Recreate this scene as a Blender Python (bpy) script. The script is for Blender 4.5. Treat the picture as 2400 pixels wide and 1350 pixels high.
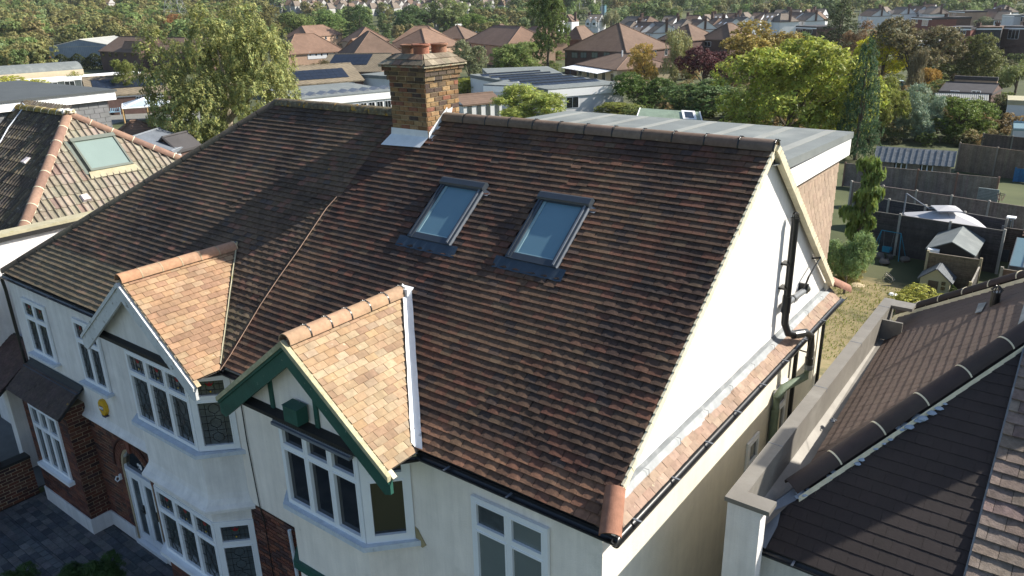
import bpy, math, random
import numpy as np
from mathutils import Vector, Matrix, noise
random.seed(7); RNG=np.random.default_rng(7)
R=math.radians
sc=bpy.context.scene
for o in list(bpy.data.objects): bpy.data.objects.remove(o)
# ------------------------------------------------------------------ camera
CAM=Vector((3.1164,-5.6347,5.0)); YAW,PIT,ROL=-0.6531584,0.3569048,0.0248985; FPX=1817.48
fwd=Vector((math.sin(YAW)*math.cos(PIT),math.cos(YAW)*math.cos(PIT),-math.sin(PIT)))
rt=Vector((math.cos(YAW),-math.sin(YAW),0)); dn=fwd.cross(rt)
cx_=rt*math.cos(ROL)+dn*math.sin(ROL); cy_=-rt*math.sin(ROL)+dn*math.cos(ROL)
cd=bpy.data.cameras.new('camera'); cam=bpy.data.objects.new('camera',cd); sc.collection.objects.link(cam)
cd.sensor_width=36; cd.lens=36*FPX/2400; cd.clip_end=6000; cd.clip_start=.1
mw=Matrix((cx_,-cy_,-fwd)).transposed().to_4x4(); mw.translation=CAM; cam.matrix_world=mw
sc.camera=cam
# ------------------------------------------------------------------ light
SAZ=math.atan2(.68,.733); SEL=R(36.3)      # azimuth from +y towards +x
sdir=Vector((math.sin(SAZ)*math.cos(SEL),math.cos(SAZ)*math.cos(SEL),math.sin(SEL)))
w=bpy.data.worlds.new('World'); sc.world=w; w.use_nodes=True
nt=w.node_tree; nt.nodes.clear()
sky=nt.nodes.new('ShaderNodeTexSky'); sky.sky_type='NISHITA'; sky.sun_disc=False
sky.sun_elevation=SEL; sky.sun_rotation=SAZ; sky.air_density=1.0; sky.dust_density=1.0; sky.ozone_density=1.0
bg=nt.nodes.new('ShaderNodeBackground'); bg.inputs[1].default_value=.095
wo=nt.nodes.new('ShaderNodeOutputWorld'); nt.links.new(sky.outputs[0],bg.inputs[0]); nt.links.new(bg.outputs[0],wo.inputs[0])
sl=bpy.data.lights.new('sun','SUN'); sl.energy=5.0; sl.angle=R(.55); sl.color=(1,.93,.82)
so=bpy.data.objects.new('sun',sl); sc.collection.objects.link(so)
so.rotation_euler=(-sdir).to_track_quat('-Z','Y').to_euler(); so.location=(30,30,60)
sc.view_settings.view_transform='Standard'; sc.view_settings.look='None'; sc.view_settings.gamma=1
sc.view_settings.exposure=.9; sc.view_settings.use_curve_mapping=False
# ------------------------------------------------------------------ helpers
COL=sc.collection
def sm(t): t=max(0.,min(1.,t)); return t*t*(3-2*t)
def T(x,y):
    d=math.hypot(x-3,y+5)
    z=-5.2-3.9*sm((y-10)/17)-2.4*sm((y-30)/70) if y>-60 else -5.2
    z+=30*sm((d-380)/900)+10*sm((d-300)/500)*sm((-x-100)/300)
    return z
def ray(px,py):
    q=cx_*(px-1200)+cy_*(py-675)+fwd*FPX; return q.normalized()
def hit(px,py,ax,val):
    q=ray(px,py); return CAM+q*((val-CAM[ax])/q[ax])
def hitp(px,py,P,n):
    q=ray(px,py); n=Vector(n); return CAM+q*((Vector(P)-CAM).dot(n)/q.dot(n))
def G(px,py,h=0.):
    q=ray(px,py); t=8.; prev=t
    for k in range(900):
        p=CAM+q*t
        if p.z<T(p.x,p.y)+h:
            a,b=prev,t
            for j in range(20):
                m=(a+b)/2; p=CAM+q*m
                if p.z<T(p.x,p.y)+h: b=m
                else: a=m
            return CAM+q*b
        prev=t; t*=1.012
        if t>2500: break
    return CAM+q*t
def depth(P): return (Vector(P)-CAM).dot(fwd)
def tag(o,label=None,cat=None,group=None,kind=None):
    if label: o['label']=label
    if cat: o['category']=cat
    if group: o['group']=group
    if kind: o['kind']=kind
    return o
WM={}
def reparent(o,p):
    o.parent=p
    if p.name in WM: o.matrix_parent_inverse=WM[p.name].inverted()
def empty(name,loc=(0,0,0),rz=0,label=None,cat=None,group=None):
    o=bpy.data.objects.new(name,None); COL.objects.link(o); o.location=loc; o.rotation_euler=(0,0,rz)
    o.empty_display_size=.2; WM[o.name]=Matrix.Translation(Vector(loc))@Matrix.Rotation(rz,4,'Z')
    return tag(o,label,cat,group)
def link(name,me,parent=None,mat=None,m=None,col=None):
    o=bpy.data.objects.new(name,me); COL.objects.link(o)
    if parent: reparent(o,parent)
    if m is not None: o.matrix_basis=m
    if col is not None: o.color=(col[0],col[1],col[2],1)
    return o
class Fr:
    """surface frame: origin, u along, v up, n outward"""
    def __init__(s,o,u,v): s.o=Vector(o); s.u=Vector(u).normalized(); s.v=Vector(v).normalized(); s.n=s.u.cross(s.v)
    def p(s,u,v,n=0.): return s.o+s.u*u+s.v*v+s.n*n
    def m(s,u,v,n=0.,rot=0.,sc_=(1,1,1)):
        M=Matrix((s.u,s.v,s.n)).transposed().to_4x4(); M.translation=s.p(u,v,n)
        return M@Matrix.Rotation(rot,4,'Z')@Matrix.Diagonal((*sc_,1))
FW=lambda y,x0=0,z0=0: Fr((x0,y,z0),(1,0,0),(0,0,1))           # faces -y : u=+x
FX=lambda x,y0=0,z0=0: Fr((x,y0,z0),(0,1,0),(0,0,1))           # faces +x : u=+y
FL=lambda x,y0=0,z0=0: Fr((x,y0,z0),(0,-1,0),(0,0,1))          # faces -x : u=-y
WORLD=Fr((0,0,0),(1,0,0),(0,1,0))
class MB:
    def __init__(s): s.v=[];s.f=[];s.c=[]
    def add(s,vs,fs,col=None):
        b=len(s.v); s.v+=[tuple(v) for v in vs]; s.f+=[tuple(b+i for i in f) for f in fs]; s.c+=[col]*len(fs); return s
    def poly(s,pts,col=None): return s.add(pts,[tuple(range(len(pts)))],col)
    def ob(s,fr,u0,u1,v0,v1,n0,n1,col=None):
        P=[fr.p(u,v,n) for n in(n0,n1) for v in(v0,v1) for u in(u0,u1)]
        return s.add(P,[(0,2,3,1),(4,5,7,6),(0,1,5,4),(2,6,7,3),(0,4,6,2),(1,3,7,5)],col)
    def box(s,x0,x1,y0,y1,z0,z1,col=None): return s.ob(WORLD,x0,x1,y0,y1,z0,z1,col)
    def prism(s,fr,uv,n0,n1,col=None):
        k=len(uv); P=[fr.p(a,b,n0) for a,b in uv]+[fr.p(a,b,n1) for a,b in uv]
        return s.add(P,[tuple(range(k))[::-1],tuple(range(k,2*k))]+[(i,(i+1)%k,k+(i+1)%k,k+i) for i in range(k)],col)
    def path(s,pts,r,n=8,caps=True,col=None,flat=None):
        pts=[Vector(p) for p in pts]; rs=r if isinstance(r,(list,tuple)) else [r]*len(pts); V=[];F=[]
        up=Vector((0,0,1))
        for i,p in enumerate(pts):
            d=(pts[min(i+1,len(pts)-1)]-pts[max(i-1,0)]).normalized()
            a=d.cross(up if abs(d.z)<.95 else Vector((1,0,0))).normalized(); b=a.cross(d)
            for k in range(n):
                t=2*math.pi*k/n; V.append(p+a*(rs[i]*math.cos(t))+b*(rs[i]*math.sin(t)))
        for i in range(len(pts)-1):
            for k in range(n): F.append((i*n+k,i*n+(k+1)%n,(i+1)*n+(k+1)%n,(i+1)*n+k))
        if caps: F+=[tuple(range(n))[::-1],tuple((len(pts)-1)*n+k for k in range(n))]
        return s.add(V,F,col)
    def arc(s,a,b,r,th,a0,a1,n=8,up=(0,0,1),col=None,r2=None):
        """half-round tile shell from a to b, angles a0..a1 around the axis, 90deg = up"""
        a=Vector(a);b=Vector(b);d=(b-a).normalized();up=Vector(up);s_=d.cross(up).normalized();u=s_.cross(d).normalized()
        V=[];r2=r2 or r
        for P,rr in((a,r),(b,r2)):
            for q in(rr,rr-th):
                for k in range(n+1):
                    t=R(a0+(a1-a0)*k/n); V.append(P+s_*(q*math.cos(t))+u*(q*math.sin(t)))
        m=n+1;F=[]
        for k in range(n):
            F+=[(k,k+1,2*m+k+1,2*m+k),(m+k,3*m+k,3*m+k+1,m+k+1),(k,m+k,m+k+1,k+1),(2*m+k,2*m+k+1,3*m+k+1,3*m+k)]
        F+=[(0,2*m,3*m,m),(n,m+n,3*m+n,2*m+n)]
        return s.add(V,F,col)
    def mesh(s,name,mat):
        me=bpy.data.meshes.new(name); me.from_pydata(s.v,[],s.f)
        if any(c is not None for c in s.c):
            at=me.attributes.new('Col','FLOAT_COLOR','FACE')
            at.data.foreach_set('color',[x for c in s.c for x in ((*c[:3],1) if c is not None else (1,1,1,1))])
        if mat: me.materials.append(mat)
        me.update(); return me
    def build(s,name,mat,parent=None,smooth=False,**kw):
        me=s.mesh(name,mat)
        if smooth:
            me.polygons.foreach_set('use_smooth',[True]*len(me.polygons))
            try: me.set_sharp_from_angle(angle=R(40))
            except Exception: pass
        o=link(name,me,parent); return tag(o,**kw) if kw else o
# ------------------------------------------------------------------ materials
_m={}
def mat(key,col=(.5,.5,.5),src='const',rough=.85,var=.2,scale=6.,bump=.15,bscale=None,spots=None,metal=0.,spec=.35,coat=0,streak=0.,stripe=None,trans=0.,emit=None,obj=False):
    """procedural surface: base colour (const / object colour / face attribute) x noise, blotches, bump"""
    if key in _m: return _m[key]
    m=bpy.data.materials.new(key); m.use_nodes=True; t=m.node_tree; N=t.nodes; L=t.links; b=N['Principled BSDF']
    geo=N.new('ShaderNodeNewGeometry'); pos=geo.outputs['Position']
    if obj:
        tc=N.new('ShaderNodeTexCoord'); pos=tc.outputs['Object']
    if src=='obj': s=N.new('ShaderNodeObjectInfo'); base=s.outputs['Color']
    elif src=='attr': s=N.new('ShaderNodeAttribute'); s.attribute_name='Col'; base=s.outputs['Color']
    else: s=N.new('ShaderNodeRGB'); s.outputs[0].default_value=(*col,1); base=s.outputs[0]
    def nz(sc_,det=4,rg=.6,vec=None):
        n=N.new('ShaderNodeTexNoise'); n.inputs['Scale'].default_value=sc_; n.inputs['Detail'].default_value=det; n.inputs['Roughness'].default_value=rg
        L.new(vec or pos,n.inputs['Vector']); return n.outputs['Fac']
    def ramp(f,a,b_,lo,hi):
        r=N.new('ShaderNodeMapRange'); r.inputs[1].default_value=a; r.inputs[2].default_value=b_; r.inputs[3].default_value=lo; r.inputs[4].default_value=hi; L.new(f,r.inputs[0]); return r.outputs[0]
    def mul(c,f):
        x=N.new('ShaderNodeMix'); x.data_type='RGBA'; x.blend_type='MULTIPLY'; x.inputs[0].default_value=1; L.new(c,x.inputs[6])
        cc=N.new('ShaderNodeCombineColor'); [L.new(f,cc.inputs[i]) for i in range(3)]; L.new(cc.outputs[0],x.inputs[7]); return x.outputs[2]
    if var:
        base=mul(base,ramp(nz(scale,6),.25,.75,1-var,1+var)); base=mul(base,ramp(nz(scale*.17,3),.3,.7,1-var*.7,1+var*.7))
    if streak:
        mp=N.new('ShaderNodeMapping'); mp.inputs['Scale'].default_value=(7,7,.5); L.new(pos,mp.inputs[0])
        base=mul(base,ramp(nz(1.,5,.7,mp.outputs[0]),.35,.75,1.,1-streak))
    if stripe:      # courses of far roofs: (axis scale vector, gauge, strength)
        mp=N.new('ShaderNodeMapping'); mp.inputs['Scale'].default_value=stripe[0]; L.new(pos,mp.inputs[0])
        wv=N.new('ShaderNodeTexWave'); wv.bands_direction='Z' if stripe[0][2] else ('X' if stripe[0][0] else 'Y'); wv.wave_profile='SAW'; wv.inputs['Scale'].default_value=.314/stripe[1]; wv.inputs['Distortion'].default_value=.4
        L.new(mp.outputs[0],wv.inputs['Vector']); base=mul(base,ramp(wv.outputs['Fac'],0,.35,1-stripe[2],1.))
    for sp in spots or []:
        c,sc_,th,wd,st=sp; x=N.new('ShaderNodeMix'); x.data_type='RGBA'; L.new(base,x.inputs[6]); x.inputs[7].default_value=(*c,1)
        L.new(ramp(nz(sc_,5,.65),th,th+wd,0,st),x.inputs[0]); base=x.outputs[2]
    L.new(base,b.inputs['Base Color'])
    b.inputs['Roughness'].default_value=rough; b.inputs['Metallic'].default_value=metal; b.inputs['Specular IOR Level'].default_value=spec
    if coat: b.inputs['Coat Weight'].default_value=coat
    if bump:
        bp=N.new('ShaderNodeBump'); bp.inputs['Strength'].default_value=bump; bp.inputs['Distance'].default_value=.02; L.new(nz(bscale or scale*4,4),bp.inputs['Height']); L.new(bp.outputs[0],b.inputs['Normal'])
    if trans: b.inputs['Transmission Weight'].default_value=trans
    _m[key]=m; return m
LICH=((.2,.19,.15),2.2,.60,.12,.55)
SPK=((.24,.22,.18),30.,.71,.04,.45)
RT=[((.15,.095,.06),1.1,.50,.25,.4),((.035,.027,.024),2.6,.56,.14,.5),SPK]
mat('tile_o',src='obj',rough=.88,var=.3,scale=18,bump=.35,bscale=60,spots=RT); mat('tile_a',src='attr',rough=.88,var=.3,scale=18,bump=.35,bscale=60,spots=RT)
LT=[((.15,.115,.08),14.,.50,.22,.45),((.04,.032,.029),2.2,.54,.15,.5),((.42,.40,.36),34,.68,.04,.7),((.38,.22,.02),4.,.70,.04,.6)]
mat('ltile_o',src='obj',rough=.95,var=.3,scale=20,bump=.4,bscale=60,spots=LT); mat('ltile_a',src='attr',rough=.95,var=.3,scale=20,bump=.4,bscale=60,spots=LT)
mat('clay_o',src='obj',rough=.85,var=.2,scale=16,bump=.2,spots=[((.55,.48,.36),11,.66,.06,.5),((.6,.42,.05),5.5,.73,.02,.8)]); mat('clay_a',src='attr',rough=.85,var=.2,scale=16,bump=.2)
mat('brick_o',src='obj',rough=.9,var=.3,scale=26,bump=.4,bscale=90); mat('brick_a',src='attr',rough=.9,var=.3,scale=26,bump=.4,bscale=90)
mat('plain_o',src='obj',rough=.8,var=.15,scale=8,bump=.1); mat('plain_a',src='attr',rough=.8,var=.15,scale=8,bump=.1)
mat('wood_o',src='obj',rough=.9,var=.3,scale=9,bump=.3,streak=.35); mat('wood_a',src='attr',rough=.9,var=.3,scale=9,bump=.3,streak=.35)
mat('mortar',(.40,.32,.21),rough=.95,var=.25,scale=20,bump=.5,bscale=70)
mat('mortar_pale',(.68,.62,.45),rough=.95,var=.14,scale=14,bump=.25,bscale=50)
mat('deck',(.05,.045,.04),rough=.95,var=.2)
mat('render_white',(.80,.775,.75),rough=.92,var=.09,scale=3,bump=.55,bscale=75,streak=.2,spots=[((.42,.42,.40),1.3,.58,.2,.4),((.25,.25,.23),8,.69,.04,.4)])
mat('render_cream',(.88,.81,.735),rough=.92,var=.07,scale=3,bump=.45,bscale=70,streak=.16,spots=[((.45,.43,.36),1.7,.62,.15,.4),((.3,.28,.22),9,.70,.04,.4)])
mat('render_side',(.74,.70,.60),rough=.92,var=.08,scale=3,bump=.3,bscale=60,streak=.1)
mat('gable_white',(.80,.79,.76),rough=.85,var=.05,scale=2,bump=.15,bscale=40,streak=.14)
mat('upvc',(.78,.80,.82),rough=.35,var=.03,bump=0,spec=.5)
mat('upvc_shade',(.55,.60,.66),rough=.5,var=.12,scale=12,bump=.1,spots=[((.3,.33,.36),9,.62,.08,.6)])  # darker, bluer uPVC: shade put into its colour, plus dirt spots
mat('white_fascia',(.88,.88,.88),rough=.45,var=.02,bump=0)
mat('glass_dark',(.012,.016,.02),rough=.06,var=0,bump=.01,bscale=2,spec=.9)
mat('glass_net',(.075,.09,.095),rough=.12,var=.35,scale=5,bump=.01,spec=.8,streak=.4)
mat('glass_blind',(.15,.175,.17),rough=.12,var=.1,scale=1.5,bump=0,spec=.8)
mat('glass_sky',(.115,.215,.275),rough=.10,var=.06,scale=1.2,bump=0,spec=.8)  # blue of the reflected sky is put into the base colour
mat('glass_edge',(.24,.36,.39),rough=.2,var=.04,bump=0,spec=.8)
mat('glass_pale',(.20,.26,.24),rough=.2,var=.06,scale=1.2,bump=.02,spec=.6)
mat('velux_grey',(.055,.068,.085),rough=.38,var=.08,bump=0,metal=.35,spec=.5)
mat('velux_olive',(.17,.19,.16),rough=.4,var=.08,bump=0,metal=.3)
mat('black_plastic',(.016,.017,.018),rough=.3,var=.15,bump=.05,spec=.5)
mat('grey_pipe',(.16,.17,.18),rough=.35,var=.1,bump=0)
mat('green_pipe',(.16,.21,.155),rough=.7,var=.2,scale=9,spots=[((.22,.09,.03),12,.64,.08,.8)])
mat('green_paint',(.022,.088,.068),rough=.55,var=.15,scale=7,bump=.2,spots=[((.26,.30,.27),9,.665,.02,.8),((.015,.05,.04),3,.55,.2,.6)])
mat('white_old',(.55,.57,.58),rough=.7,var=.12,scale=9,bump=.3,spots=[((.16,.15,.13),12,.60,.05,.75)])
mat('timber_black',(.018,.018,.018),rough=.6,var=.25,bump=.2)
mat('lead_new',(.17,.185,.195),rough=.55,var=.2,scale=5,bump=.25,bscale=9,metal=.2,spots=[((.28,.29,.29),5,.5,.2,.6)])
mat('lead_grey',(.17,.19,.22),rough=.5,var=.15,scale=4,bump=.2,metal=.2,spots=[((.33,.34,.34),6,.6,.15,.5)])
mat('lead_blue',(.045,.065,.09),rough=.45,var=.15,scale=5,bump=.15,metal=.2)
mat('white_lead',(.72,.74,.75),rough=.55,var=.1,scale=5,bump=.3,bscale=9,spots=[((.2,.22,.25),4,.62,.08,.8)])
mat('felt',(.15,.168,.168),rough=.85,var=.10,scale=1.6,bump=.3,bscale=60,spots=[((.26,.275,.26),.8,.5,.2,.5)])
mat('felt_dark',(.07,.08,.085),rough=.85,var=.12,scale=2,bump=.25,bscale=50)
mat('coping',(.38,.35,.24),rough=.9,var=.15,scale=8,bump=.3,spots=[((.3,.28,.06),5,.58,.1,.5)])
mat('zinc',(.19,.178,.158),rough=.6,var=.12,scale=3,bump=.12,metal=.15,spots=[((.31,.30,.27),1.4,.52,.2,.5)])
mat('paving_grey',(.12,.125,.125),rough=.9,var=.2,scale=3)
mat('grass',(.085,.085,.035),rough=.95,var=.3,scale=5,bump=.6,bscale=25,spots=[((.25,.20,.10),.5,.34,.16,.9),((.33,.28,.17),2.1,.60,.08,.6),((.10,.12,.035),.8,.60,.12,.7)])
mat('ground',(.062,.075,.028),rough=.95,var=.35,scale=.2,bump=.4,bscale=3,spots=[((.11,.095,.05),.05,.52,.2,.6)])
mat('tarmac',(.17,.17,.155),rough=.92,var=.12,scale=2,bump=.2)
mat('foil',(.045,.075,.02),rough=.9)
def foliage():
    m=_m['leaf']=bpy.data.materials.new('leaf'); m.use_nodes=True; t=m.node_tree; N=t.nodes; L=t.links; b=N['Principled BSDF']
    oi=N.new('ShaderNodeObjectInfo'); at=N.new('ShaderNodeAttribute'); at.attribute_name='Col'
    x=N.new('ShaderNodeMix'); x.data_type='RGBA'; x.blend_type='MULTIPLY'; x.inputs[0].default_value=1
    L.new(oi.outputs['Color'],x.inputs[6]); L.new(at.outputs['Color'],x.inputs[7]); L.new(x.outputs[2],b.inputs['Base Color'])
    b.inputs['Roughness'].default_value=.6; b.inputs['Specular IOR Level'].default_value=.25
    tr=N.new('ShaderNodeBsdfTranslucent'); mx=N.new('ShaderNodeMixShader'); mx.inputs[0].default_value=.34
    L.new(x.outputs[2],tr.inputs[0]); L.new(b.outputs[0],mx.inputs[1]); L.new(tr.outputs[0],mx.inputs[2]); L.new(mx.outputs[0],N['Material Output'].inputs[0])
    m2=_m['leaf_mass']=m.copy()
    for n in list(m2.node_tree.nodes):
        if n.type=='OBJECT_INFO': m2.node_tree.nodes.remove(n)
        elif n.type=='MIX': n.inputs[6].default_value=(1,1,1,1)
foliage()
MT=_m
# ------------------------------------------------------------------ pieces laid in courses
def clip(poly,cl):
    out=poly
    for i in range(len(cl)):
        a=cl[i]; b=cl[(i+1)%len(cl)]; ex,ey=b[0]-a[0],b[1]-a[1]; inp=out; out=[]
        for k in range(len(inp)):
            p=inp[k]; q=inp[(k+1)%len(inp)]; dp=ex*(p[1]-a[1])-ey*(p[0]-a[0]); dq=ex*(q[1]-a[1])-ey*(q[0]-a[0])
            if dp>=0: out.append(p)
            if (dp>=0)!=(dq>=0): t=dp/(dp-dq); out.append((p[0]+(q[0]-p[0])*t,p[1]+(q[1]-p[1])*t))
        if len(out)<3: return []
    return out
def area(p): return .5*sum(p[i][0]*p[(i+1)%len(p)][1]-p[(i+1)%len(p)][0]*p[i][1] for i in range(len(p)))
_var={}
def piece_mesh(key,w,l,h0,h1,th,camber,mat_,k,curl=0.):
    """one tile: raised at its lower edge (h0) falling to h1, slight camber, thickness th"""
    kk=(key,k)
    if kk in _var: return _var[kk]
    r=random.Random(hash(key)%9999+k*17 if False else k*17+int(w*1000)+int(l*7000)); W=w/2; V=[];c=camber*(.3+1.4*r.random()); j=lambda s=.0016:r.uniform(-s,s)
    xs=(-W,-W*.33,W*.33,W); cs=(-curl,c*.8,c,-curl*r.random())
    for y,h in((0,h0),(l,h1)):
        for x,cc in zip(xs,cs): V.append((x,y+(j() if y==0 else 0),h+cc*(1 if y==0 else .6)+j(.0008)))
    for x in xs: V.append((x,0,h0-th+c*.6))
    F=[(0,1,5,4),(1,2,6,5),(2,3,7,6),(8,9,1,0),(9,10,2,1),(10,11,3,2),(0,4,8),(11,7,3)]
    me=bpy.data.meshes.new(key); me.from_pydata(V,[],F); me.materials.append(mat_); me.update(); _var[kk]=me; return me
def lay(parent,name,mass,fr,polys,w,g,mo,ma,tone,maxn=300,style='tile',th=.012,over=1.2,gap=.0025,bond=.5,jit=1.,camber=.002,v0=None,u0=0.,holes=(),minfull=.93,lift=0.,headers=False,nv=6):
    """lay alike pieces over convex polygons of a frame; nearest full ones become objects, the rest one stuff mesh"""
    mb=MB(); cand=[]; r=random
    for P in polys:
        if area(P)<0: P=P[::-1]
        us=[p[0] for p in P]; vs=[p[1] for p in P]; vb=min(vs) if v0 is None else v0
        i0=int(math.floor((min(vs)-vb)/g)); i1=int(math.ceil((max(vs)-vb)/g))
        for i in range(i0,i1):
            v=vb+i*g; off=((i%2)*bond)*w+u0; vj=r.uniform(-1,1)*.002*jit
            k0=int(math.floor((min(us)-off)/w))-1; k1=int(math.ceil((max(us)-off)/w))+1
            k=k0; 
            while k<k1:
                ua=off+k*w; ub=ua+w; k+=1
                L=g*over if style=='tile' else g-gap*2
                rc=[(ua+gap,v),(ub-gap,v),(ub-gap,v+L),(ua+gap,v+L)]
                c=clip(rc,P)
                if len(c)<3: continue
                A=area(c); A0=(w-2*gap)*L
                if A<A0*.04: continue
                um,vm=(ua+ub)/2,v+L/2
                if any(h[0]<um<h[1] and h[2]<vm<h[3] for h in holes): continue
                full=A>A0*.995
                cand.append((fr,c,um,v,full,vj,L))
    cand.sort(key=lambda q:(q[0].p(q[2],q[3])-CAM).length)
    n=0; no=[]
    for (fr_,c,um,v,full,vj,L) in cand:
        P0=fr_.p(um,v+L/2); t=tone(P0); rj=r.uniform(-.006,.006)*jit; up=lift+abs(r.gauss(0,.0012))*jit
        if style=='tile' and jit>=1:
            vj+=.007*noise.noise(P0*.8)+.003*noise.noise(P0*3.1); up+=.004+.006*noise.noise(P0*.6+Vector((9,9,9))); q_=r.random()
            if full and q_<.008: vj-=r.uniform(.012,.03); rj+=r.uniform(-.05,.05)
            elif full and q_<.05: up+=.003; rj+=r.uniform(-.015,.015)
        if style=='tile': h0,h1=2*th,th*.75
        else: h0,h1=th,th
        if full and n<maxn:
            me=piece_mesh(name+mo.name+'%d%d'%(w*1000,g*1000),w-2*gap,L,h0,h1,th if style=='tile' else th+.004,camber,mo,r.randrange(nv)) if style=='tile' else flat_mesh(name+mo.name+'%d%d'%(w*1000,g*1000),w-2*gap,L,th,mo,r.randrange(nv))
            link(name,me,parent,m=fr_.m(um,v+vj,up,rj),col=t); n+=1
        else:
            cr=math.cos(rj); top=[];bot=[]
            for (a,b) in c:
                f=(b-v)/L; h=h0+(h1-h0)*f+up
                if style=='tile': h+=camber*max(0,1-abs(a-um)/(w*.5))
                top.append(fr_.p(a,b+vj,h)); bot.append(fr_.p(a,b+vj,max(h-th-(0 if style=='tile' else .006),-.004) if style=='tile' else -.002))
            k=len(c); F=[tuple(range(k))]
            for q in range(k):
                a,b=c[q],c[(q+1)%k]
                if style=='tile' and min(a[1],b[1])>v+L*.98: continue
                F.append((k+q,k+(q+1)%k,(q+1)%k,q))
            mb.add(top+bot,F,t)
    if mb.f: mb.build(mass,ma,parent,kind='stuff')
    return n
def flat_mesh(key,w,l,th,mat_,k):
    kk=(key,k,'f')
    if kk in _var: return _var[kk]
    r=random.Random(k*31+int(w*1000)+int(l*3000)); W=w/2; b=min(.004,th*.6); j=lambda s=.0012:r.uniform(-s,s)
    V=[(-W,0,-.002),(W,0,-.002),(W,l,-.002),(-W,l,-.002),(-W+b+j(),b,th+j()),(W-b,b+j(),th+j()),(W-b+j(),l-b,th+j()),(-W+b,l-b+j(),th+j())]
    me=bpy.data.meshes.new(key); me.from_pydata(V,[],[(4,5,6,7),(0,1,5,4),(1,2,6,5),(2,3,7,6),(3,0,4,7)]); me.materials.append(mat_); me.update(); _var[kk]=me; return me
def mixc(a,b,t): t=max(0,min(1,t)); return tuple(x+(y-x)*t for x,y in zip(a,b))
def jt(c,s=.12):
    k=1+random.uniform(-s,s); return tuple(max(.005,x*k*(1+random.uniform(-s*.25,s*.25))) for x in c)
def nse(p,s,o=0): return noise.noise(Vector((p[0]*s+o,p[1]*s-o,p[2]*s+o*.5)))
def window(parent,fr,u0,u1,v0,v1,cols=(1,),tr=None,glass='glass_dark',name='window',lead=False,depth_=.05,fw=.055,sill=True,label=None,n0=.026,pane_in=.018,frame='upvc',opening=()):
    """window set in a wall frame: the frame is the part; panes, lead cames and glass flowers its sub-parts"""
    mb=MB(); b=fw; A=n0-.02; Bn=n0+depth_*.5
    mb.ob(fr,u0,u1,v0,v0+b,A,Bn).ob(fr,u0,u1,v1-b,v1,A,Bn).ob(fr,u0,u0+b,v0+b,v1-b,A,Bn).ob(fr,u1-b,u1,v0+b,v1-b,A,Bn)
    tot=sum(cols); W=u1-u0-2*b; cu=u0+b; edges=[]
    for i,c in enumerate(cols):
        e=cu+W*c/tot; edges.append((cu,e)); cu=e
    for i in range(len(cols)-1): e=edges[i][1]; mb.ob(fr,e-b*.5,e+b*.5,v0+b,v1-b,A,Bn-.001)
    vt=v0+(v1-v0)*(1-tr) if tr else None
    cells=[]
    for i,(a,e) in enumerate(edges):
        a2=a+(b*.5 if i else 0); e2=e-(b*.5 if i<len(edges)-1 else 0)
        if tr: mb.ob(fr,a2,e2,vt-b*.5,vt+b*.5,A,Bn-.002); cells+=[(a2,e2,v0+b,vt-b*.5),(a2,e2,vt+b*.5,v1-b)]
        else: cells.append((a2,e2,v0+b,v1-b))
    fo=mb.build(name,MT[frame],parent)
    if label: fo['label']=label
    gs=glass if isinstance(glass,(list,tuple)) else [glass]*len(cells)
    for k,(a,e,c,d) in enumerate(cells):
        sb=.022; s=MB(); s.ob(fr,a,e,c,c+sb,n0-.018,n0+.006+Bn-n0).ob(fr,a,e,d-sb,d,n0-.018,n0+.006+Bn-n0).ob(fr,a,a+sb,c+sb,d-sb,n0-.018,n0+.006+Bn-n0).ob(fr,e-sb,e,c+sb,d-sb,n0-.018,n0+.006+Bn-n0)
        s.build('sash',MT[frame],fo)
        MB().ob(fr,a+sb,e-sb,c+sb,d-sb,n0-.012,n0-pane_in+.012).build('pane',MT[gs[k%len(gs)]],fo)
        if lead:
            q=MB(); nn=n0-.006+.004; a1,e1,c1,d1=a+sb,e-sb,c+sb,d-sb; wd,ht=e1-a1,d1-c1
            def bar(x0,y0,x1,y1,r=.004): q.path([fr.p(a1+wd*x0,c1+ht*y0,nn),fr.p(a1+wd*x1,c1+ht*y1,nn)],r,4,False)
            if ht>wd*1.0:
                for x in(.2,.8): bar(x,0,x,1)
                ny=3 if ht>wd*1.6 else 2
                for y in range(ny):
                    yb=(y+.5)/ny; h=.12 if ny==3 else .16
                    for (xa,ya,xb,y2) in((.5,yb-h,.68,yb-h*.45),(.68,yb-h*.45,.68,yb+h*.45),(.68,yb+h*.45,.5,yb+h),(.5,yb+h,.32,yb+h*.45),(.32,yb+h*.45,.32,yb-h*.45),(.32,yb-h*.45,.5,yb-h)): bar(xa,ya,xb,y2)
                    bar(.5,yb+h,.5,min(1,yb+.5/ny)); bar(.5,yb-h,.5,max(0,yb-.5/ny)); bar(0,yb,.32,yb); bar(.68,yb,1,yb)
                    if y: bar(0,y/ny,1,y/ny)
            else:
                for x in(.18,.36,.64,.82): bar(x,0,x,1)
                for y in(.33,.7): bar(0,y,1,y)
                for s_ in(-1,1): bar(.5,.15,.5+s_*.14,.42); bar(.5+s_*.14,.42,.5+s_*.12,.62)
                fl=MB(); Q=lambda x,y,n=nn+.003: fr.p(a1+wd*x,c1+ht*y,n)
                fl.poly([Q(.36,.84),Q(.42,.62),Q(.5,.58),Q(.58,.62),Q(.64,.84),Q(.56,.72),Q(.5,.88),Q(.44,.72)],(.22,.015,.015))
                fl.poly([Q(.30,.80),Q(.37,.60),Q(.44,.58),Q(.38,.68)],(.02,.09,.03)).poly([Q(.70,.80),Q(.62,.68),Q(.56,.58),Q(.63,.60)],(.02,.09,.03))
                fl.poly([Q(.5,.14),Q(.54,.21),Q(.5,.28),Q(.46,.21)],(.5,.33,.02)); fl.build('stained_flower',MT['plain_a'],fo)
            q.build('lead_cames',MT['timber_black'],fo)
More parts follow.
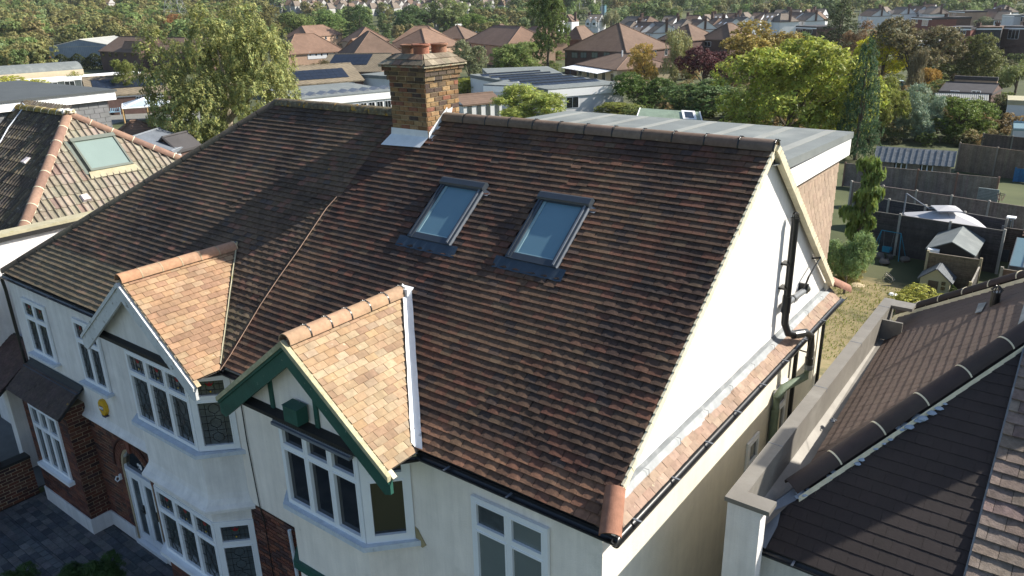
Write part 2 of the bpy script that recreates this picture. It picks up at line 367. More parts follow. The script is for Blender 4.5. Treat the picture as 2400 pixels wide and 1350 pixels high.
    if sill: MB().ob(fr,u0-.07,u1+.07,v0-.055,v0-.003,-.02,n0+.12).build('window_sill',MT['upvc_shade'],fo)
    return fo
# ================================================================== SETTING
def terrain():
    V=[];F=[];na=96; rs=[0]+[4*1.085**k for k in range(80)]
    rs=[r for r in rs if r<2600]
    V.append((3,-5,T(3,-5)))
    for r in rs[1:]:
        for a in range(na):
            t=2*math.pi*a/na; x=3+r*math.cos(t); y=-5+r*math.sin(t); V.append((x,y,T(x,y)-.03))
    for a in range(na): F.append((0,1+a,1+(a+1)%na))
    for k in range(len(rs)-2):
        for a in range(na): i=1+k*na; F.append((i+a,i+na+a,i+na+(a+1)%na,i+(a+1)%na))
    m=MB(); m.add(V,F); return m.build('ground',MT['ground'],smooth=True,kind='structure')
terrain()
def sheet(name,x0,x1,y0,y1,mt,off=.02,st=1.5):
    nx=max(1,int((x1-x0)/st)); ny=max(1,int((y1-y0)/st)); V=[(x0+(x1-x0)*i/nx,y0+(y1-y0)*j/ny,0) for j in range(ny+1) for i in range(nx+1)]
    V=[(x,y,T(x,y)+off) for x,y,_ in V]; F=[(j*(nx+1)+i,j*(nx+1)+i+1,(j+1)*(nx+1)+i+1,(j+1)*(nx+1)+i) for j in range(ny) for i in range(nx)]
    m=MB(); m.add(V,F); return m.build(name,MT[mt],kind='structure')
sheet('back_garden_lawn',-9,2.2,8.6,36,'grass',.05,.7)
sheet('passage_paving',-.15,.66,-3,8.6,'paving_grey',.035)
sheet('patio',-9,2.2,8.1,11.2,'paving_grey',.075)
# ================================================================== MAIN PAIR
PR=math.atan2(3.1805,4.0942); CP,SP=math.cos(PR),math.sin(PR); SL=math.hypot(3.1805,4.0942); RY,RZ=4.0942,3.1805
FRT=Fr((0,0,0),(1,0,0),(0,CP,SP)); BCK=Fr((0,2*RY,0),(-1,0,0),(0,-CP,SP))
PX=-6.66   # party line
def tone_right(p):
    a=nse(p,.55,3)+.5*nse(p,2.1,8); b=nse(p,.9,20); q=random.random()
    c=mixc((.120,.072,.045),(.052,.032,.025),.5+a*1.1)
    red=.10+.6*max(0,b)+.08*(p[0]>-5.2)
    if q<red: c=mixc(c,(.135,.055,.036),.25+.5*random.random())
    elif q<red+.12: c=mixc(c,(.045,.036,.034),.65)
    elif q<red+.16: c=mixc(c,(.16,.115,.07),.35)
    if p[1]<.35: c=mixc(c,(.33,.17,.10),.45*random.random()+.1)
    return jt(c,.08)
def tone_left(p):
    a=nse(p,.6,30)+.5*nse(p,2.4,5); c=mixc((.122,.083,.054),(.054,.037,.028),.5+a*1.2); q=random.random()
    if q<.10: c=mixc(c,(.19,.09,.065),.6)
    elif q<.2: c=mixc(c,(.06,.052,.05),.7)
    if p[1]<.7: c=mixc(c,(.22,.18,.11),.5)
    return jt(c,.10)
def clayt(cols): return lambda p: jt(mixc(random.choice(cols),cols[0],.35*random.random()),.09)
def brickt(dark=1.): 
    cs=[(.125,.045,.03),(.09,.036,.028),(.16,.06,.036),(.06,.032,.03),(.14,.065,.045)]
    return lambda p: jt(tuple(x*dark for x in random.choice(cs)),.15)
def bricks(parent,fr,u0,u1,v0,v1,tone,maxn=300,w=.225,g=.075,th=.006,holes=(),name='brick',u_off=0,polys=None,mo='brick_o',ma='brick_a'):
    return lay(parent,name,'brick_field',fr,polys or [[(u0,v0),(u1,v0),(u1,v1),(u0,v1)]],w,g,MT[mo],MT[ma],tone,maxn=maxn,style='flat',th=th,gap=.005,jit=.3,u0=u_off,v0=v0,holes=holes)
RH=empty('semi_detached_house',(0,0,-5.2),0,'cream rendered house with two roof windows, white side gable and grey flat-roofed rear dormer','house')
LH=empty('semi_detached_house',(-8,0,-5.2),0,'white rendered house with clay-tiled front gable, arched brick doorway and leaded windows','house')
# --- roofs
def roofdeck(parent,mb): return mb.build('roof',MT['deck'],parent)
rr=roofdeck(RH,MB().poly([FRT.p(PX,0,-.01),FRT.p(0,0,-.01),FRT.p(-.13,.34,-.01),FRT.p(-.13,SL,-.01),FRT.p(PX,SL,-.01)]).poly([BCK.p(.13,SL,-.01),BCK.p(.13,.1,-.01),BCK.p(-PX,.1,-.01),BCK.p(-PX,SL,-.01)][::-1]))
vel=[(-4.76,-3.95,2.2,3.1),(-2.95,-2.14,2.2,3.1)]
holes=[(a-.02,b+.02,c/CP-.02,d/CP+.02) for a,b,c,d in vel]+[(-6.45,-5.65,3.7/CP,9)]
lay(rr,'roof_tile','tile_field',FRT,[[(PX,.0),(-.13,.0),(-.13,SL),(PX,SL)],[(-.128,0),(0,0),(-.128,.33)]],.165,SL/51,MT['tile_o'],MT['tile_a'],tone_right,maxn=300,th=.0175,camber=.0045,holes=holes,jit=1.3,u0=.03)
lr=roofdeck(LH,MB().poly([FRT.p(-14.32,0,-.01),FRT.p(PX,0,-.01),FRT.p(PX,SL,-.01),FRT.p(-10.07,SL,-.01)]).poly([BCK.p(-PX,0,-.01),BCK.p(14.32,0,-.01),BCK.p(10.07,SL,-.01),BCK.p(-PX,SL,-.01)]))
lay(lr,'roof_tile','tile_field',FRT,[[(-14.32,0),(PX,0),(PX,SL),(-10.07,SL)]],.165,SL/51,MT['ltile_o'],MT['ltile_a'],tone_left,maxn=300,th=.0175,camber=.0045,holes=holes,jit=1.3)
lay(lr,'roof_tile','rear_tile_field',BCK,[[(-PX,0),(14.32,0),(10.07,SL),(-PX,SL)]],.165,SL/51,MT['ltile_o'],MT['ltile_a'],tone_left,maxn=0,th=.0125)
ph=math.hypot(4.25,3.1805); HIP=Fr((-14.32,0,0),(0,-1,0),(4.25/ph,0,3.1805/ph))
lay(lr,'roof_tile','side_tile_field',HIP,[[(-2*RY,0),(0,0),(-RY,ph)]],.165,ph/51,MT['ltile_o'],MT['ltile_a'],tone_left,maxn=0,th=.0125)
MB().poly([HIP.p(-2*RY,0,-.01),HIP.p(0,0,-.01),HIP.p(-RY,ph,-.01)]).build('hip_deck',MT['deck'],LH)
# --- ridge and hip tiles
def ridgeline(parent,a,b,n,r,mats,cols,name='ridge_tile',joint=None,a0=-8,a1=188,th=.014,lap=.012,lift=-.02,dirt=None):
    a=Vector(a);b=Vector(b);d=(b-a)/n
    for i in range(n):
        p=a+d*i; q=a+d*(i+1)
        z=Vector((0,0,lift+random.uniform(-.004,.004)))
        o=MB().arc(p+z,q+z-d.normalized()*lap,r,th,a0,a1,10).build(name,mats,parent,smooth=True); o.color=(*jt(random.choice(cols),.1),1)
        if joint:
            j=MB().arc(q+z-d.normalized()*.016,q+z+d.normalized()*.004,r+.004,.02,a0,a1,10)
            if joint=='clip':
                for ang in(58,92,126):
                    s_=d.normalized().cross(Vector((0,0,1))).normalized(); u=s_.cross(d.normalized()); t=R(ang); c=q+z+(s_*math.cos(t)+u*math.sin(t))*(r+.004)
                    e=(s_*-math.sin(t)+u*math.cos(t)); j.path([c-e*.022,c+e*.022],.006,4); j.path([c-d.normalized()*.028,c+d.normalized()*.018],.0055,4)
            j.build('ridge_joint',MT['black_plastic'] if joint=='clip' else MT[joint],parent)
ridgeline(RH,(-5.62,RY,RZ),(-.10,RY,RZ),12,.115,MT['clay_o'],[(.16,.115,.085),(.145,.10,.075),(.17,.125,.095)],joint='clip')
mat('ridge_lichen',src='obj',rough=.95,var=.3,scale=12,bump=.5,bscale=40,spots=[((.42,.24,.03),6,.56,.06,.85),((.22,.20,.13),14,.5,.1,.7)])
ridgeline(LH,(-10.05,RY,RZ),(-6.48,RY,RZ),8,.115,MT['ridge_lichen'],[(.13,.10,.06),(.11,.09,.06)])
ridgeline(LH,(-14.28,.03,.02),(-10.05,RY,RZ),15,.105,MT['ltile_o'],[(.13,.11,.08),(.11,.09,.07)],name='hip_tile',a0=0,a1=180)
ridgeline(LH,(-14.28,2*RY-.03,.02),(-10.05,RY,RZ),15,.105,MT['ltile_o'],[(.13,.11,.08)],name='hip_tile',a0=0,a1=180)
# --- walls of the right house
X0=-.15; WY=.05
m=MB()
m.box(PX,X0,WY,WY+.24,-5.2,-.06); m.build('front_wall',MT['render_cream'],RH)
MB().box(X0-.24,X0,WY+.24,7.5,-5.2,-.06).build('side_wall',MT['render_side'],RH)
MB().box(PX,X0,7.5,7.74,-5.2,.3).build('rear_wall',MT['render_side'],RH)
GW=FX(-.2)
gw=[(.30,.17),(7.72,.17),(7.72,.24),(RY+.03,RZ-.05),(RY-.03,RZ-.05),(.30,.20)]
MB().prism(GW,gw,-.1,0).build('gable_wall',MT['gable_white'],RH)
# verges: cream mortar bed under tile edges
def verge(p,q,wd,hg,mt,name='verge'):
    p=Vector(p);q=Vector(q);d=(q-p).normalized();n=Vector((1,0,0)); up=n.cross(d).normalized()
    if up.z<0: up=-up
    V=[];k=46
    mb=MB(); 
    for i in range(k):
        a=p+(q-p)*i/k; b=p+(q-p)*(i+1)/k; j=random.uniform(-.004,.004); t=.02
        P=[]
        for s_,lo in((a,0),(b,.0)):
            o=up*(.012 if s_ is a else -.004); P+=[s_+n*(wd/2+j)+o,s_+n*(-wd/2)+o,s_+n*(-wd/2)-up*hg,s_+n*(wd/2+j*.5-.012)-up*hg]
        mb.add(P,[(0,1,5,4),(1,2,6,5),(2,3,7,6),(3,0,4,7),(0,3,2,1),(4,5,6,7)])
    return mb.build(name,MT[mt],RH)
verge((-.112,.28,.240),(-.112,RY,RZ+.036),.03,.12,'mortar_pale')
verge((-.105,7.66,.30),(-.105,RY,RZ+.03),.10,.085,'mortar_pale')
# skirt: lead flashing, one strip of tiles, gutter
SK=Fr((0,0,0),(0,1,0),(-.2,0,.19)); ks=math.hypot(.2,.19)
fl=MB(); n=30
for i in range(n):
    a=.30+i*(7.45-.0)/n; b=a+7.45/n
    fl.add([(-.196,a,.225+.004*(i%3)),(-.196,b,.225+.004*((i+1)%3)),(-.165,b,.178),(-.165,a,.178),(-.062,b,.082+random.uniform(-.003,.004)),(-.062,a,.082)],[(0,3,2,1),(3,5,4,2)])
fl.build('lead_flashing',MT['lead_new'],RH)
MB().poly([SK.p(.05,-.02,-.01),SK.p(7.75,-.02,-.01),SK.p(7.75,ks,-.01),SK.p(.28,ks,-.01)]).build('skirt_roof',MT['deck'],RH)
lay(RH,'skirt_tile','skirt_tile_field',SK,[[(.12,-.03),(7.72,-.03),(7.72,.16),(.30,.16)]],.165,.095,MT['clay_o'],MT['clay_a'],clayt([(.28,.20,.15),(.26,.18,.135),(.30,.22,.165),(.25,.17,.125)]),maxn=120,th=.012,camber=.003,jit=2)
cl=MB()
for i in range(9):
    y=.9+i*.78; cl.path([SK.p(y,.14,.03),SK.p(y+.05,.2,.05),SK.p(y+.02,.24,.035)],.003,4)
cl.build('flashing_clips',MT['black_plastic'],RH)
def gutter(parent,a,b,r=.055,bk=.9,brk='lead_grey',name='gutter',mt='black_plastic'):
    a=Vector(a);b=Vector(b);d=(b-a).normalized()
    g=MB().arc(a,b,r,.006,180,360,8).build(name,MT[mt],parent,smooth=True)
    L=(b-a).length; m=MB(); s_=d.cross(Vector((0,0,1))).normalized()
    for i in range(int(L/bk)):
        p=a+d*(bk*(i+.5)); m.ob(Fr(p,d,s_),-.012,.012,-r-.004,r+.004,-.004,.006)
    if m.f: m.build('gutter_bracket',MT[brk],g)
    return g
gutter(RH,(-2.62,-.045,-.045),(.05,-.045,-.045)); gutter(RH,(.055,-.07,-.06),(.055,7.95,-.03)); MB().box(-2.7,-.1,-.0,.045,-.14,-.03).build('fascia_board',MT['timber_black'],RH)
MB().box(-.145,-.1,.05,7.7,-.15,-.04).build('fascia_board',MT['timber_black'],RH)
# eaves corner tiles
def bonnet(name,a,b,r0,r1,col,a0=-10,a1=190): 
    o=MB().arc(a,b,r0,.016,a0,a1,10,r2=r1).build(name,MT['clay_o'],RH,smooth=True); o.color=(*col,1)
bonnet('hip_tile',(.0,-.07,.0),(-.16,.30,.285),.115,.105,(.29,.14,.09)); RH.children[-1]['label']='terracotta half round hip tile at the front eaves corner'
bonnet('hip_tile',(.05,8.05,.06),(-.15,7.65,.30),.11,.10,(.29,.15,.105))
# --- roof windows
for (a,b,c,d) in vel:
    va,vb=c/CP,d/CP; wn=empty('roof_window',FRT.p((a+b)/2,va,0)); reparent(wn,RH); wn['label']='grey framed roof window with a pale blind line'
    m=MB().ob(FRT,a,a+.085,va,vb,.0,.085).ob(FRT,b-.085,b,va,vb,0,.085).ob(FRT,a+.085,b-.085,va,va+.10,0,.075).ob(FRT,a+.085,b-.085,vb-.06,vb,0,.08)
    m.ob(FRT,a+.02,a+.04,va+.03,vb-.1,.085,.098); m.build('frame',MT['velux_grey'],wn)
    MB().ob(FRT,b-.055,b-.03,va+.02,vb-.12,.085,.102).ob(FRT,b+.003,b+.012,va-.0,vb,.0,.08).build('side_cover',MT['lead_grey'],wn)
    m=MB().ob(FRT,a+.085,b-.085,va+.10,va+.125,.03,.06).ob(FRT,a+.085,b-.085,vb-.105,vb-.06,.03,.06).ob(FRT,a+.085,a+.13,va+.125,vb-.105,.03,.06).ob(FRT,b-.10,b-.085,va+.125,vb-.105,.03,.06); m.build('sash',MT['glass_edge'],wn)
    MB().ob(FRT,a+.13,b-.10,va+.125,vb-.105,.03,.05).build('pane',MT['glass_sky'],wn)
    pr=[(vb-.14,.10),(vb-.12,.125),(vb-.03,.125),(vb+.01,.09),(vb+.01,.0),(vb-.14,.0)]
    hd=Fr(FRT.p(a-.015,0,0),FRT.v,FRT.n); MB().prism(hd,pr,0,(b-a)+.03).build('hood',MT['velux_grey'],wn)
    fls=MB(); k=12
    for i in range(k):
        x0=a-.16+(b-a+.32)*i/k; x1=a-.16+(b-a+.32)*(i+1)/k; z=lambda q:.035+.012*math.sin(q*37)
        fls.add([FRT.p(x0,va-.17,z(x0)),FRT.p(x1,va-.17,z(x1)),FRT.p(x1,va+.01,.055),FRT.p(x0,va+.01,.055)],[(0,1,2,3)])
    fls.build('apron_flashing',MT['lead_blue'],wn)
    MB().add([FRT.p(b+.01,vb-.18,.035),FRT.p(b+.11,vb-.20,.05),FRT.p(b+.12,vb-.12,.03),FRT.p(b+.01,vb-.08,.04)],[(0,1,2,3)]).build('side_flashing',MT['lead_grey'],wn)
# --- rear dormer
DZ=2.85
dm=MB().poly([(-5.62,RY-.1,DZ+.12),(-.1,RY-.1,DZ+.12),(-.1,7.8,DZ),(-5.62,7.8,DZ)][::1])
dm=MB(); dm.add([(-5.62,RY,DZ+.10),(-.1,4.45,DZ+.06),(-.1,7.8,DZ),(-5.62,7.8,DZ),(-.1,RY-.0,DZ+.10)],[(0,4,1,2,3)])
dm.add([(-.1,4.50,DZ+.06),(-.1,4.72,DZ-.04),(-.1,7.8,DZ-.10),(-.1,7.8,DZ)],[(0,1,2,3)]).add([(-.1,7.8,DZ),(-.1,7.8,DZ-.1),(-5.62,7.8,DZ-.1),(-5.62,7.8,DZ)],[(0,1,2,3)])
dm.add([(-5.62,RY,DZ+.10),(-5.62,7.8,DZ),(-5.62,7.8,DZ-.3),(-5.62,RY,DZ-.3)],[(0,1,2,3)]); dm.build('dormer_roof',MT['felt'],RH)
mb=MB()
for i in range(8): x=-5.2+i*.68; mb.ob(Fr((x,RY,DZ+.100),(0,1,-.027),(-1,0,0)),.0,3.65,-.07,.07,0,.008)
mb.build('felt_seam',mat('seam_sheen',(.24,.25,.235),rough=.8,var=.12,scale=2,bump=.2,bscale=50),RH)  # felt seams made wide and pale, reflective streaks put into their colour
MB().prism(FX(-.115),[(5.14,DZ-.37),(7.76,DZ-.37),(7.76,DZ-.09),(4.78,DZ-.09)],-.045,0).box(-5.6,-.16,7.7,7.76,DZ-.37,DZ-.09).build('dormer_fascia',MT['white_fascia'],RH)
ck=MB(); CK=FX(-.235); ck.prism(CK,[(4.7,2.55),(7.50,.40),(7.56,.40),(7.56,2.62),(4.7,2.62)],-.06,0); co=ck.build('dormer_cheek',MT['deck'],RH)
lay(co,'cheek_tile','cheek_tile_field',CK,[[(4.75,2.55),(7.50,.38),(7.58,.38),(7.58,2.55)]],.165,.115,MT['clay_o'],MT['clay_a'],lambda p:jt((.34,.255,.19),.06),maxn=300,th=.009,camber=.002,u0=.07)
MB().box(-5.58,-.25,7.5,7.56,.3,2.5).build('dormer_rear_wall',MT['clay_a'],RH)
# --- chimney (on the party line, belongs to the right house)
chx0,chx1,chy0,chy1=-6.44,-5.65,3.67,4.47
ch=MB().box(chx0+.004,chx1-.004,chy0+.004,chy1-.004,1.5,4.02).box(chx0-.03,chx1+.03,chy0-.03,chy1+.03,3.80,4.02).build('chimney',MT['mortar'],RH)
def cht(p):
    c=random.choice([(.26,.15,.068),(.21,.115,.055),(.12,.08,.05),(.075,.052,.042),(.21,.09,.055),(.29,.19,.095),(.21,.135,.065)])
    if p[2]>3.75: c=mixc(c,(.07,.06,.045),.45)
    return jt(c,.10)
for fr,u0,u1 in((FW(chy0),chx0,chx1),(FX(chx1),chy0,chy1),(Fr((0,chy1,0),(-1,0,0),(0,0,1)),-chx1,-chx0),(FL(chx0),-chy1,-chy0)):
    vis=fr.n.y<-.5 or fr.n.x>.5
    lay(ch,'brick','brick_field',fr,[[(u0,2.72),(u1,2.72),(u1,3.80),(u0,3.80)]],.2,.0745,MT['brick_o'],MT['brick_a'],cht,maxn=90 if vis else 0,style='flat',th=.008,gap=.0055,jit=.3,u0=u0)
    for k,ex in enumerate((.025,.05,.075)):
        z=3.80+k*.0745; f2=Fr(fr.o+fr.n*ex,fr.u,fr.v)
        lay(ch,'brick','corbel_field',f2,[[(u0-ex,z),(u1+ex,z),(u1+ex,z+.0745),(u0-ex,z+.0745)]],.2,.0745,MT['brick_o'],MT['brick_a'],cht,maxn=12 if vis else 0,style='flat',th=.012,gap=.005,jit=.3,u0=u0+k*.07)
        if vis or 1: MB().box(chx0-ex,chx1+ex,chy0-ex,chy1+ex,z+.001*k,z+.073).build('corbel',MT['mortar'],ch) if fr.n.y<-.5 else None
capc=((chx0+chx1)/2,(chy0+chy1)/2)
def ring(h,e): return [(capc[0]-h+e*0,capc[1]-h,0)]
hb=.515; htp=.30; zb,zt=4.03,4.20
CB=[(capc[0]+sx*hb,capc[1]+sy*hb,zb) for sx,sy in((-1,-1),(1,-1),(1,1),(-1,1))]; CT=[(capc[0]+sx*htp,capc[1]+sy*htp,zt) for sx,sy in((-1,-1),(1,-1),(1,1),(-1,1))]
CBB=[(x,y,zb-.02) for x,y,_ in CB]
cap=MB().add(CB+CT+CBB,[(0,1,5,4),(1,2,6,5),(2,3,7,6),(3,0,4,7),(4,5,6,7),(8,9,1,0),(9,10,2,1),(10,11,3,2),(11,8,0,3),(11,10,9,8)]).build('chimney_cap',mat('capm',(.30,.27,.19),rough=.95,var=.3,scale=12,bump=1.,bscale=26,spots=[((.055,.058,.03),7,.52,.1,.85),((.38,.17,.11),3.5,.5,.1,.8),((.6,.4,.04),9,.68,.03,.9)]),ch)
for i in range(4):
    a,b,c,d=[Vector(q) for q in(CB[i],CB[(i+1)%4],CT[(i+1)%4],CT[i])]; u=(b-a).normalized(); v=((d+c)/2-(a+b)/2).normalized(); f=Fr(a,u,v); ht=((d+c)/2-(a+b)/2).length
    lay(ch,'cap_tile','cap_tile_field',f,[[(0,0),((b-a).length,0),((b-a).length-(hb-htp)*.97,ht*.97),((hb-htp)*.97,ht*.97)]],.165,.135,MT['tile_o'],MT['tile_a'],lambda p:jt(random.choice([(.22,.14,.10),(.22,.19,.14),(.15,.125,.09),(.27,.23,.17)]),.1),maxn=14,th=.012,camber=.003,jit=3)
for (x,y,c,h) in((-6.24,3.98,(.26,.135,.085),.185),(-5.90,3.90,(.29,.115,.075),.20),(-5.86,4.28,(.28,.14,.09),.19)):
    P=(x,y,4.15); pr=[(.13,0),(.128,h-.06),(.128,h-.03),(.152,h-.022),(.156,h),(.145,h+.008),(.118,h+.008),(.112,h-.05),(.11,0.03)]; n=20; V=[];F=[]
    for (r,z) in pr:
        for k in range(n): V.append((P[0]+r*math.cos(2*math.pi*k/n),P[1]+r*math.sin(2*math.pi*k/n),P[2]+z))
    for i in range(len(pr)-1):
        for k in range(n): F.append((i*n+k,i*n+(k+1)%n,(i+1)*n+(k+1)%n,(i+1)*n+k))
    F.append(tuple((len(pr)-1)*n+k for k in range(n)))
    o=MB().add(V,F).build('chimney_pot',MT['tile_o'],ch,smooth=True); o.color=(*c,1)
# chimney flashings
fr_=FRT
MB().add([(chx0-.03,chy0-.012,chy0*RZ/RY+.17),(chx1+.01,chy0-.012,chy0*RZ/RY+.17),(chx1+.02,chy0-.014,chy0*RZ/RY+.065),(chx0-.04,chy0-.014,chy0*RZ/RY+.065),(chx1-.01,chy0-.19,(chy0-.19)*RZ/RY+.075),(chx0-.10,chy0-.22,(chy0-.22)*RZ/RY+.075)],[(0,3,2,1),(3,5,4,2)]).build('front_flashing',MT['white_lead'],ch)
st=MB()
sx=chx1+.014
for i in range(5):
    y=chy0+i*.09; z=y*RZ/RY; st.add([(sx+.002*i,y,z+.0),(sx+.002*i,y+.14,z+.11),(sx+.004+.002*i,y+.115,z+.22),(sx+.004+.002*i,y+.01,z+.135)],[(0,1,2,3)])
st.add([(sx-.004,chy0-.01,chy0*RZ/RY),(sx-.004,RY-.02,RZ),(sx+.09,RY-.02,RZ+.0),(sx+.09,chy0-.1,(chy0-.1)*RZ/RY+.04)],[(0,3,2,1)])
st.add([(sx,RY+.02,RZ+.05),(sx,RY+.16,RZ+.02),(sx+.03,RY+.17,RZ+.16),(sx+.03,RY+.03,RZ+.13)],[(0,1,2,3)])
st.build('stepped_flashing',MT['white_lead'],ch)
# rope along the party line
pts=[(hitp(x,y,(0,0,.06),(0,-RZ,RY))) for x,y in((516,868),(540,832),(580,765),(610,715),(650,655),(700,585),(740,525),(765,488),(790,460))]
tag(MB().path(pts,.0065,5).build('rope',mat('ropem',(.34,.23,.17),var=.2,bump=0)),'thin pinkish rope running up the roof between the two houses','rope')
# --- front gablets
def gablet(parent,cx,hw,zt,y0,colt,rcol,nridge,joint,tl,ti):
    s=math.hypot(hw,zt); yv=zt*RY/RZ; fr=Fr((cx+hw,0,-.005),(0,1,0),(-hw/s,0,zt/s)); fl_=Fr((cx-hw,0,-.005),(0,-1,0),(hw/s,0,zt/s))
    rf=MB().poly([fr.p(y0+.02,-.05,-.01),fr.p(.02,-.05,-.01),fr.p(yv,s,-.01),fr.p(y0+.02,s,-.01)]).poly([fl_.p(-.02,-.05,-.01),fl_.p(-y0-.02,-.05,-.01),fl_.p(-y0-.02,s,-.01),fl_.p(-yv,s,-.01)]).build('gable_roof',MT['deck'],parent)
    g=s/round(s/.1)
    lay(rf,'roof_tile','tile_field',fr,[[(y0,-.04),(.03,-.04),(yv+.02,s),(y0,s)]],.168,g,MT['clay_o'],MT['clay_a'],colt,maxn=tl,th=.0125,camber=.003,jit=1.,v0=-.04)
    lay(rf,'roof_tile','shaded_tile_field',fl_,[[(-.03,-.04),(-y0,-.04),(-y0,s),(-yv-.02,s)]],.168,g,MT['clay_o'],MT['clay_a'],ti,maxn=0,th=.0125,camber=.003,jit=1.,v0=-.04)  # left slope gets darker tile tones, its shade put into the colour
    ridgeline(parent,(cx,y0-.02,zt+.01),(cx,yv-.06,zt+.01),nridge,.115,MT['clay_o'],rcol,joint=joint,a0=-5,a1=185)
    return fr,fl_,s,yv
CY0=-.50
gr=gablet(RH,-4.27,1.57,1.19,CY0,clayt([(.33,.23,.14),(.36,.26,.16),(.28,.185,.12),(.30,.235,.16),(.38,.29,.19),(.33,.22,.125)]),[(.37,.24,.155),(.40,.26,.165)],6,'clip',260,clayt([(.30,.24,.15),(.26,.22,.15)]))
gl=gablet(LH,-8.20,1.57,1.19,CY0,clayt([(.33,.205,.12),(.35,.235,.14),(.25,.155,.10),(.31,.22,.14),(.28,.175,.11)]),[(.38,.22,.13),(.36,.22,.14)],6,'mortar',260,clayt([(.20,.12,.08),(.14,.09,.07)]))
# valley strips and bargeboards
def barge(parent,cx,hw,zt,mt,wd,ymt,studs,name='bargeboard',y0=CY0):
    f=FW(y0-.005); s=math.hypot(hw,zt); ux,uz=hw/s,zt/s; ext=.12
    for sg,L in((1,ext),(-1,ext)):
        a=(cx,zt-.03); b=(cx+sg*(hw+L*ux),-.0-L*uz-.03); nx,nz=(-uz*sg*-1,0)
        off=(0,-wd/ux)
        P=[a,b,(b[0],b[1]-wd*.85),(b[0]-sg*.10,b[1]-wd*1.02),(a[0],a[1]+off[1])]
        if sg>0: P=P[::-1]
        MB().prism(f,P,-.01,.035).build(name,MT[mt],parent)
        Q=[(a[0],a[1]+.01),(b[0],b[1]+.01),(b[0],b[1]-.05),(a[0],a[1]-.06)]
        if sg>0: Q=Q[::-1]
        MB().prism(f,Q,.036,.058).build('barge_moulding',MT[mt],parent)
    # soffit between board and wall
    MB().add([(cx,y0,zt-.12),(cx+hw-.1,y0,-.02),(cx+hw-.1,-.3,-.02),(cx,WY,zt-.12)],[(0,1,2,3)]).add([(cx,y0,zt-.12),(cx-hw+.1,y0,-.02),(cx-hw+.1,-.3,-.02),(cx,WY,zt-.12)],[(3,2,1,0)]).build('soffit',MT[mt],parent)
    MB().prism(FW(-.36),[(cx-hw+.02,-.02),(cx+hw-.02,-.02),(cx,zt-.13)],-.05,.0).build('gable_panel',MT[ymt],parent)
barge(RH,-4.27,1.57,1.19,'green_paint',.235,'render_cream',True)
barge(LH,-8.20,1.57,1.19,'white_old',.235,'render_white',False)
for sg in(1,-1):
    s_l=math.hypot(1.57,1.19); ux,uz=1.57/s_l,1.19/s_l; a=(-4.27,1.19+.035); b=(-4.27+sg*(1.57+.13*ux),-.13*uz+.035); Q=[a,b,(b[0],b[1]-.07),(a[0],a[1]-.08)]
    MB().prism(FW(CY0-.02),Q if sg<0 else Q[::-1],.0,.06).build('undercloak',mat('ucloak',(.40,.375,.24),var=.25,scale=18,bump=.4),RH)
# mortar under verges of gablets
for par,cx,mt in((RH,-4.27,'mortar_pale'),(LH,-8.20,'mortar')):
    for sg in(1,-1):
        s=math.hypot(1.57,1.19); mb=MB(); k=24
        for i in range(k):
            a=i/k;b=(i+1)/k; P=lambda t,dz,yy:(cx+sg*1.70*t,yy,1.19*(1-t*1.08)+dz)
            j=random.uniform(-.004,.004)
            mb.add([P(a,.012,CY0-.012+j),P(b,.004,CY0-.012+j),P(b,-.05,CY0+.0),P(a,-.05,CY0+.0)],[(0,1,2,3)]); mb.add([P(a,.012,CY0-.012+j),P(b,.004,CY0-.012+j),P(b,.004,CY0+.05),P(a,.012,CY0+.05)],[(0,1,2,3)])
        mb.build('verge_mortar',MT[mt],par)
F_=FW(-.36)
[MB().ob(F_,x-.035,x+.035,.0,1.19-abs(x+4.27)*.76-.14,.001,.03).build('gable_stud',MT['green_paint'],RH) for x in(-4.92,-4.02)]
MB().ob(FW(-.36),-4.44,-4.17,.07,.30,.031,.20).add([(-4.45,-.57,.30),(-4.16,-.57,.30),(-4.16,-.39,.312),(-4.45,-.39,.312)],[(0,1,2,3)]).build('vent_box',MT['green_paint'],RH)
for par,cx in((RH,-4.27),(LH,-8.20)):
    m=MB(); m.add([(cx-1.38,-.36,.03),(cx+1.38,-.36,.03),(cx+1.38,-.49,-.0),(cx-1.38,-.49,-.0),(cx-1.38,-.49,-.05),(cx+1.38,-.49,-.05),(cx+1.38,-.38,-.05),(cx-1.38,-.38,-.05)],[(0,3,2,1),(3,4,5,2),(4,7,6,5)]) if par is RH else m.add([(cx-1.38,-.36,.03),(cx+1.38,-.36,.03),(cx+1.38,-.45,.0),(cx-1.38,-.45,.0),(cx-1.38,-.45,-.06),(cx+1.38,-.45,-.06),(cx+1.38,-.38,-.06),(cx-1.38,-.38,-.06)],[(0,3,2,1),(3,4,5,2),(4,7,6,5)])
    m.build('tie_board',MT['timber_black'],par)
# lead valley right of the right gablet, small ones left
def valley(par,cx,sg,mt,w1=.10,w2=.06):
    yv=1.19*RY/RZ; V=[];F=[];k=14
    for i in range(k+1):
        t=i/k; y=-.02+(yv+.04)*t; x=cx+sg*(1.57*(1-t)); z=y*RZ/RY; j=.012*math.sin(i*2.3)
        V+=[(x+sg*w1*1.0+j*.3,y,z+.062),(x+sg*.012,y,z+.05),(x-sg*w2+j*.4,y,z+.028+w2*.76+.03)]
    for i in range(k): F+=[(3*i,3*i+1,3*i+4,3*i+3),(3*i+1,3*i+2,3*i+5,3*i+4)]
    MB().add(V,F).build('valley_lining',MT[mt],par)
valley(RH,-4.27,1,'white_lead',.13,.05); valley(RH,-4.27,-1,'lead_grey',.05,.03); valley(LH,-8.2,-1,'lead_grey',.05,.03)
valley(LH,-8.2,1,'coping',.018,.02)
o=MB().box(-4.33,-4.12,1.44,1.58,1.17,1.27).build('lead_saddle',MT['white_lead'],RH)
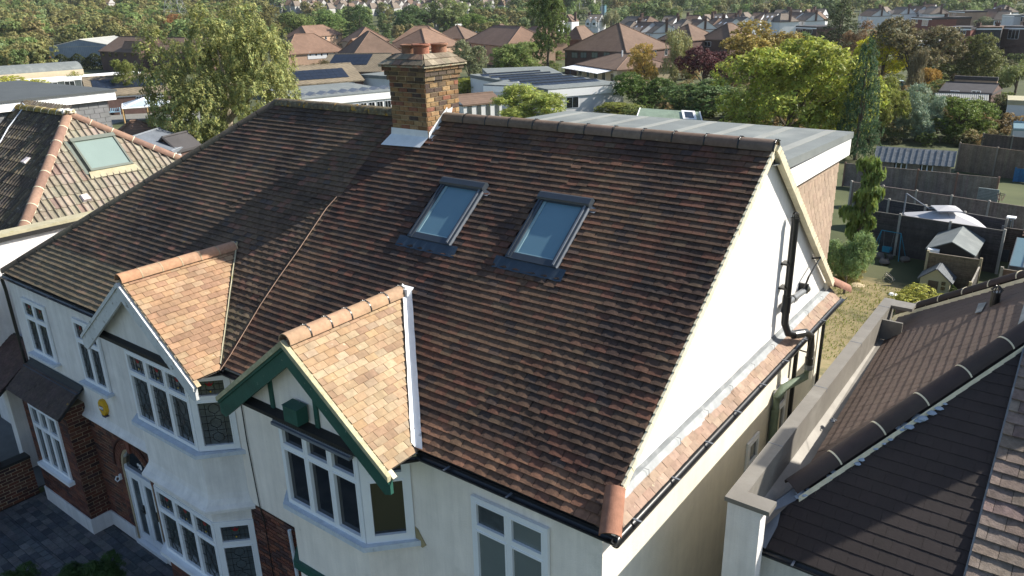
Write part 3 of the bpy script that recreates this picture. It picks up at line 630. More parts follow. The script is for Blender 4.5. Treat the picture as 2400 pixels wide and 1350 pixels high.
# --- bays
def canted(cx,hf,yf,hw_,yw): return [(cx-hw_,yw),(cx-hf,yf),(cx+hf,yf),(cx+hw_,yw)]
def ext(par,name,pl,z0,z1,mt,out=0.,close=True):
    k=len(pl); V=[(x,y,z0) for x,y in pl]+[(x,y,z1) for x,y in pl]; F=[(i,i+1,k+i+1,k+i) for i in range(k-1)]+[tuple(range(k,2*k)),tuple(range(k))[::-1]]
    return MB().add(V,F).build(name,MT[mt],par)
def bayfaces(pl): 
    out=[]
    for i in range(3):
        a=Vector((*pl[i],0)); b=Vector((*pl[i+1],0)); out.append((Fr(a,b-a,(0,0,1)),(b-a).length))
    return out
YF=-.38
# right bay
bR=canted(-4.07,.76,YF,1.19,WY)
ext(RH,'bay_wall',bR,-5.2,-1.47,'render_cream'); ext(RH,'bay_head',bR,-.11,.02,'render_cream')
for i,(f,L) in enumerate(bayfaces(bR)):
    c=(1,1,1) if i==1 else (1,)
    window(RH,f,.0,L,-1.40,-.10,c,.30 if i==1 else .27,'glass_dark','bay_window',depth_=.07,fw=.05 if i==1 else .085,sill=False,n0=-.01)
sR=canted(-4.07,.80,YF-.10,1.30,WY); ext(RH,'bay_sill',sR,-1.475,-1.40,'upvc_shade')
MB().ob(FW(YF-.06),-4.86,-3.35,-.155,-.115,-.02,.05).ob(FW(YF-.06),-4.86,-3.35,-.113,-.09,-.02,.02).build('drip_rail',MT['lead_grey'],RH)
gr_=MB()   # green band below bay
gp=canted(-4.07,.82,YF-.06,1.28,WY); gp2=canted(-4.07,.78,YF-.02,1.22,WY)
ext(RH,'bay_band',gp,-2.52,-2.40,'green_paint')
# patch of bare plaster at the end of the sill
f3=bayfaces(bR)[2]
MB().prism(Fr((-2.86,WY-.004,0),(1,0,0),(0,0,1)),[(0,-1.45),(.10,-1.50),(.17,-1.43),(.12,-1.36),(.04,-1.24),(-.01,-1.22)],0,.006).build('bare_plaster',mat('plasterb',(.33,.27,.15)),RH)
# right window
window(RH,FW(WY),-1.87,-.80,-1.62,-.32,(1,1),.32,['glass_blind','glass_net','glass_blind','glass_blind'],'window',depth_=.05,fw=.06)
# left bay
bL=canted(-7.90,.88,YF,1.32,WY)
ext(LH,'bay_wall',bL,-2.28,-1.48,'render_white'); ext(LH,'bay_head',bL,-.12,.02,'render_white')
for i,(f,L) in enumerate(bayfaces(bL)):
    c=(1,1,1) if i==1 else (1,)
    window(LH,f,.0,L,-1.40,-.12,c,.31,'glass_net' if i!=1 else 'glass_net','bay_window',lead=True,depth_=.06,fw=.05 if i==1 else .07,sill=False,n0=-.01)
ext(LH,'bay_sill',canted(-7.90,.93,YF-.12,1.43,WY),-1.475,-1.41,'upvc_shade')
# bell-cast skirt over ground floor bay
k=8; V=[];F=[]
for (e,z) in((0,-2.2),(.02,-2.28),(.07,-2.36),(.14,-2.42),(.14,-2.47),(.03,-2.48)):
    for q in canted(-7.90,.88+e*.4,YF-e,1.32+e,WY): V.append((*q,z))
for i in range(5):
    for j in range(3): a=i*4+j; F.append((a+4,a+5,a+1,a))
MB().add(V,F).build('bay_skirt',MT['render_white'],LH)
bL2=canted(-7.90,.88,YF,1.32,WY)
ext(LH,'lower_bay_head',bL2,-2.72,-2.46,'render_white')
for i,(f,L) in enumerate(bayfaces(bL2)):
    window(LH,f,.0,L,-4.05,-2.72,(1,1,1) if i==1 else (1,),.33,'glass_net','bay_window',lead=True,depth_=.06,fw=.05 if i==1 else .07,sill=False,n0=-.01)
ext(LH,'bay_sill',canted(-7.90,.93,YF-.12,1.43,WY),-4.13,-4.05,'upvc')
lb=ext(LH,'bay_base',[(x,y+.0) for x,y in bL2],-5.2,-4.12,'mortar')
for f,L in bayfaces(bL2): bricks(lb,f,0,L,-5.0,-4.13,brickt(),maxn=40)
# --- left house walls
LX=-14.30
MB().box(LX,PX,WY,WY+.25,-2.52,-.06).build('upper_wall',MT['render_white'],LH)
MB().box(LX,LX+.25,WY+.25,7.9,-5.2,-.06).box(LX+.25,PX,7.9,8.1,-5.2,-.06).build('side_and_rear_wall',MT['render_white'],LH)
# bell-cast drip at the foot of the upper render
V=[];F=[]
for (e,z) in((0,-2.40),(.03,-2.47),(.085,-2.53),(.085,-2.56),(.0,-2.57)):
    V+=[(-12.05,WY-e-.001,z),(-9.20,WY-e-.001,z)]
for i in range(4): F.append((2*i+2,2*i+3,2*i+1,2*i))
MB().add(V,F).build('drip_mould',MT['render_white'],LH)
GY=.07
gwall=MB().box(LX,-10.95,GY,GY+.24,-5.2,-2.56).box(-9.93,PX,GY,GY+.24,-5.2,-2.56).prism(FW(GY),[(-10.95,-3.4),(-10.86,-3.12),(-10.62,-2.92),(-10.44,-2.86),(-10.26,-2.92),(-10.02,-3.12),(-9.93,-3.4),(-9.93,-2.56),(-10.95,-2.56)],-.24,0).build('ground_floor_wall',MT['mortar'],LH)
wl=FW(GY)
AC=(-10.44,-3.42)   # arch centre
rc=lambda a,b,c,d:[(a,c),(b,c),(b,d),(a,d)]
pz=[rc(-12.0,-11.19,-4.85,-2.56),rc(-11.19,-11.0,-4.85,-3.42),rc(-9.88,-9.69,-4.85,-3.42),rc(-9.69,-9.22,-4.85,-2.56),rc(-11.19,-9.69,-2.66,-2.56)]
cz=lambda x:AC[1]+math.sqrt(max(0,.755**2-(x-AC[0])**2))
for k in range(10):
    xa=AC[0]-.75+1.5*k/10; xb=xa+.15; pz.append([(xa,cz(xa)),(xb,cz(xb)),(xb,-2.66),(xa,-2.66)])
bricks(gwall,wl,0,0,-4.85,-2.56,brickt(),maxn=280,polys=pz)
bricks(gwall,FW(GY),PX,PX+.02,-4.9,-2.6,brickt(),maxn=0)
# arch voussoirs
ar=MB(); 
def ringpiece(r0,r1,a0,a1,n0,n1):
    P=[(AC[0]+r*math.cos(R(a)),AC[1]+r*math.sin(R(a))) for r,a in((r0,a0),(r1,a0),(r1,a1),(r0,a1))]
    return MB().prism(wl,P,n0,n1)
for i in range(22):
    a=180/22*i; o=ringpiece(.56,.665,a+.8,a+180/22-.8,.0,.022).build('arch_brick',MT['brick_o'],gwall); o.color=(*jt((.14,.055,.035),.15),1)
for i in range(24):
    a=180/24*i; o=ringpiece(.672,.75,a+.6,a+180/24-.6,.0,.014).build('arch_brick',MT['brick_o'],gwall); o.color=(*jt((.12,.045,.03),.15),1)
hood=MB().path([(AC[0]+.775*math.cos(R(a)),GY-.02,AC[1]+.775*math.sin(R(a))) for a in range(0,181,9)],.022,6).build('hood_mould',mat('hoodm',(.06,.025,.02)),gwall)
ky=MB().prism(wl,[(AC[0]-.05,AC[1]+.53),(AC[0]+.05,AC[1]+.53),(AC[0]+.075,AC[1]+.80),(AC[0]-.075,AC[1]+.80)],.0,.06).build('keystone',mat('keym',(.17,.06,.04)),gwall)
MB().box(-12.0,-11.0,GY-.03,GY,-5.2,-4.85).build('plinth',MT['render_white'],LH); MB().box(-9.88,-9.22,GY-.03,GY,-5.2,-4.85).build('plinth',MT['render_white'],LH)
# door: french doors under a fanlight
dr=MB(); D=FW(GY+.07)
dr.ob(D,-11.0,-10.93,-5.12,-3.4,-.05,.05).ob(D,-9.95,-9.88,-5.12,-3.4,-.05,.05).ob(D,-10.93,-9.95,-3.5,-3.42,-.05,.06).ob(D,-11.0,-9.88,-5.2,-5.12,-.08,.12)
for i in range(20):
    a=180/20*i; P=[(AC[0]+r*math.cos(R(q)),AC[1]+r*math.sin(R(q))) for r,q in((.50,a),(.56,a),(.56,a+9),(.50,a+9))]; dr.prism(D,P,-.05,.05)
dro=dr.build('front_door',MT['upvc'],LH)
for s_,(a,b) in enumerate(((-10.92,-10.45),(-10.43,-9.96))):
    MB().ob(D,a,a+.1,-5.1,-3.51,-.02,.03).ob(D,b-.1,b,-5.1,-3.51,-.02,.03).ob(D,a+.1,b-.1,-5.1,-4.92,-.02,.03).ob(D,a+.1,b-.1,-3.62,-3.51,-.02,.03).build('door_leaf',MT['upvc'],dro)
    MB().ob(D,a+.1,b-.1,-4.92,-3.62,-.01,.012).build('pane',MT['glass_net'],dro)
MB().prism(D,[(AC[0]+.5*math.cos(R(a)),AC[1]+.5*math.sin(R(a))) for a in range(0,181,12)],-.02,.0).build('fanlight',MT['glass_dark'],dro)
MB().ob(D,-10.53,-10.50,-4.35,-4.15,.03,.05).path([(-10.515,GY+.02,-4.2),(-10.515,GY-.03,-4.22),(-10.515,GY+.02,-4.32)],.01,5).build('door_handle',MT['timber_black'],dro)
MB().ob(D,-10.02,-9.98,-4.3,-4.1,.03,.06).build('letter_plate',MT['timber_black'],dro)
def text(s,fr,u,v,size,col,parent,name,ext_=.004,n=.002,align='CENTER',bold=0.):
    cu=bpy.data.curves.new(name,'FONT'); cu.body=s; cu.size=size; cu.extrude=ext_; cu.align_x=align; cu.align_y='CENTER'; cu.offset=bold
    o=bpy.data.objects.new(name,cu); COL.objects.link(o); bpy.context.view_layer.update()
    me=bpy.data.meshes.new_from_object(o); bpy.data.objects.remove(o); me.materials.clear(); me.materials.append(MT['plain_o'])
    q=link(name,me,parent,m=fr.m(u,v,n),col=col); return q
text('90',D,-10.40,-3.25,.16,(.8,.8,.8),dro,'house_number',bold=.006)
# wall lamp beside the door
MB().ob(wl,-11.13,-11.09,-3.75,-3.63,.0,.05).path([(-11.11,GY-.05,-3.68),(-11.11,GY-.10,-3.64),(-11.11,GY-.13,-3.70),(-11.11,GY-.10,-3.76),(-11.11,GY-.05,-3.74)],.014,6).build('door_bracket',MT['upvc'],LH)
# brick porch bay with its own window and lean-to
BY=-.34; bx0,bx1=-14.05,-12.0
bb=MB().box(bx0+.004,bx1-.004,BY+.004,GY,-5.2,-2.30).build('porch_bay_wall',MT['mortar'],LH)
rc=lambda a,b,c,d:[(a,c),(b,c),(b,d),(a,d)]
bricks(bb,FW(BY),0,0,-4.85,-2.3,brickt(),maxn=260,polys=[rc(bx0,-13.68,-4.85,-2.3),rc(-12.42,bx1,-4.85,-2.3),rc(-13.68,-12.42,-4.85,-4.13),rc(-13.68,-12.42,-2.42,-2.3)])
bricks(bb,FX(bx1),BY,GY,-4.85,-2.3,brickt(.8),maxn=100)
bricks(bb,FL(bx0),-GY,-BY,-4.85,-2.3,brickt(),maxn=0)
for i in range(17):
    o=MB().ob(FW(BY),-13.68+i*.074,-13.68+i*.074+.066,-2.62,-2.42,.0,.008).build('soldier_brick',MT['brick_o'],bb); o.color=(*jt((.14,.06,.04),.15),1)
MB().box(bx0-.03,bx1+.03,BY-.03,GY,-5.2,-4.85).build('plinth',MT['render_white'],LH)
window(LH,FW(BY),-13.68,-12.42,-4.05,-2.62,(1,1,1),.34,'glass_net','window',depth_=.05,fw=.05,sill=False,n0=.018)
MB().box(-13.76,-12.34,BY-.13,BY+.02,-4.14,-4.055).build('window_sill',MT['upvc'],LH)
ln=Fr((-14.18,-.53,-2.42),(1,0,0),(0,.60,.52)); ll=math.hypot(.6,.52)
lt=MB().prism(ln,[(0,0),(2.32,0),(2.32,ll),(0,ll)],-.04,0).build('porch_roof',MT['timber_black'],LH)
lay(lt,'porch_tile','porch_tile_field',ln,[[(0,0),(2.32,0),(2.32,ll*.8),(0,ll*.8)]],.165,.1,MT['ltile_o'],MT['ltile_a'],lambda p:jt((.07,.052,.048),.12),maxn=120,th=.012,camber=.002)
MB().add([ln.p(-.02,ll*.72,.035),ln.p(2.34,ll*.72,.035),(-11.84,WY-.012,-1.98),(-14.2,WY-.012,-1.98),(-11.84,WY-.012,-1.88),(-14.2,WY-.012,-1.88)],[(0,1,2,3),(3,2,4,5)]).build('lead_flashing',MT['lead_blue'],LH)
# upper windows
window(LH,FW(WY),-13.72,-12.72,-1.62,-.42,(1,1),.33,'glass_net','window',lead=True,depth_=.04,fw=.055)
window(LH,FW(WY),-11.55,-10.62,-1.66,-.36,(1,1),.33,'glass_net','window',lead=True,depth_=.04,fw=.055)
# alarm box
al=FW(WY); A0=(-11.07,-2.10); hx=[(.13,.06),(.13,-.06),(.05,-.16),(-.05,-.16),(-.12,-.06),(-.12,.07),(-.04,.16),(.06,.16)]
ab=MB().prism(al,[(A0[0]+x,A0[1]+y) for x,y in hx],.0,.07).build('alarm_box',mat('yel',(.62,.36,.02),rough=.4,var=.05,bump=0),LH)
MB().prism(al,[(A0[0]-.07,A0[1]-.165),(A0[0]+.1,A0[1]-.165),(A0[0]+.06,A0[1]-.20),(A0[0]-.04,A0[1]-.20)],.0,.07).build('alarm_base',mat('navy',(.02,.025,.08),rough=.4,bump=0),LH)
MB().ob(al,A0[0]-.075,A0[0]+.055,A0[1]-.055,A0[1]+.035,.0705,.0735).build('alarm_badge',mat('navy'),LH)
text('ADT',al,A0[0]-.01,A0[1]-.012,.075,(.8,.8,.85),LH,'alarm_lettering',n=.075,ext_=.001,bold=.003)
gutter(LH,(-14.36,-.045,-.045),(-9.75,-.045,-.045)); gutter(LH,(-6.62,-.045,-.05),(-5.9,-.045,-.05))
MB().box(-14.3,-9.7,-.0,.045,-.16,-.03).build('fascia_board',MT['timber_black'],LH)
MB().path([(-14.38,-.02,-.1),(-14.38,-.0,-.4),(-14.36,.0,-5.1)],.034,8).build('downpipe',MT['black_plastic'],LH)
# party strip: brick at ground floor with a black cable
pw=MB().box(-6.62,-5.35,WY+.0,WY+.02,-5.2,-2.4).build('party_brickwork',MT['mortar'],RH)
bricks(pw,FW(WY),-6.60,-5.30,-5.1,-2.42,brickt(1.1),maxn=160,th=.008)
MB().path([(-6.35,WY-.02,-.15),(-6.36,WY-.02,-1.2),(-6.30,WY-.02,-2.35),(-6.22,WY-.03,-2.6),(-6.2,WY-.03,-5.1)],.009,5).build('cable',MT['black_plastic'],RH)
MB().path([(-5.55,WY-.05,-2.45),(-5.52,WY-.05,-3.2),(-5.5,WY-.05,-5.1)],.03,7).build('thin_pipe',MT['upvc_shade'],RH)
# broken gutter stub beneath right gablet foot, and one at the left
def stub(par,x,mt1):
    gutter(par,(x-.42,-.42,-.14),(x+.02,-.06,-.06),.045,9)
    MB().add([(x-.36,-.40,-.06),(x-.05,-.10,-.03),(x-.02,-.03,-.02),(x-.40,-.30,-.02)],[(0,1,2,3)]).build('torn_flashing',MT['white_lead'],par)
stub(RH,-2.62,0); stub(LH,-6.60,0)
# --- soil stack on the gable wall
sx_=-.085
MB().path([(sx_,5.13,2.02),(sx_,5.13,.75),(sx_,5.14,.62),(sx_,5.15,.42)],.055,12).path([(sx_,5.15,.42),(-.03,5.18,.26),(.06,5.34,.20),(.12,5.55,.18),(.17,5.68,.08),(.18,5.72,-.1),(.17,5.74,-.42)],.055,12).build('soil_pipe',MT['black_plastic'],RH,smooth=True)
for a,b in(((sx_,5.13,.86),(sx_,5.13,.60)),((sx_,5.13,1.98),(sx_,5.13,2.03)),((.175,5.73,-.30),(.175,5.74,-.42)),((0.02,5.27,.215),(.1,5.46,.19))): MB().path([a,b],.066,12).build('pipe_collar',MT['black_plastic'],RH)
c_=MB()
for k in range(8): a=2*math.pi*k/8; c_.path([(sx_+.045*math.cos(a),5.13+.045*math.sin(a),2.02),(sx_+.04*math.cos(a),5.13+.04*math.sin(a),2.09),(sx_,5.13,2.12)],.006,4)
c_.build('vent_cage',MT['black_plastic'],RH)
for z in(1.35,.98): MB().box(-.2,sx_,5.05,5.21,z-.015,z+.015).build('pipe_bracket',MT['black_plastic'],RH)
MB().path([(-.02,5.6,-.15),(.16,5.72,-.22)],.012,5).build('pipe_bracket',MT['black_plastic'],RH)
MB().path([(.175,5.74,-.42),(.17,5.74,-.50)],.07,12).build('pipe_clamp',MT['lead_new'],RH)
MB().path([(.17,5.74,-.48),(.15,5.70,-.62),(.06,5.50,-.66),(-.03,5.25,-.68),(-.07,5.12,-.80),(-.07,5.10,-1.0),(-.07,5.10,-5.1)],.062,12).build('old_soil_pipe',MT['green_pipe'],RH,smooth=True)
MB().path([(-.12,5.2,.70),(-.12,6.25,.62)],.05,12).build('waste_pipe',MT['grey_pipe'],RH,smooth=True)
MB().path([(-.12,6.12,.63),(-.12,6.22,.62)],.062,12).path([(-.12,5.5,.68),(-.12,5.54,.68)],.056,12).box(-.2,-.06,6.05,6.1,.6,.75).path([(-.1,6.0,.7),(-.08,6.1,.86),(-.08,6.6,1.02)],.016,6).path([(-.19,6.55,1.02),(-.06,6.6,1.04)],.014,6).build('overflow_fitting',MT['black_plastic'],RH)
# side wall windows and dark downpipe
window(RH,FX(X0),4.15,4.60,-2.35,-1.15,(1,),.35,'glass_net','side_window',depth_=.03,fw=.05)
window(RH,FX(X0),5.15,5.75,-1.85,-.75,(1,),.35,'glass_net','side_window',depth_=.03,fw=.05)
MB().path([(-.09,5.95,-.12),(-.09,5.95,-5.1)],.036,8).path([(-.09,7.4,-.1),(-.09,7.4,-5.1)],.03,8).build('downpipe',MT['black_plastic'],RH)
# ================================================================== RIGHT NEIGHBOUR
NH=empty('neighbour_house',(3,3,-5.2),0,'house at the right with dark brown hipped roof, box gutter and grey capped parapet','house')
HF0=Vector((1.11,2.29,-.32)); AP=Vector((4.0,6.3,2.10)); HR0=Vector((.86,8.75,-.46))
sF=(AP.z-HF0.z)/(AP.y-HF0.y); nF=Vector((0,-sF,1)).normalized()
FA=math.atan(sF); NF=Fr((0,HF0.y,HF0.z),(1,0,0),(0,math.cos(FA),math.sin(FA)))
def onF(px,py): p=hitp(px,py,HF0,nF); return (p.x,(p.y-HF0.y)/math.cos(FA))
g0=onF(1750,1268); ev=g0[1]; es=onF(2330,1080)[0]; hipv=(AP.y-HF0.y)/math.cos(FA)
cornx=HF0.x-(0-ev)*0.0
polyF=[(.95,ev),(es,ev),(es,hipv*(es-HF0.x)/(AP.x-HF0.x)),(HF0.x,0),(.95,ev*.35)]
nr=MB().prism(NF,polyF,-.12,-.01).build('front_roof',MT['deck'],NH)
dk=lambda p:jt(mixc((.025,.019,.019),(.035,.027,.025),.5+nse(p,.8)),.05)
mat('slate_o',src='obj',rough=.8,var=.14,scale=5,bump=.1,bscale=40); mat('slate_a',src='attr',rough=.8,var=.14,scale=5,bump=.1,bscale=40)
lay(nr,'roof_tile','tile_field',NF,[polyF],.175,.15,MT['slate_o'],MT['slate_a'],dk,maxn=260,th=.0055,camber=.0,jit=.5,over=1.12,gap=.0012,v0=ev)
su=(HR0-HF0).normalized(); mid=HF0+(AP-HF0).dot(su)*su; sv=(AP-mid).normalized()
NS=Fr(HR0,-su,sv); Ls=(HR0-HF0).length; ua=(AP-HF0).dot(su); va_=(AP-mid).length
polyS=[(0,0),(Ls,0),(Ls-ua,va_)]
ns=MB().prism(NS,polyS,-.10,-.01).build('side_roof',MT['deck'],NH)
lay(ns,'roof_tile','tile_field',NS,[polyS],.165,.13,MT['slate_o'],MT['slate_a'],lambda p:jt((.115,.082,.066),.04),maxn=300,th=.008,camber=.002,jit=.7,over=1.1,gap=.003)
# plaster-bedded hip tiles with pale cement joints
for (a,b,n) in((HF0+Vector((-.05,-.07,-.02)),AP,9),(HR0,AP,9)):
    ridgeline(NH,a,b,n,.118,MT['slate_o'],[(.050,.037,.034)],name='hip_tile',joint='mortar_pale',a0=5,a1=175,lift=.015,th=.016)
d=(AP-HF0).normalized(); k=40; V=[];F=[]
sdx=d.cross(Vector((0,0,1))).normalized()
for (a,b,sg,w_) in((HF0+Vector((-.05,-.07,-.02)),AP,1,.155),(HR0,AP,1,.16)):
    d=(b-a).normalized(); s_=d.cross(Vector((0,0,1))).normalized(); 
    if s_.y>0 : s_=-s_
    m=MB(); P=[]
    for i in range(60):
        t=i/59*(b-a).length; j=random.uniform(-.012,.012); c=a+d*t+s_*w_
        up=.05; P.append((c+Vector((0,0,-.075)),c+s_*(.035+j)+Vector((0,0,-.115)),c+s_*-.02+Vector((0,0,.0))))
    for i in range(59): m.add([*P[i],*P[i+1]],[(0,1,4,3),(2,0,3,5)])
    m.build('hip_mortar',MT['mortar_pale'],NH)
# foam blobs squeezed out beside the lower hip
def blob(mb,c,r,fl=.6,n=7):
    c=Vector(c); V=[];F=[]
    for i in range(5):
        t=math.pi*i/4
        for k in range(n):
            a=2*math.pi*k/n; q=r*(1+.3*noise.noise(Vector((c.x*9+math.cos(a)*2,c.y*9+math.sin(a)*2,t*2)))); V.append(c+Vector((q*math.sin(t)*math.cos(a),q*math.sin(t)*math.sin(a),q*fl*math.cos(t))))
    for i in range(4):
        for k in range(n): F.append((i*n+k,(i+1)*n+k,(i+1)*n+(k+1)%n,i*n+(k+1)%n))
    mb.add(V,F)
fm=MB()
for px,py,r in((1880,1158,.05),(1872,1165,.035),(1897,1150,.03),(1945,1118,.03),(1955,1108,.035),(2010,1088,.03),(2018,1078,.035),(2050,1052,.03),(2070,1040,.025),(2085,1030,.03),(2110,1005,.045),(2128,1000,.055),(2150,985,.05),(2160,980,.06),(2182,968,.05),(2200,958,.04),(2215,948,.02)):
    u,v=onF(px,py); blob(fm,NF.p(u,v,.014),r*1.35,.35)
fm.build('foam_blobs',mat('foam',(.33,.40,.48),rough=.8,bump=.4,bscale=60),NH,smooth=True)
# vent and lead patch
vb_=hitp(2330,715,HF0,NS.n); m=MB().path([vb_+Vector((0,0,-.1)),vb_+Vector((0,0,.20))],.06,14)
for k in range(10):
    a=2*math.pi*k/10; m.path([vb_+Vector((.052*math.cos(a),.052*math.sin(a),.2)),vb_+Vector((.075*math.cos(a),.075*math.sin(a),.23)),vb_+Vector((.02*math.cos(a),.02*math.sin(a),.29))],.009,4)
m.build('roof_vent',MT['black_plastic'],NH)
q=[hitp(x,y,HF0,NS.n)+NS.n*.03 for x,y in((2296,715),(2315,712),(2303,735),(2288,738))]; MB().poly(q[::-1]).build('lead_patch',MT['lead_new'],NH)
q=[hitp(x,y,HF0,NS.n)+NS.n*.03 for x,y in((2408,700),(2440,700),(2440,765),(2386,775))]; MB().poly(q[::-1]).build('lead_patch',MT['lead_new'],NH)
# parapet, cap and box gutter
PW0,PW1=.66,.83; PZ=0.0; y0p,y1p=1.20,8.20
MB().box(PW0+.03,PW1-.03,y0p+.03,y1p-.02,-5.2,-.06).build('side_wall',MT['render_side'],NH)
m=MB().box(PW0,PW1,y0p,y1p,-.055,PZ).box(PW1,1.14,y0p,y0p+.22,-.055,PZ-.001).box(PW1,1.16,y1p-.32,y1p-.02,-.055,PZ-.001); m.build('parapet_cap',MT['zinc'],NH)
mb=MB()
for i in range(4): mb.box(PW0-.002,PW1+.002,y0p+1.3+i*1.75,y0p+1.31+i*1.75,-.057,PZ+.003)
mb.build('cap_joint',MT['lead_grey'],NH)
MB().add([(PW1-.002,y0p+.05,-.05),(PW1-.002,y1p-.05,-.05),(PW1+.0,y1p-.05,-.40),(PW1,y0p+.05,-.42),(1.18,y1p-.05,-.42),(1.13,HF0.y-.05,-.42),(.96,y0p+.25,-.50)],[(0,3,2,1),(3,6,5,4,2)]).build('box_gutter',MT['zinc'],NH)
MB().add([(1.09,HF0.y+.05,-.36),(HF0.x+.10,HF0.y+.15,-.26),(HR0.x+.16,HR0.y-.2,-.36),(.99,y1p-.3,-.41)],[(0,1,2,3)]).build('gutter_edge',MT['zinc'],NH)
MB().box(PW1,1.14,y1p-.9,y1p-.86,-.4,-.06).build('gutter_step',MT['zinc'],NH)
fw=MB().box(PW0+.03,1.05,y0p+.02,y0p+.2,-5.2,-.06); u_,v_=g0; gz=NF.p(0,ev).z; gy=NF.p(0,ev).y
fw.box(.95,3.4,gy+.12,gy+.36,-5.2,gz-.05); fw.build('front_wall',MT['render_white'],NH)
gutter(NH,(.90,gy-.03,gz-.02),(es+1.2,gy-.03,gz-.02),.055)
q=[(HF0.x,-.0),(.95+(HF0.x-.95)*.5,ev*.18),(.95,ev*.35),(.95,ev*.62),(.95,ev*.98)]; m=MB(); P=[(NF.p(a-.03,b,.0),NF.p(a,b,.035),NF.p(a+.085+.03*(k%2),b-.03,.018)) for k,(a,b) in enumerate(q)]
for k in range(4): m.add([*P[k],*P[k+1]],[(0,1,4,3),(1,2,5,4)])
m.build('lead_apron',MT['lead_grey'],NH)
bb_=MB(); blob(bb_,(.99,4.1,-.36),.045); bb_.path([(.97,4.12,-.34),(1.03,4.05,-.31),(1.06,4.12,-.36),(1.0,4.16,-.38)],.008,5); bb_.build('rusted_fixing',MT['lead_grey'],NH)
# next house of the same pair
NN=empty('neighbour_house',(5.5,3,-5.2),0,'house at the lower right corner with lit weathered brown tiles on its roof','house')
polyN=[(es+.012,ev),(7.,ev),(7.,hipv),(AP.x,hipv),(es+.012,hipv*(es-HF0.x)/(AP.x-HF0.x))]
nn=MB().prism(NF,polyN,-.12,-.005).build('front_roof',MT['deck'],NN)
lay(nn,'roof_tile','tile_field',NF,[polyN],.27,.16,MT['ltile_o'],MT['ltile_a'],lambda p:jt(mixc((.15,.11,.10),(.20,.16,.13),.5+nse(p,2)),.14),maxn=160,th=.022,camber=.010,jit=1.6,over=1.15,v0=ev-.05)
MB().box(3.4,7,gy+.12,gy+.36,-5.2,gz-.05).build('front_wall',MT['render_white'],NN)
bk=MB().poly([(AP.x,AP.y,AP.z-.01),(HR0.x,HR0.y,HR0.z),(7,HR0.y,HR0.z),(7,AP.y,AP.z-.01)]); bk.build('rear_roof',MT['slate_a'],NN)
MB().poly([NF.p(es-.006,ev,.035),NF.p(es+.014,ev,.035),NF.p(es+.014,hipv,.035),NF.p(es-.006,hipv,.035)]).build('party_trim',MT['lead_new'],NN)
ridgeline(NN,AP,(7,AP.y,AP.z),7,.135,MT['slate_o'],[(.068,.048,.043)],a0=5,a1=175)
nc=MB().box(4.35,5.45,5.9,6.7,1.8,3.9).box(4.28,5.52,5.83,6.77,3.75,3.88).build('chimney',MT['mortar'],NN)  # unseen chimney, added out of view to shade the parapet and gutter
lay(nc,'brick','brick_field',FL(4.35),[[(-6.7,2.0),(-5.9,2.0),(-5.9,3.75),(-6.7,3.75)]],.225,.075,MT['brick_o'],MT['brick_a'],cht,maxn=0,style='flat',th=.008,gap=.005,jit=.3)
lay(nc,'brick','front_brick_field',FW(5.9),[[(4.35,2.0),(5.45,2.0),(5.45,3.75),(4.35,3.75)]],.225,.075,MT['brick_o'],MT['brick_a'],cht,maxn=0,style='flat',th=.008,gap=.005,jit=.3)
# ================================================================== LEFT NEIGHBOUR
WH=empty('neighbour_house',(-20,4,-5.2),0,'house at the left with pantile hip roof, square roof window and slate-clad flat-roofed dormer','house')
A1=Vector((-19,4.0,2.39)); B0=Vector((-16.4,1.15,0)); B1=Vector((-16.4,7.45,0))
su=Vector((0,1,0)); sv=Vector((A1.x-B0.x,0,A1.z)).normalized(); LS=Fr(B0,su,sv); vl=math.hypot(2.6,2.39)
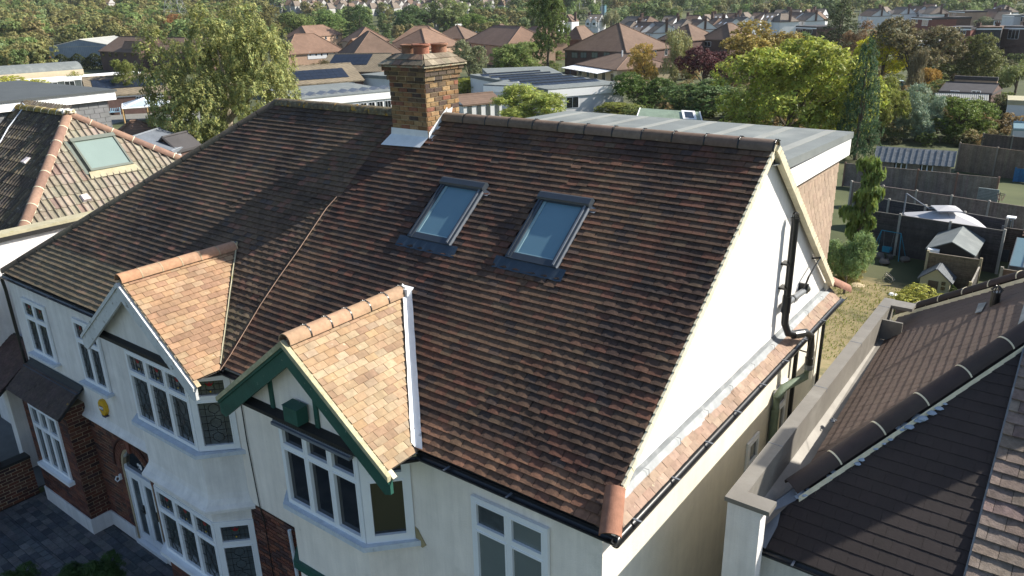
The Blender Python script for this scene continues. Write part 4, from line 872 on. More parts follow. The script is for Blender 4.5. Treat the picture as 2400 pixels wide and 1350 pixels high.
# side slope (pantiles): strong rolls as geometry
def pantiles(parent,name,mass,fr,P,w,g,ma_o,ma_a,tone,maxn=300):
    r_=w*.17
    def mesh(k):
        key=('pan%d'%(w*1000),k,ma_o.name)
        if key in _var: return _var[key]
        q=random.Random(k); V=[];F=[];xs=(-.5,-.36,-.30,-.1,.12,.18,.26,.34,.42,.5); zs=(.0,.0,-.0,-.006,.0,.022,.036,.036,.022,.0)
        for y,h in((0,.03),(g*1.12,.008)):
            for x,z in zip(xs,zs): V.append((x*w*.995,y+q.uniform(-.003,.003),h+z+q.uniform(-.001,.001)))
        n=len(xs); F=[(i,i+1,n+i+1,n+i) for i in range(n-1)]
        for x in xs: V.append((x*w*.995,0,.002))
        F+=[(2*n+i,2*n+i+1,i+1,i) for i in range(n-1)]
        me=bpy.data.meshes.new(name); me.from_pydata(V,[],F); me.materials.append(ma_o); me.update(); _var[key]=me; return me
    us=[p[0] for p in P]; vs=[p[1] for p in P]; cand=[]; mb=MB()
    for i in range(int((max(vs)-min(vs))/g)+1):
        v=min(vs)+i*g
        for k in range(int(min(us)/w)-1,int(max(us)/w)+1):
            ua=k*w; c=clip([(ua,v),(ua+w,v),(ua+w,v+g),(ua,v+g)],P)
            if len(c)<3 or area(c)<w*g*.15: continue
            cand.append((ua+w/2,v,area(c)>w*g*.99))
    cand.sort(key=lambda q:(fr.p(q[0],q[1])-CAM).length); n=0
    for u,v,full in cand:
        t=tone(fr.p(u,v))
        me=mesh(random.randrange(5))
        if n<maxn and full: link(name,me,parent,m=fr.m(u,v),col=t); n+=1
        else:
            pts=[fr.p(u+q.co.x,v+q.co.y,q.co.z) for q in me.vertices]
            if not full:
                keep=[]
                for q in me.vertices: 
                    uu,vv=u+q.co.x,v+q.co.y; keep.append((uu,vv))
                ok=lambda a:len(clip([(a[0]-.002,a[1]-.002),(a[0]+.002,a[1]-.002),(a[0]+.002,a[1]+.002),(a[0]-.002,a[1]+.002)],P))>2
                fl=[ok((a,min(b,v+g*.98))) for a,b in keep]
                fs=[tuple(p.vertices) for p in me.polygons if sum(fl[i] for i in p.vertices)>=2]
            else: fs=[tuple(p.vertices) for p in me.polygons]
            mb.add(pts,fs,t)
    if mb.f: mb.build(mass,ma_a,parent,kind='stuff')
sroof=MB().poly([LS.p(0,0,-.005),LS.p(6.3,0,-.005),LS.p(A1.y-B0.y,vl,-.005)]).build('side_roof',MT['deck'],WH)
LT2=[((.42,.40,.33),9.,.58,.10,.5),((.5,.36,.04),3.3,.74,.03,.7)]
mat('pan_o',src='obj',rough=.95,var=.22,scale=10,bump=.4,bscale=50,spots=LT2); mat('pan_a',src='attr',rough=.95,var=.22,scale=10,bump=.4,bscale=50,spots=LT2)
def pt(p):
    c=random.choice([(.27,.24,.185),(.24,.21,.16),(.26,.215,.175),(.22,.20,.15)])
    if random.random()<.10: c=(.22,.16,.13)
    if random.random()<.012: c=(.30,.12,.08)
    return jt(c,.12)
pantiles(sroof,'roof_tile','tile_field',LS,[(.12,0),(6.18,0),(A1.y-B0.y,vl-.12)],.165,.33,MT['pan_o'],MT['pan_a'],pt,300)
fa=math.atan2(A1.z,A1.y-B0.y); LFr=Fr((0,B0.y,0),(1,0,0),(0,math.cos(fa),math.sin(fa))); vf=math.hypot(A1.z,A1.y-B0.y)
froof=MB().poly([LFr.p(-32,0,-.005),LFr.p(B0.x,0,-.005),LFr.p(A1.x,vf,-.005),LFr.p(-32,vf,-.005)]).build('front_roof',MT['deck'],WH)
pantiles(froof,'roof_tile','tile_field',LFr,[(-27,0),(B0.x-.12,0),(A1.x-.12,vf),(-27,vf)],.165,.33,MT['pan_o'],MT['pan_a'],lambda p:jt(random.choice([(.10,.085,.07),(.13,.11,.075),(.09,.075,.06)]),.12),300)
MB().poly([(A1.x,A1.y,A1.z-.01),(B1.x,B1.y,0),(-32,B1.y,0),(-32,A1.y,A1.z-.01)]).build('rear_roof',MT['deck'],WH)
pc=[(.25,.155,.11),(.23,.14,.105),(.27,.17,.12)]
ridgeline(WH,B0+Vector((-.0,0,.03)),A1,8,.125,MT['clay_o'],pc,name='hip_tile',joint='mortar_pale',a0=0,a1=180)
ridgeline(WH,B1+Vector((0,0,.03)),A1,9,.125,MT['clay_o'],pc,name='hip_tile',joint='mortar_pale',a0=0,a1=180)
mat('ridge_moss',src='obj',rough=.95,var=.3,scale=9,bump=.8,bscale=40,spots=[((.34,.24,.03),5,.42,.18,.9),((.10,.11,.03),11,.5,.1,.8),((.5,.48,.4),9,.63,.05,.7)])
ridgeline(WH,(-27,A1.y,A1.z),A1,18,.125,MT['ridge_moss'],[(.2,.15,.10)],joint='mortar_pale',a0=0,a1=180)
bl=MB()
for k in range(14): blob(bl,A1+Vector((random.uniform(-.22,.16),random.uniform(-.15,.15),random.uniform(.04,.13))),random.uniform(.06,.10),.6)
bl.build('apex_mortar',MT['ridge_moss'],WH,smooth=True); WH.children[-1].color=(.30,.25,.15,1)
# mortar line under the front hip tile
d=(A1-B0).normalized(); s_=Vector((.55,.6,-.3)); m=MB(); P=[]
for i in range(60):
    c=B0+(A1-B0)*i/59+Vector((0,.0,.03)); e=Vector((0,1,0))*(.17+random.uniform(-.018,.018))+Vector((.0,0,0)); P.append((c+Vector((.02,.09,.02)),c+e+Vector((.015,0,.045-.0))))
for i in range(59): m.add([*P[i],*P[i+1]],[(0,1,3,2)])
m.build('hip_mortar',MT['mortar_pale'],WH)
# roof window on the side slope
def onS(px,py): p=hitp(px,py,B0,LS.n); return ((p-LS.o).dot(LS.u),(p-LS.o).dot(LS.v))
q=[onS(165,335),onS(257,318),onS(314,385),onS(213,410)]
uu0=(q[0][0]+q[3][0])/2; uu1=(q[1][0]+q[2][0])/2; vv0=(q[2][1]+q[3][1])/2; vv1=(q[0][1]+q[1][1])/2
wn=empty('roof_window',LS.p(uu0,vv0)); reparent(wn,WH); wn['label']='square olive framed roof window with pale reflecting glass'
m=MB().ob(LS,uu0,uu0+.05,vv0,vv1,0,.11).ob(LS,uu1-.05,uu1,vv0,vv1,0,.11).ob(LS,uu0+.05,uu1-.05,vv0,vv0+.07,0,.105).ob(LS,uu0-.02,uu1+.02,vv1-.10,vv1+.02,0,.13).ob(LS,uu0-.14,uu0-.06,vv0-.05,vv1,.0,.055); m.build('frame',MT['velux_olive'],wn)
MB().ob(LS,uu0+.05,uu1-.05,vv0+.07,vv1-.10,.02,.085).build('pane',MT['glass_pale'],wn)
m=MB().add([LS.p(uu0-.08,vv0-.20,.05),LS.p(uu1+.12,vv0-.20,.05),LS.p(uu1+.05,vv0,.075),LS.p(uu0-.05,vv0,.075)],[(0,1,2,3)]); m.build('apron_flashing',MT['coping'],wn)
# roof vents
def rvent(fr,u,v,mt='lead_new'):
    P=[(u-.11,v-.10),(u+.11,v-.10),(u+.11,v+.12),(u-.11,v+.12)]; b=[fr.p(a,b_,.03) for a,b_ in P]; t=[fr.p(u-.09,v-.09,.12),fr.p(u+.09,v-.09,.12),fr.p(u+.08,v+.10,.085),fr.p(u-.08,v+.10,.085)]
    MB().add(b+t,[(4,5,6,7),(0,1,5,4),(1,2,6,5),(2,3,7,6),(3,0,4,7)]).build('roof_vent',mat('ventw',(.62,.55,.55),rough=.5,bump=0),WH)
rvent(LS,*onS(200,467)); p=hitp(66,380,(0,B0.y,0),LFr.n); rvent(LFr,p.x,(p-LFr.o).dot(LFr.v))
cab=[hitp(x,y,LFr.p(0,0,.07),LFr.n) for x,y in((-20,360),(2,330),(20,298),(38,275),(50,258),(62,250))]
MB().path(cab+[Vector((cab[-1].x-.3,A1.y,A1.z+.14))],.016,6).build('roof_cable',MT['upvc_shade'],WH)
# coping of the parapet facing us
MB().box(-16.0,-15.62,-.2,8,.38,.45).build('coping',MT['coping'],WH); MB().box(-15.97,-15.70,-.1,7.9,-5.2,.38).build('side_wall',MT['render_white'],WH)
MB().box(-32,-15.97,1.2,1.45,-5.2,-.03).build('front_wall',MT['render_white'],WH)
MB().box(-15.70,-15.62,-.15,7.9,.28,.375).build('soffit',MT['timber_black'],WH)
# its dormer
dz=2.58; dfa=MB().box(-22.06,-22.0,3.2,6.85,dz-.27,dz-.02).box(-29,-22.06,6.79,6.85,dz-.27,dz-.02).build('dormer_fascia',MT['white_fascia'],WH)
MB().box(-29,-21.96,2.9,6.9,dz-.02,dz+.04).build('dormer_roof',MT['felt_dark'],WH)
dc=MB().box(-22.3,-22.14,3.2,6.6,.6,dz-.27).build('dormer_cheek',MT['deck'],WH)
lay(dc,'slate','slate_field',FX(-22.14),[[(3.3,.9),(6.62,.9),(6.62,dz-.27),(3.3,dz-.27)]],.30,.15,MT['slate_o'],MT['slate_a'],lambda p:jt((.17,.175,.18),.05),maxn=120,th=.008,camber=0,gap=.006,over=1.1,jit=.4)
# front bits of this neighbour in the lower left corner
PH=empty('porch_roof',(-15.8,-.6,-5.2),0,'dark tiled porch roof on timber posts at the left picture edge','porch')
pf=Fr((-18.2,-1.05,-2.85),(1,0,0),(0,.75,.55)); lp=math.hypot(.75,.62)
pd=MB().prism(pf,[(0,0),(3.85,0),(3.85,1.75),(0,1.75)],-.05,0).build('roof',MT['timber_black'],PH)
lay(pd,'roof_tile','tile_field',pf,[[(0,0),(3.85,0),(3.85,1.7),(0,1.7)]],.165,.1,MT['ltile_o'],MT['ltile_a'],lambda p:jt((.075,.045,.04),.15),maxn=100,th=.012)
br=mat('brownpaint',(.035,.018,.014),rough=.5)
MB().box(-14.75,-14.63,-1.0,-.88,-4.22,-2.9).box(-18.2,-14.5,-1.03,-.91,-3.02,-2.88).build('timber_post',br,PH)
wx=MB().box(-19,-14.75,.6,.85,-5.2,-.3).build('front_wall',MT['render_white'],WH)
window(WH,FW(.6),-16.75,-15.15,-4.3,-2.9,(1,1),None,'glass_net','window')
window(WH,FW(.6),-16.3,-15.1,-1.9,-.8,(1,1),None,'glass_net','window')
MB().prism(FW(.6),[(-15.0,-.75),(-14.82,-.72),(-14.80,-1.02),(-14.9,-1.12),(-15.0,-1.08)],0,.07).build('alarm_box',mat('alw',(.62,.66,.62),bump=0),WH)
# low brick wall between the drives
WL=empty('garden_wall',(-14.6,-2.5,-5.2),0,'low brick dividing wall with dark coping left of the block-paved drive','wall')
wb=MB().box(-14.70,-14.50,-9,-.36,-5.2,-4.28).build('wall_core',MT['mortar'],WL)
bricks(wb,FX(-14.50),-4.5,-.36,-5.2,-4.28,brickt(.8),maxn=200)
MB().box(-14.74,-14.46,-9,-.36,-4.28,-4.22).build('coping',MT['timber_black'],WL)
# ================================================================== FRONT DRIVE
MB().box(-24,-14.74,-9,.6,-5.5,-5.19).build('neighbour_drive',MT['paving_grey'],kind='structure')
DR=MB().box(-14.5,-3,-9,.05,-5.5,-5.215).build('driveway',MT['timber_black'],kind='structure')
dfr=Fr((-14.45,-7,-5.215),(1,0,0),(0,1,0))
def pav(p): return jt(random.choice([(.075,.085,.095),(.105,.11,.115),(.06,.068,.078),(.13,.13,.13)]),.12)
lay(DR,'paving_block','paving_field',dfr,[[(0,2.5),(7.8,2.5),(7.8,7.02),(0,7.02)]],.24,.16,MT['brick_o'],MT['brick_a'],pav,maxn=300,style='flat',th=.012,gap=.004,jit=1)
# linear drain
dg=MB(); 
for i in range(26): dg.box(-14.1+i*.2,-13.92+i*.2,-1.32,-1.20,-5.2,-5.192)
tag(dg.build('drain_channel',mat('drain',(.14,.16,.17),metal=.5,rough=.5)),'long narrow grey drainage grating set across the block paving','drain')
# ================================================================== VEGETATION
def sph(rng,n):
    v=rng.normal(size=(n,3)); return v/np.linalg.norm(v,axis=1)[:,None]
def crown_arrays(seed,lobes,ncl,per,leaf,spread,flat=1.,droop=0.,tone=.35,long_=1.6,inner=.25,nout=.8):
    """leaf quads in clusters over the surfaces of the lobes; normalised crown, z 0..1, radius ~.5"""
    rng=np.random.default_rng(seed); Lb=np.array(lobes,float); A=(Lb[:,3]*Lb[:,4]*Lb[:,5])**(2/3); p=A/A.sum()
    idx=rng.choice(len(Lb),ncl,p=p); d=sph(rng,ncl); d[:,2]=np.where(d[:,2]<-.55,-d[:,2],d[:,2])
    rad=np.where(rng.random(ncl)<inner,rng.uniform(.35,.8,ncl),rng.uniform(.86,1.08,ncl))
    c=Lb[idx,:3]+d*Lb[idx,3:6]*rad[:,None]
    keep=np.ones(ncl,bool)
    for j in range(len(Lb)):
        q=(c-Lb[j,:3])/Lb[j,3:6]; r=np.linalg.norm(q,axis=1); keep&=~((r<.62)&(idx!=j))
    c=c[keep]; d=d[keep]; n=len(c)
    tcl=1+tone*(rng.random(n)-.5)*1.6
    C=np.repeat(c,per,0); D=np.repeat(d,per,0); Tn=np.repeat(tcl,per)*(1+.35*(rng.random(n*per)-.5))
    off=sph(rng,n*per)*(rng.random(n*per)**.5)[:,None]*spread*np.array([1,1,flat]); P=C+off
    if droop: P[:,2]-=droop*rng.random(n*per)
    nn=D*nout+sph(rng,n*per)*.9+np.array([0,0,.25]); nn/=np.linalg.norm(nn,axis=1)[:,None]
    t=np.cross(nn,sph(rng,n*per)); t/=np.linalg.norm(t,axis=1)[:,None]
    if droop: t=t*.5+np.array([0,0,-1.])*.9; t-=nn*(t*nn).sum(1)[:,None]; t/=np.linalg.norm(t,axis=1)[:,None]
    b=np.cross(nn,t); s=leaf*(.6+.8*rng.random(n*per))[:,None]
    V=np.stack([P-t*s*long_*.5,P+b*s*.5,P+t*s*long_*.5,P-b*s*.5],1)
    hue=rng.random(n*per)
    col=np.stack([Tn*(1+.25*(hue-.5)),Tn,Tn*(1-.2*(hue-.5))],1)
    return V,col
def leafmesh(name,V,col,mt='leaf'):
    n=len(V); me=bpy.data.meshes.new(name); me.vertices.add(4*n); me.vertices.foreach_set('co',V.reshape(-1)); me.loops.add(4*n); me.polygons.add(n)
    me.loops.foreach_set('vertex_index',np.arange(4*n)); me.polygons.foreach_set('loop_start',np.arange(n)*4)
    at=me.attributes.new('Col','FLOAT_COLOR','FACE'); at.data.foreach_set('color',np.concatenate([col,np.ones((n,1))],1).reshape(-1))
    me.materials.append(MT[mt]); me.update(); return me
def L_round(seed,n=16,zc=.52,rx=.34,rz=.34,lr=.17,flatb=0.):
    r=random.Random(seed); o=[(0,0,zc,rx*.72,rx*.72,rz*.75)]
    for i in range(n):
        a=r.uniform(0,6.28); t=r.uniform(-.8,1); q=math.sqrt(max(0,1-t*t)); k=r.uniform(.75,1.25)*lr
        o.append((rx*q*math.cos(a),rx*q*math.sin(a),zc+rz*t,k,k,k*.85))
    return o
def L_cone(seed,n=40,w=.3,top=.02,p=1.):
    r=random.Random(seed); o=[]
    for i in range(n):
        t=(i+.5)/n; rad=(top+(w-top)*(1-t)**p); a=i*2.4+r.uniform(-.4,.4); k=rad*.42+.035
        o.append((rad*.6*math.cos(a),rad*.6*math.sin(a),.04+t*.92,k,k,.07))
        if i%3==0: o.append((0,0,.04+t*.92,rad*.6,rad*.6,.06))
    return o
def L_plume(seed,n=26,w=.42):
    r=random.Random(seed); o=[]
    for i in range(n):
        a=r.uniform(0,6.28); q=w*math.sqrt(r.random()); zz=r.uniform(.18,.78)*(1-.35*q/w)+.08
        k=r.uniform(.085,.15); o.append((q*math.cos(a),q*math.sin(a),zz,k,k,k*1.75))
    return o
KIND={}
def defk(k,lobes,**kw): KIND[k]=(lobes,kw)
defk('round',lambda s:L_round(s,16),ncl=1100,per=18,leaf=.017,spread=.038,tone=.5)
defk('oval',lambda s:L_round(s,20,.52,.25,.40,.15),ncl=1200,per=18,leaf=.015,spread=.035,tone=.5)
defk('bush',lambda s:L_round(s,16,.42,.36,.40,.2),ncl=1000,per=16,leaf=.021,spread=.045,tone=.5)
defk('open',lambda s:L_round(s,15,.55,.36,.34,.11),ncl=700,per=18,leaf=.015,spread=.045,inner=.4)
defk('weep',lambda s:L_round(s,14,.55,.27,.36,.13),ncl=480,per=16,leaf=.015,spread=.035,droop=.16,long_=3)
defk('cone',lambda s:L_cone(s,54,.40,.03,.7),ncl=2200,per=18,leaf=.0105,spread=.022,flat=1.2,inner=.15,tone=.6)
defk('cedar',lambda s:L_cone(s,34,.46,.05,.8),ncl=800,per=16,leaf=.015,spread=.05,flat=.35,inner=.2)
defk('plume',lambda s:L_plume(s,46,.40),ncl=4200,per=22,leaf=.0078,spread=.018,flat=1.7,droop=.02,long_=2.3,inner=.10,tone=.5,nout=1.3)
defk('bigleaf',lambda s:L_round(s,24,.5,.36,.38,.15),ncl=2300,per=13,leaf=.0125,spread=.030,droop=.03,long_=2.4,tone=.6)
defk('feather',lambda s:L_round(s,12,.45,.34,.36,.16),ncl=620,per=22,leaf=.012,spread=.06,long_=5,droop=.0,inner=.2)
defk('far',lambda s:L_round(s,9,.5,.36,.40,.2),ncl=60,per=7,leaf=.13,spread=.07,long_=1.2,inner=.1)
defk('branchy',lambda s:[(random.Random(s+i).uniform(-.22,.22),random.Random(s+i+50).uniform(-.22,.22),.2+.78*i/11,.13+.05*(i%3),.13+.05*(i%3),.045) for i in range(12)],ncl=420,per=9,leaf=.055,spread=.06,long_=1.7,flat=.35,droop=.01,tone=.5,inner=.3)
_cr={}
def crown_mesh(kind,k):
    if (kind,k) in _cr: return _cr[(kind,k)]
    lob,kw=KIND[kind]; L=lob(k*13+5); V,c=crown_arrays(k*7+3,L,**kw); _cr[(kind,k)]=(leafmesh('crown',V,c),L); return _cr[(kind,k)]
_tk={}
def trunk_mesh(kind,k,L,mt):
    if (kind,k,mt) in _tk: return _tk[(kind,k,mt)]
    m=MB(); r=random.Random(k); top=.62 if kind in('cone','cedar') else .45
    m.path([(0,0,-.08),(0,0,.12),(r.uniform(-.02,.02),r.uniform(-.02,.02),top),(0,0,top+.2)],[.034,.026,.014,.004],7)
    for l in r.sample(L,min(8,len(L))):
        z0=r.uniform(.15,.45); e=Vector(l[:3]); m.path([(0,0,z0),Vector((e.x*.5,e.y*.5,(z0+e.z)*.52)),e],[.013,.008,.003],5,False)
    me=m.mesh('trunk',MT[mt]); _tk[(kind,k,mt)]=me; return me
mat('bark',(.11,.085,.06),var=.3,scale=12,bump=.4); mat('bark_pale',(.32,.27,.21),var=.3,scale=12,bump=.3)
ntree=0
def tree(name,label,kind,base,h,w,col,k=0,group=None,bark='bark',cat='tree',rz=None,cb=0.):
    """crown and trunk parts under an Empty at the foot; cb = clear trunk below the crown, as a fraction"""
    global ntree
    ntree+=1; e=empty(name,base,0,label,cat,group); me,L=crown_mesh(kind,k); rz=random.uniform(0,6.28) if rz is None else rz
    M=Matrix.Translation((0,0,h*cb))@Matrix.Rotation(rz,4,'Z')@Matrix.Diagonal((w,w,h*(1-cb),1))
    o=bpy.data.objects.new('crown',me); COL.objects.link(o); o.parent=e; o.matrix_basis=M; o.color=(*[c*1.22 for c in col],1)
    tw=max(.55,min(1,h/w*.6))
    o=bpy.data.objects.new('trunk',trunk_mesh(kind,k,L,bark)); COL.objects.link(o); o.parent=e; o.matrix_basis=Matrix.Rotation(rz,4,'Z')@Matrix.Diagonal((w,w,h*(1 if cb==0 else 1.0),1)); o.color=(1,1,1,1)
    return e
def treepx(name,label,kind,x,yb,yt,wpx,col,k=0,wf=1.15,d=None,**kw):
    """tree whose foot stands where the ground is seen (or would be seen) at x,yb; top at yt"""
    B=G(x,yb)
    if d is not None:
        q=ray(x,yb); B=CAM+q*(d/q.dot(fwd)); B.z=T(B.x,B.y)
    dep=depth(B); top=CAM+ray(x,yt)*(dep/ray(x,yt).dot(fwd)); h=top.z-B.z; w=wpx/FPX*dep*wf
    return tree(name,label,kind,B,h*1.03,w,col,k,**kw)
E_=lambda r,g,b:(r,g,b)
PL=[
('gum_tree','huge multi-stemmed grey-green tree left of the chimney, rising above the long roof','plume',545,352,-8,322,(.225,.24,.085),0,dict(bark='bark_pale',wf=1.12)),
('young_tree','small bushy tree with a bare pale trunk beside the glazed canopy','open',306,262,136,66,(.15,.17,.045),0,dict(bark='bark_pale',cb=.3)),
('cedar_tree','dark spreading evergreen behind the brown estate roofs left of the chimney pots','cedar',848,112,14,105,(.05,.085,.03),1,{}),
('poplar_tree','tall dark green tree standing between the brown hipped roofs','oval',1284,175,-22,112,(.11,.15,.04),0,{}),
('round_tree','feathery rounded green bush-shaped tree in front of the brown roofs','feather',1212,185,92,118,(.16,.21,.06),0,{}),
('olive_tree','grey-green rounded tree just right of the chimney','oval',1102,200,92,92,(.17,.19,.10),1,{}),
('shrub','pale yellow-green bush behind the left end of the flat felt roof','feather',1245,300,188,165,(.26,.30,.07),1,{'cat':'bush'}),
('shrub','yellow-green leafy bush close to the chimney right side above the garden room','bush',1096,224,178,66,(.24,.26,.05),0,{'cat':'bush'}),
('shrub','small yellow-flecked bush peeking over the ridge left of the chimney','bush',829,262,228,62,(.30,.29,.06),1,{'cat':'bush'}),
('scrub_tree','thin brownish tree in front of the solar panelled roof','open',743,212,136,80,(.14,.12,.06),1,{}),
('birch_tree','golden yellow tree beside the brown annex roof','oval',1508,205,108,90,(.40,.29,.075),2,{}),
('weeping_birch','pale drooping birch in front of the brown hipped houses','weep',1582,205,66,88,(.26,.26,.11),0,dict(bark='bark_pale')),
('copper_tree','dark red-purple leaved tree among the green ones','round',1648,214,104,118,(.085,.030,.032),1,{}),
('holly_bush','dark green dense bush at the right of the white school wall','bush',1505,262,162,120,(.075,.12,.025),1,{'cat':'bush'}),
('laurel_bush','yellow-edged low bush just over the grey flat roof','bush',1450,275,238,100,(.20,.22,.05),0,{'cat':'bush'}),
('laurel_bush','wide mid green bush beneath the copper-leaved tree','bush',1640,278,186,160,(.10,.15,.05),0,{'cat':'bush'}),
('cherry_tree','large bright yellow-green tree with long hanging leaves right of the flat roof','bigleaf',1842,348,88,330,(.27,.30,.055),0,{}),
('autumn_tree','broad golden brown tree behind the big bright green one','round',1778,200,52,190,(.27,.21,.055),2,{}),
('cypress_tree','tall narrow blue-green conifer between the broadleaf trees','cone',2003,375,88,92,(.06,.105,.05),0,dict(wf=1.5)),
('cedar_tree','tall dark evergreen standing before the terraced houses','cedar',1962,145,0,125,(.055,.07,.028),2,{}),
('acacia_tree','brilliant lemon yellow tree in the right half','round',2064,196,78,112,(.50,.48,.03),0,{}),
('brown_tree','broad twiggy brown-olive tree behind the lemon yellow one','round',2130,200,36,170,(.165,.145,.07),1,{}),
('brown_tree','reddish brown bare-branched tree left of the lemon yellow one','open',2010,185,48,95,(.22,.14,.07),2,{}),
('willow_tree','silvery grey-blue rounded willow above the fences','feather',2146,328,192,108,(.21,.27,.19),2,{}),
('apple_tree','fresh green round tree right of the silvery willow','round',2246,330,228,140,(.13,.18,.035),0,{}),
('garden_tree','olive green tree under the red brick dormer house','round',2278,200,82,120,(.13,.14,.045),3,{}),
('garden_tree','small orange-yellow tree right of the lemon yellow one','round',2172,215,158,50,(.36,.23,.05),0,{}),
('garden_tree','dark evergreen tree below the white dormer windows near the right edge','cedar',2345,140,72,78,(.055,.08,.03),0,{}),
('garden_tree','blackish red tree cut by the right picture edge','round',2400,140,84,72,(.06,.045,.03),0,{}),
('garden_tree','pale green tree at the right edge above the white garage','weep',2378,222,134,92,(.20,.23,.08),1,{}),
('garden_tree','green bushy tree below the dark tall evergreen','round',1880,135,72,70,(.13,.19,.05),1,{}),
('garden_tree','mid green garden tree behind the blue-green conifer left side','oval',1925,205,110,66,(.13,.19,.04),0,{}),
('garden_tree','loose yellow-green tree right of the blue-green conifer','bigleaf',2065,330,170,92,(.20,.22,.05),1,{}),
('garden_tree','brownish wispy tree above the corrugated shed roof','weep',2140,235,110,60,(.15,.13,.07),0,{}),
('garden_tree','dark hedge-like tree beside the white garage','bush',2330,292,222,70,(.09,.09,.035),2,{}),
('garden_tree','olive bush left of the brown garage gable','bush',2210,205,150,70,(.13,.15,.04),3,{}),
('climbing_tree','leafy branch with big bright leaves beside the brown tiled dormer','branchy',1996,640,372,72,(.13,.175,.045),2,dict(wf=1.5)),
('pine_bush','soft feathery green bush behind the rear corner of the dormer','feather',1978,690,512,98,(.19,.26,.10),1,{'cat':'bush'}),
('hedge_bush','orange-tinted clipped bush on the lawn behind the tiled dormer','bush',1968,655,590,80,(.22,.19,.05),3,{'cat':'bush'}),
('garden_shrub','yellow-green shrub with reddish tips in front of the small playhouse','bush',2160,732,670,118,(.30,.30,.06),2,{'cat':'bush'}),
('round_tree','rounded dark green tree behind the grey corrugated warehouse','round',276,92,30,66,(.14,.16,.045),3,{}),
('sapling','small dark tree in front of the grey corrugated warehouse wall','round',206,148,110,28,(.06,.10,.05),2,{}),
('autumn_shrub','wispy yellow-green shrub left of the solar panels','weep',182,216,165,56,(.26,.25,.07),2,{'cat':'bush'}),
('yellow_shrub','bright yellow-green bush behind the dark flat dormer roof','bush',45,225,176,120,(.36,.36,.06),2,{'cat':'bush'}),
('dark_bush','dark green bush at the left of the corrugated warehouse','bush',93,150,112,60,(.10,.12,.04),3,{'cat':'bush'}),
('red_bush','orange-red leaved bush beneath the warehouse wall','bush',118,152,132,40,(.30,.12,.045),1,{'cat':'bush'}),
('brown_round_tree','rust brown round tree beside the steel pylon','round',404,92,35,66,(.26,.13,.05),2,{}),
('garden_tree','light green tree behind the small white-gabled brown house','round',700,110,30,90,(.15,.19,.06),0,{}),
('garden_tree','bright green bushy tree between the estate roofs and the dark cedar','round',772,92,20,80,(.16,.23,.07),1,{}),
('garden_tree','olive-brown round tree behind the huge grey-green one','round',640,100,16,84,(.15,.14,.05),3,{}),
('garden_tree','fresh green tree behind the chimney pots to the right','round',1105,95,32,70,(.14,.20,.05),0,{}),
('garden_tree','pale feathery tree among the estate roofs','round',1180,110,52,46,(.19,.21,.08),1,{}),
('garden_tree','broad light green tree at the top centre','round',1045,80,-8,110,(.19,.23,.09),2,{}),
('garden_tree','dark green twin-crowned tree left of the light green one at the top','round',968,85,14,80,(.09,.14,.05),3,{}),
('garden_tree','green tree in front of the terrace with white gables','round',1660,70,22,60,(.17,.21,.06),3,{}),
('garden_tree','rounded pale tree left of the brick chimneys row','weep',1432,75,18,46,(.24,.24,.13),1,{}),
('garden_tree','light green tree standing in the far right terrace','round',2270,68,18,58,(.19,.25,.08),0,{}),
('garden_tree','pale grey-green tree in front of a far white gable','round',2308,78,38,56,(.19,.21,.12),1,{}),
]
for (nm,lb,kd,x,yb,yt,wp,c,k,kw) in PL: treepx(nm,lb,kd,x,yb,yt,wp,c,k,**kw)
# front garden shrub in shade
for (px,py,h,w,lb) in((262,1392,.9,.8,'dark green shrub at the bottom picture edge, below the bay window'),(190,1396,.7,.8,'dark shrub left of its taller neighbour at the bottom edge of the drive'),(60,1400,.7,.8,'small dark shrub in the bottom left corner of the paved drive')):
    B=G(px,py); tree('front_shrub',lb,'feather',B,h,w,(.045,.085,.025),0,cat='bush',group='shrubs in the front garden')
# hedge
hd=G(60,166); he=G(365,158)
def hedge(label,A,B,h,wd,col,n):
    A=Vector(A);B=Vector(B); L=(B-A).length; d=(B-A)/L; s_=Vector((-d.y,d.x,0)); rng=np.random.default_rng(5)
    t=rng.random(n)*L; a=rng.random(n)*math.pi; P=np.array(A)[None]+t[:,None]*np.array(d)+ (np.cos(a)*wd/2)[:,None]*np.array(s_)+np.array([0,0,1])*(np.abs(np.sin(a))**.4*h*(.9+.15*np.sin(t*1.3))*np.where(rng.random(n)<.5,rng.random(n),1))[:,None]
    nn=sph(rng,n)+np.array([0,0,.6]); nn/=np.linalg.norm(nn,axis=1)[:,None]; tt=np.cross(nn,sph(rng,n)); tt/=np.linalg.norm(tt,axis=1)[:,None]; b=np.cross(nn,tt); s=.16*(.6+rng.random(n))[:,None]
    V=np.stack([P-tt*s,P+b*s,P+tt*s,P-b*s],1); q=(.6+.8*rng.random(n))[:,None]*np.array(col)[None]
    o=link('hedge',leafmesh('hedge',V,q,'leaf_mass')); tag(o,label,'hedge'); 
hedge('long dark clipped hedge behind the barrel-roofed school wing',hd,he,(4.2),2.2,(.06,.075,.03),9000)
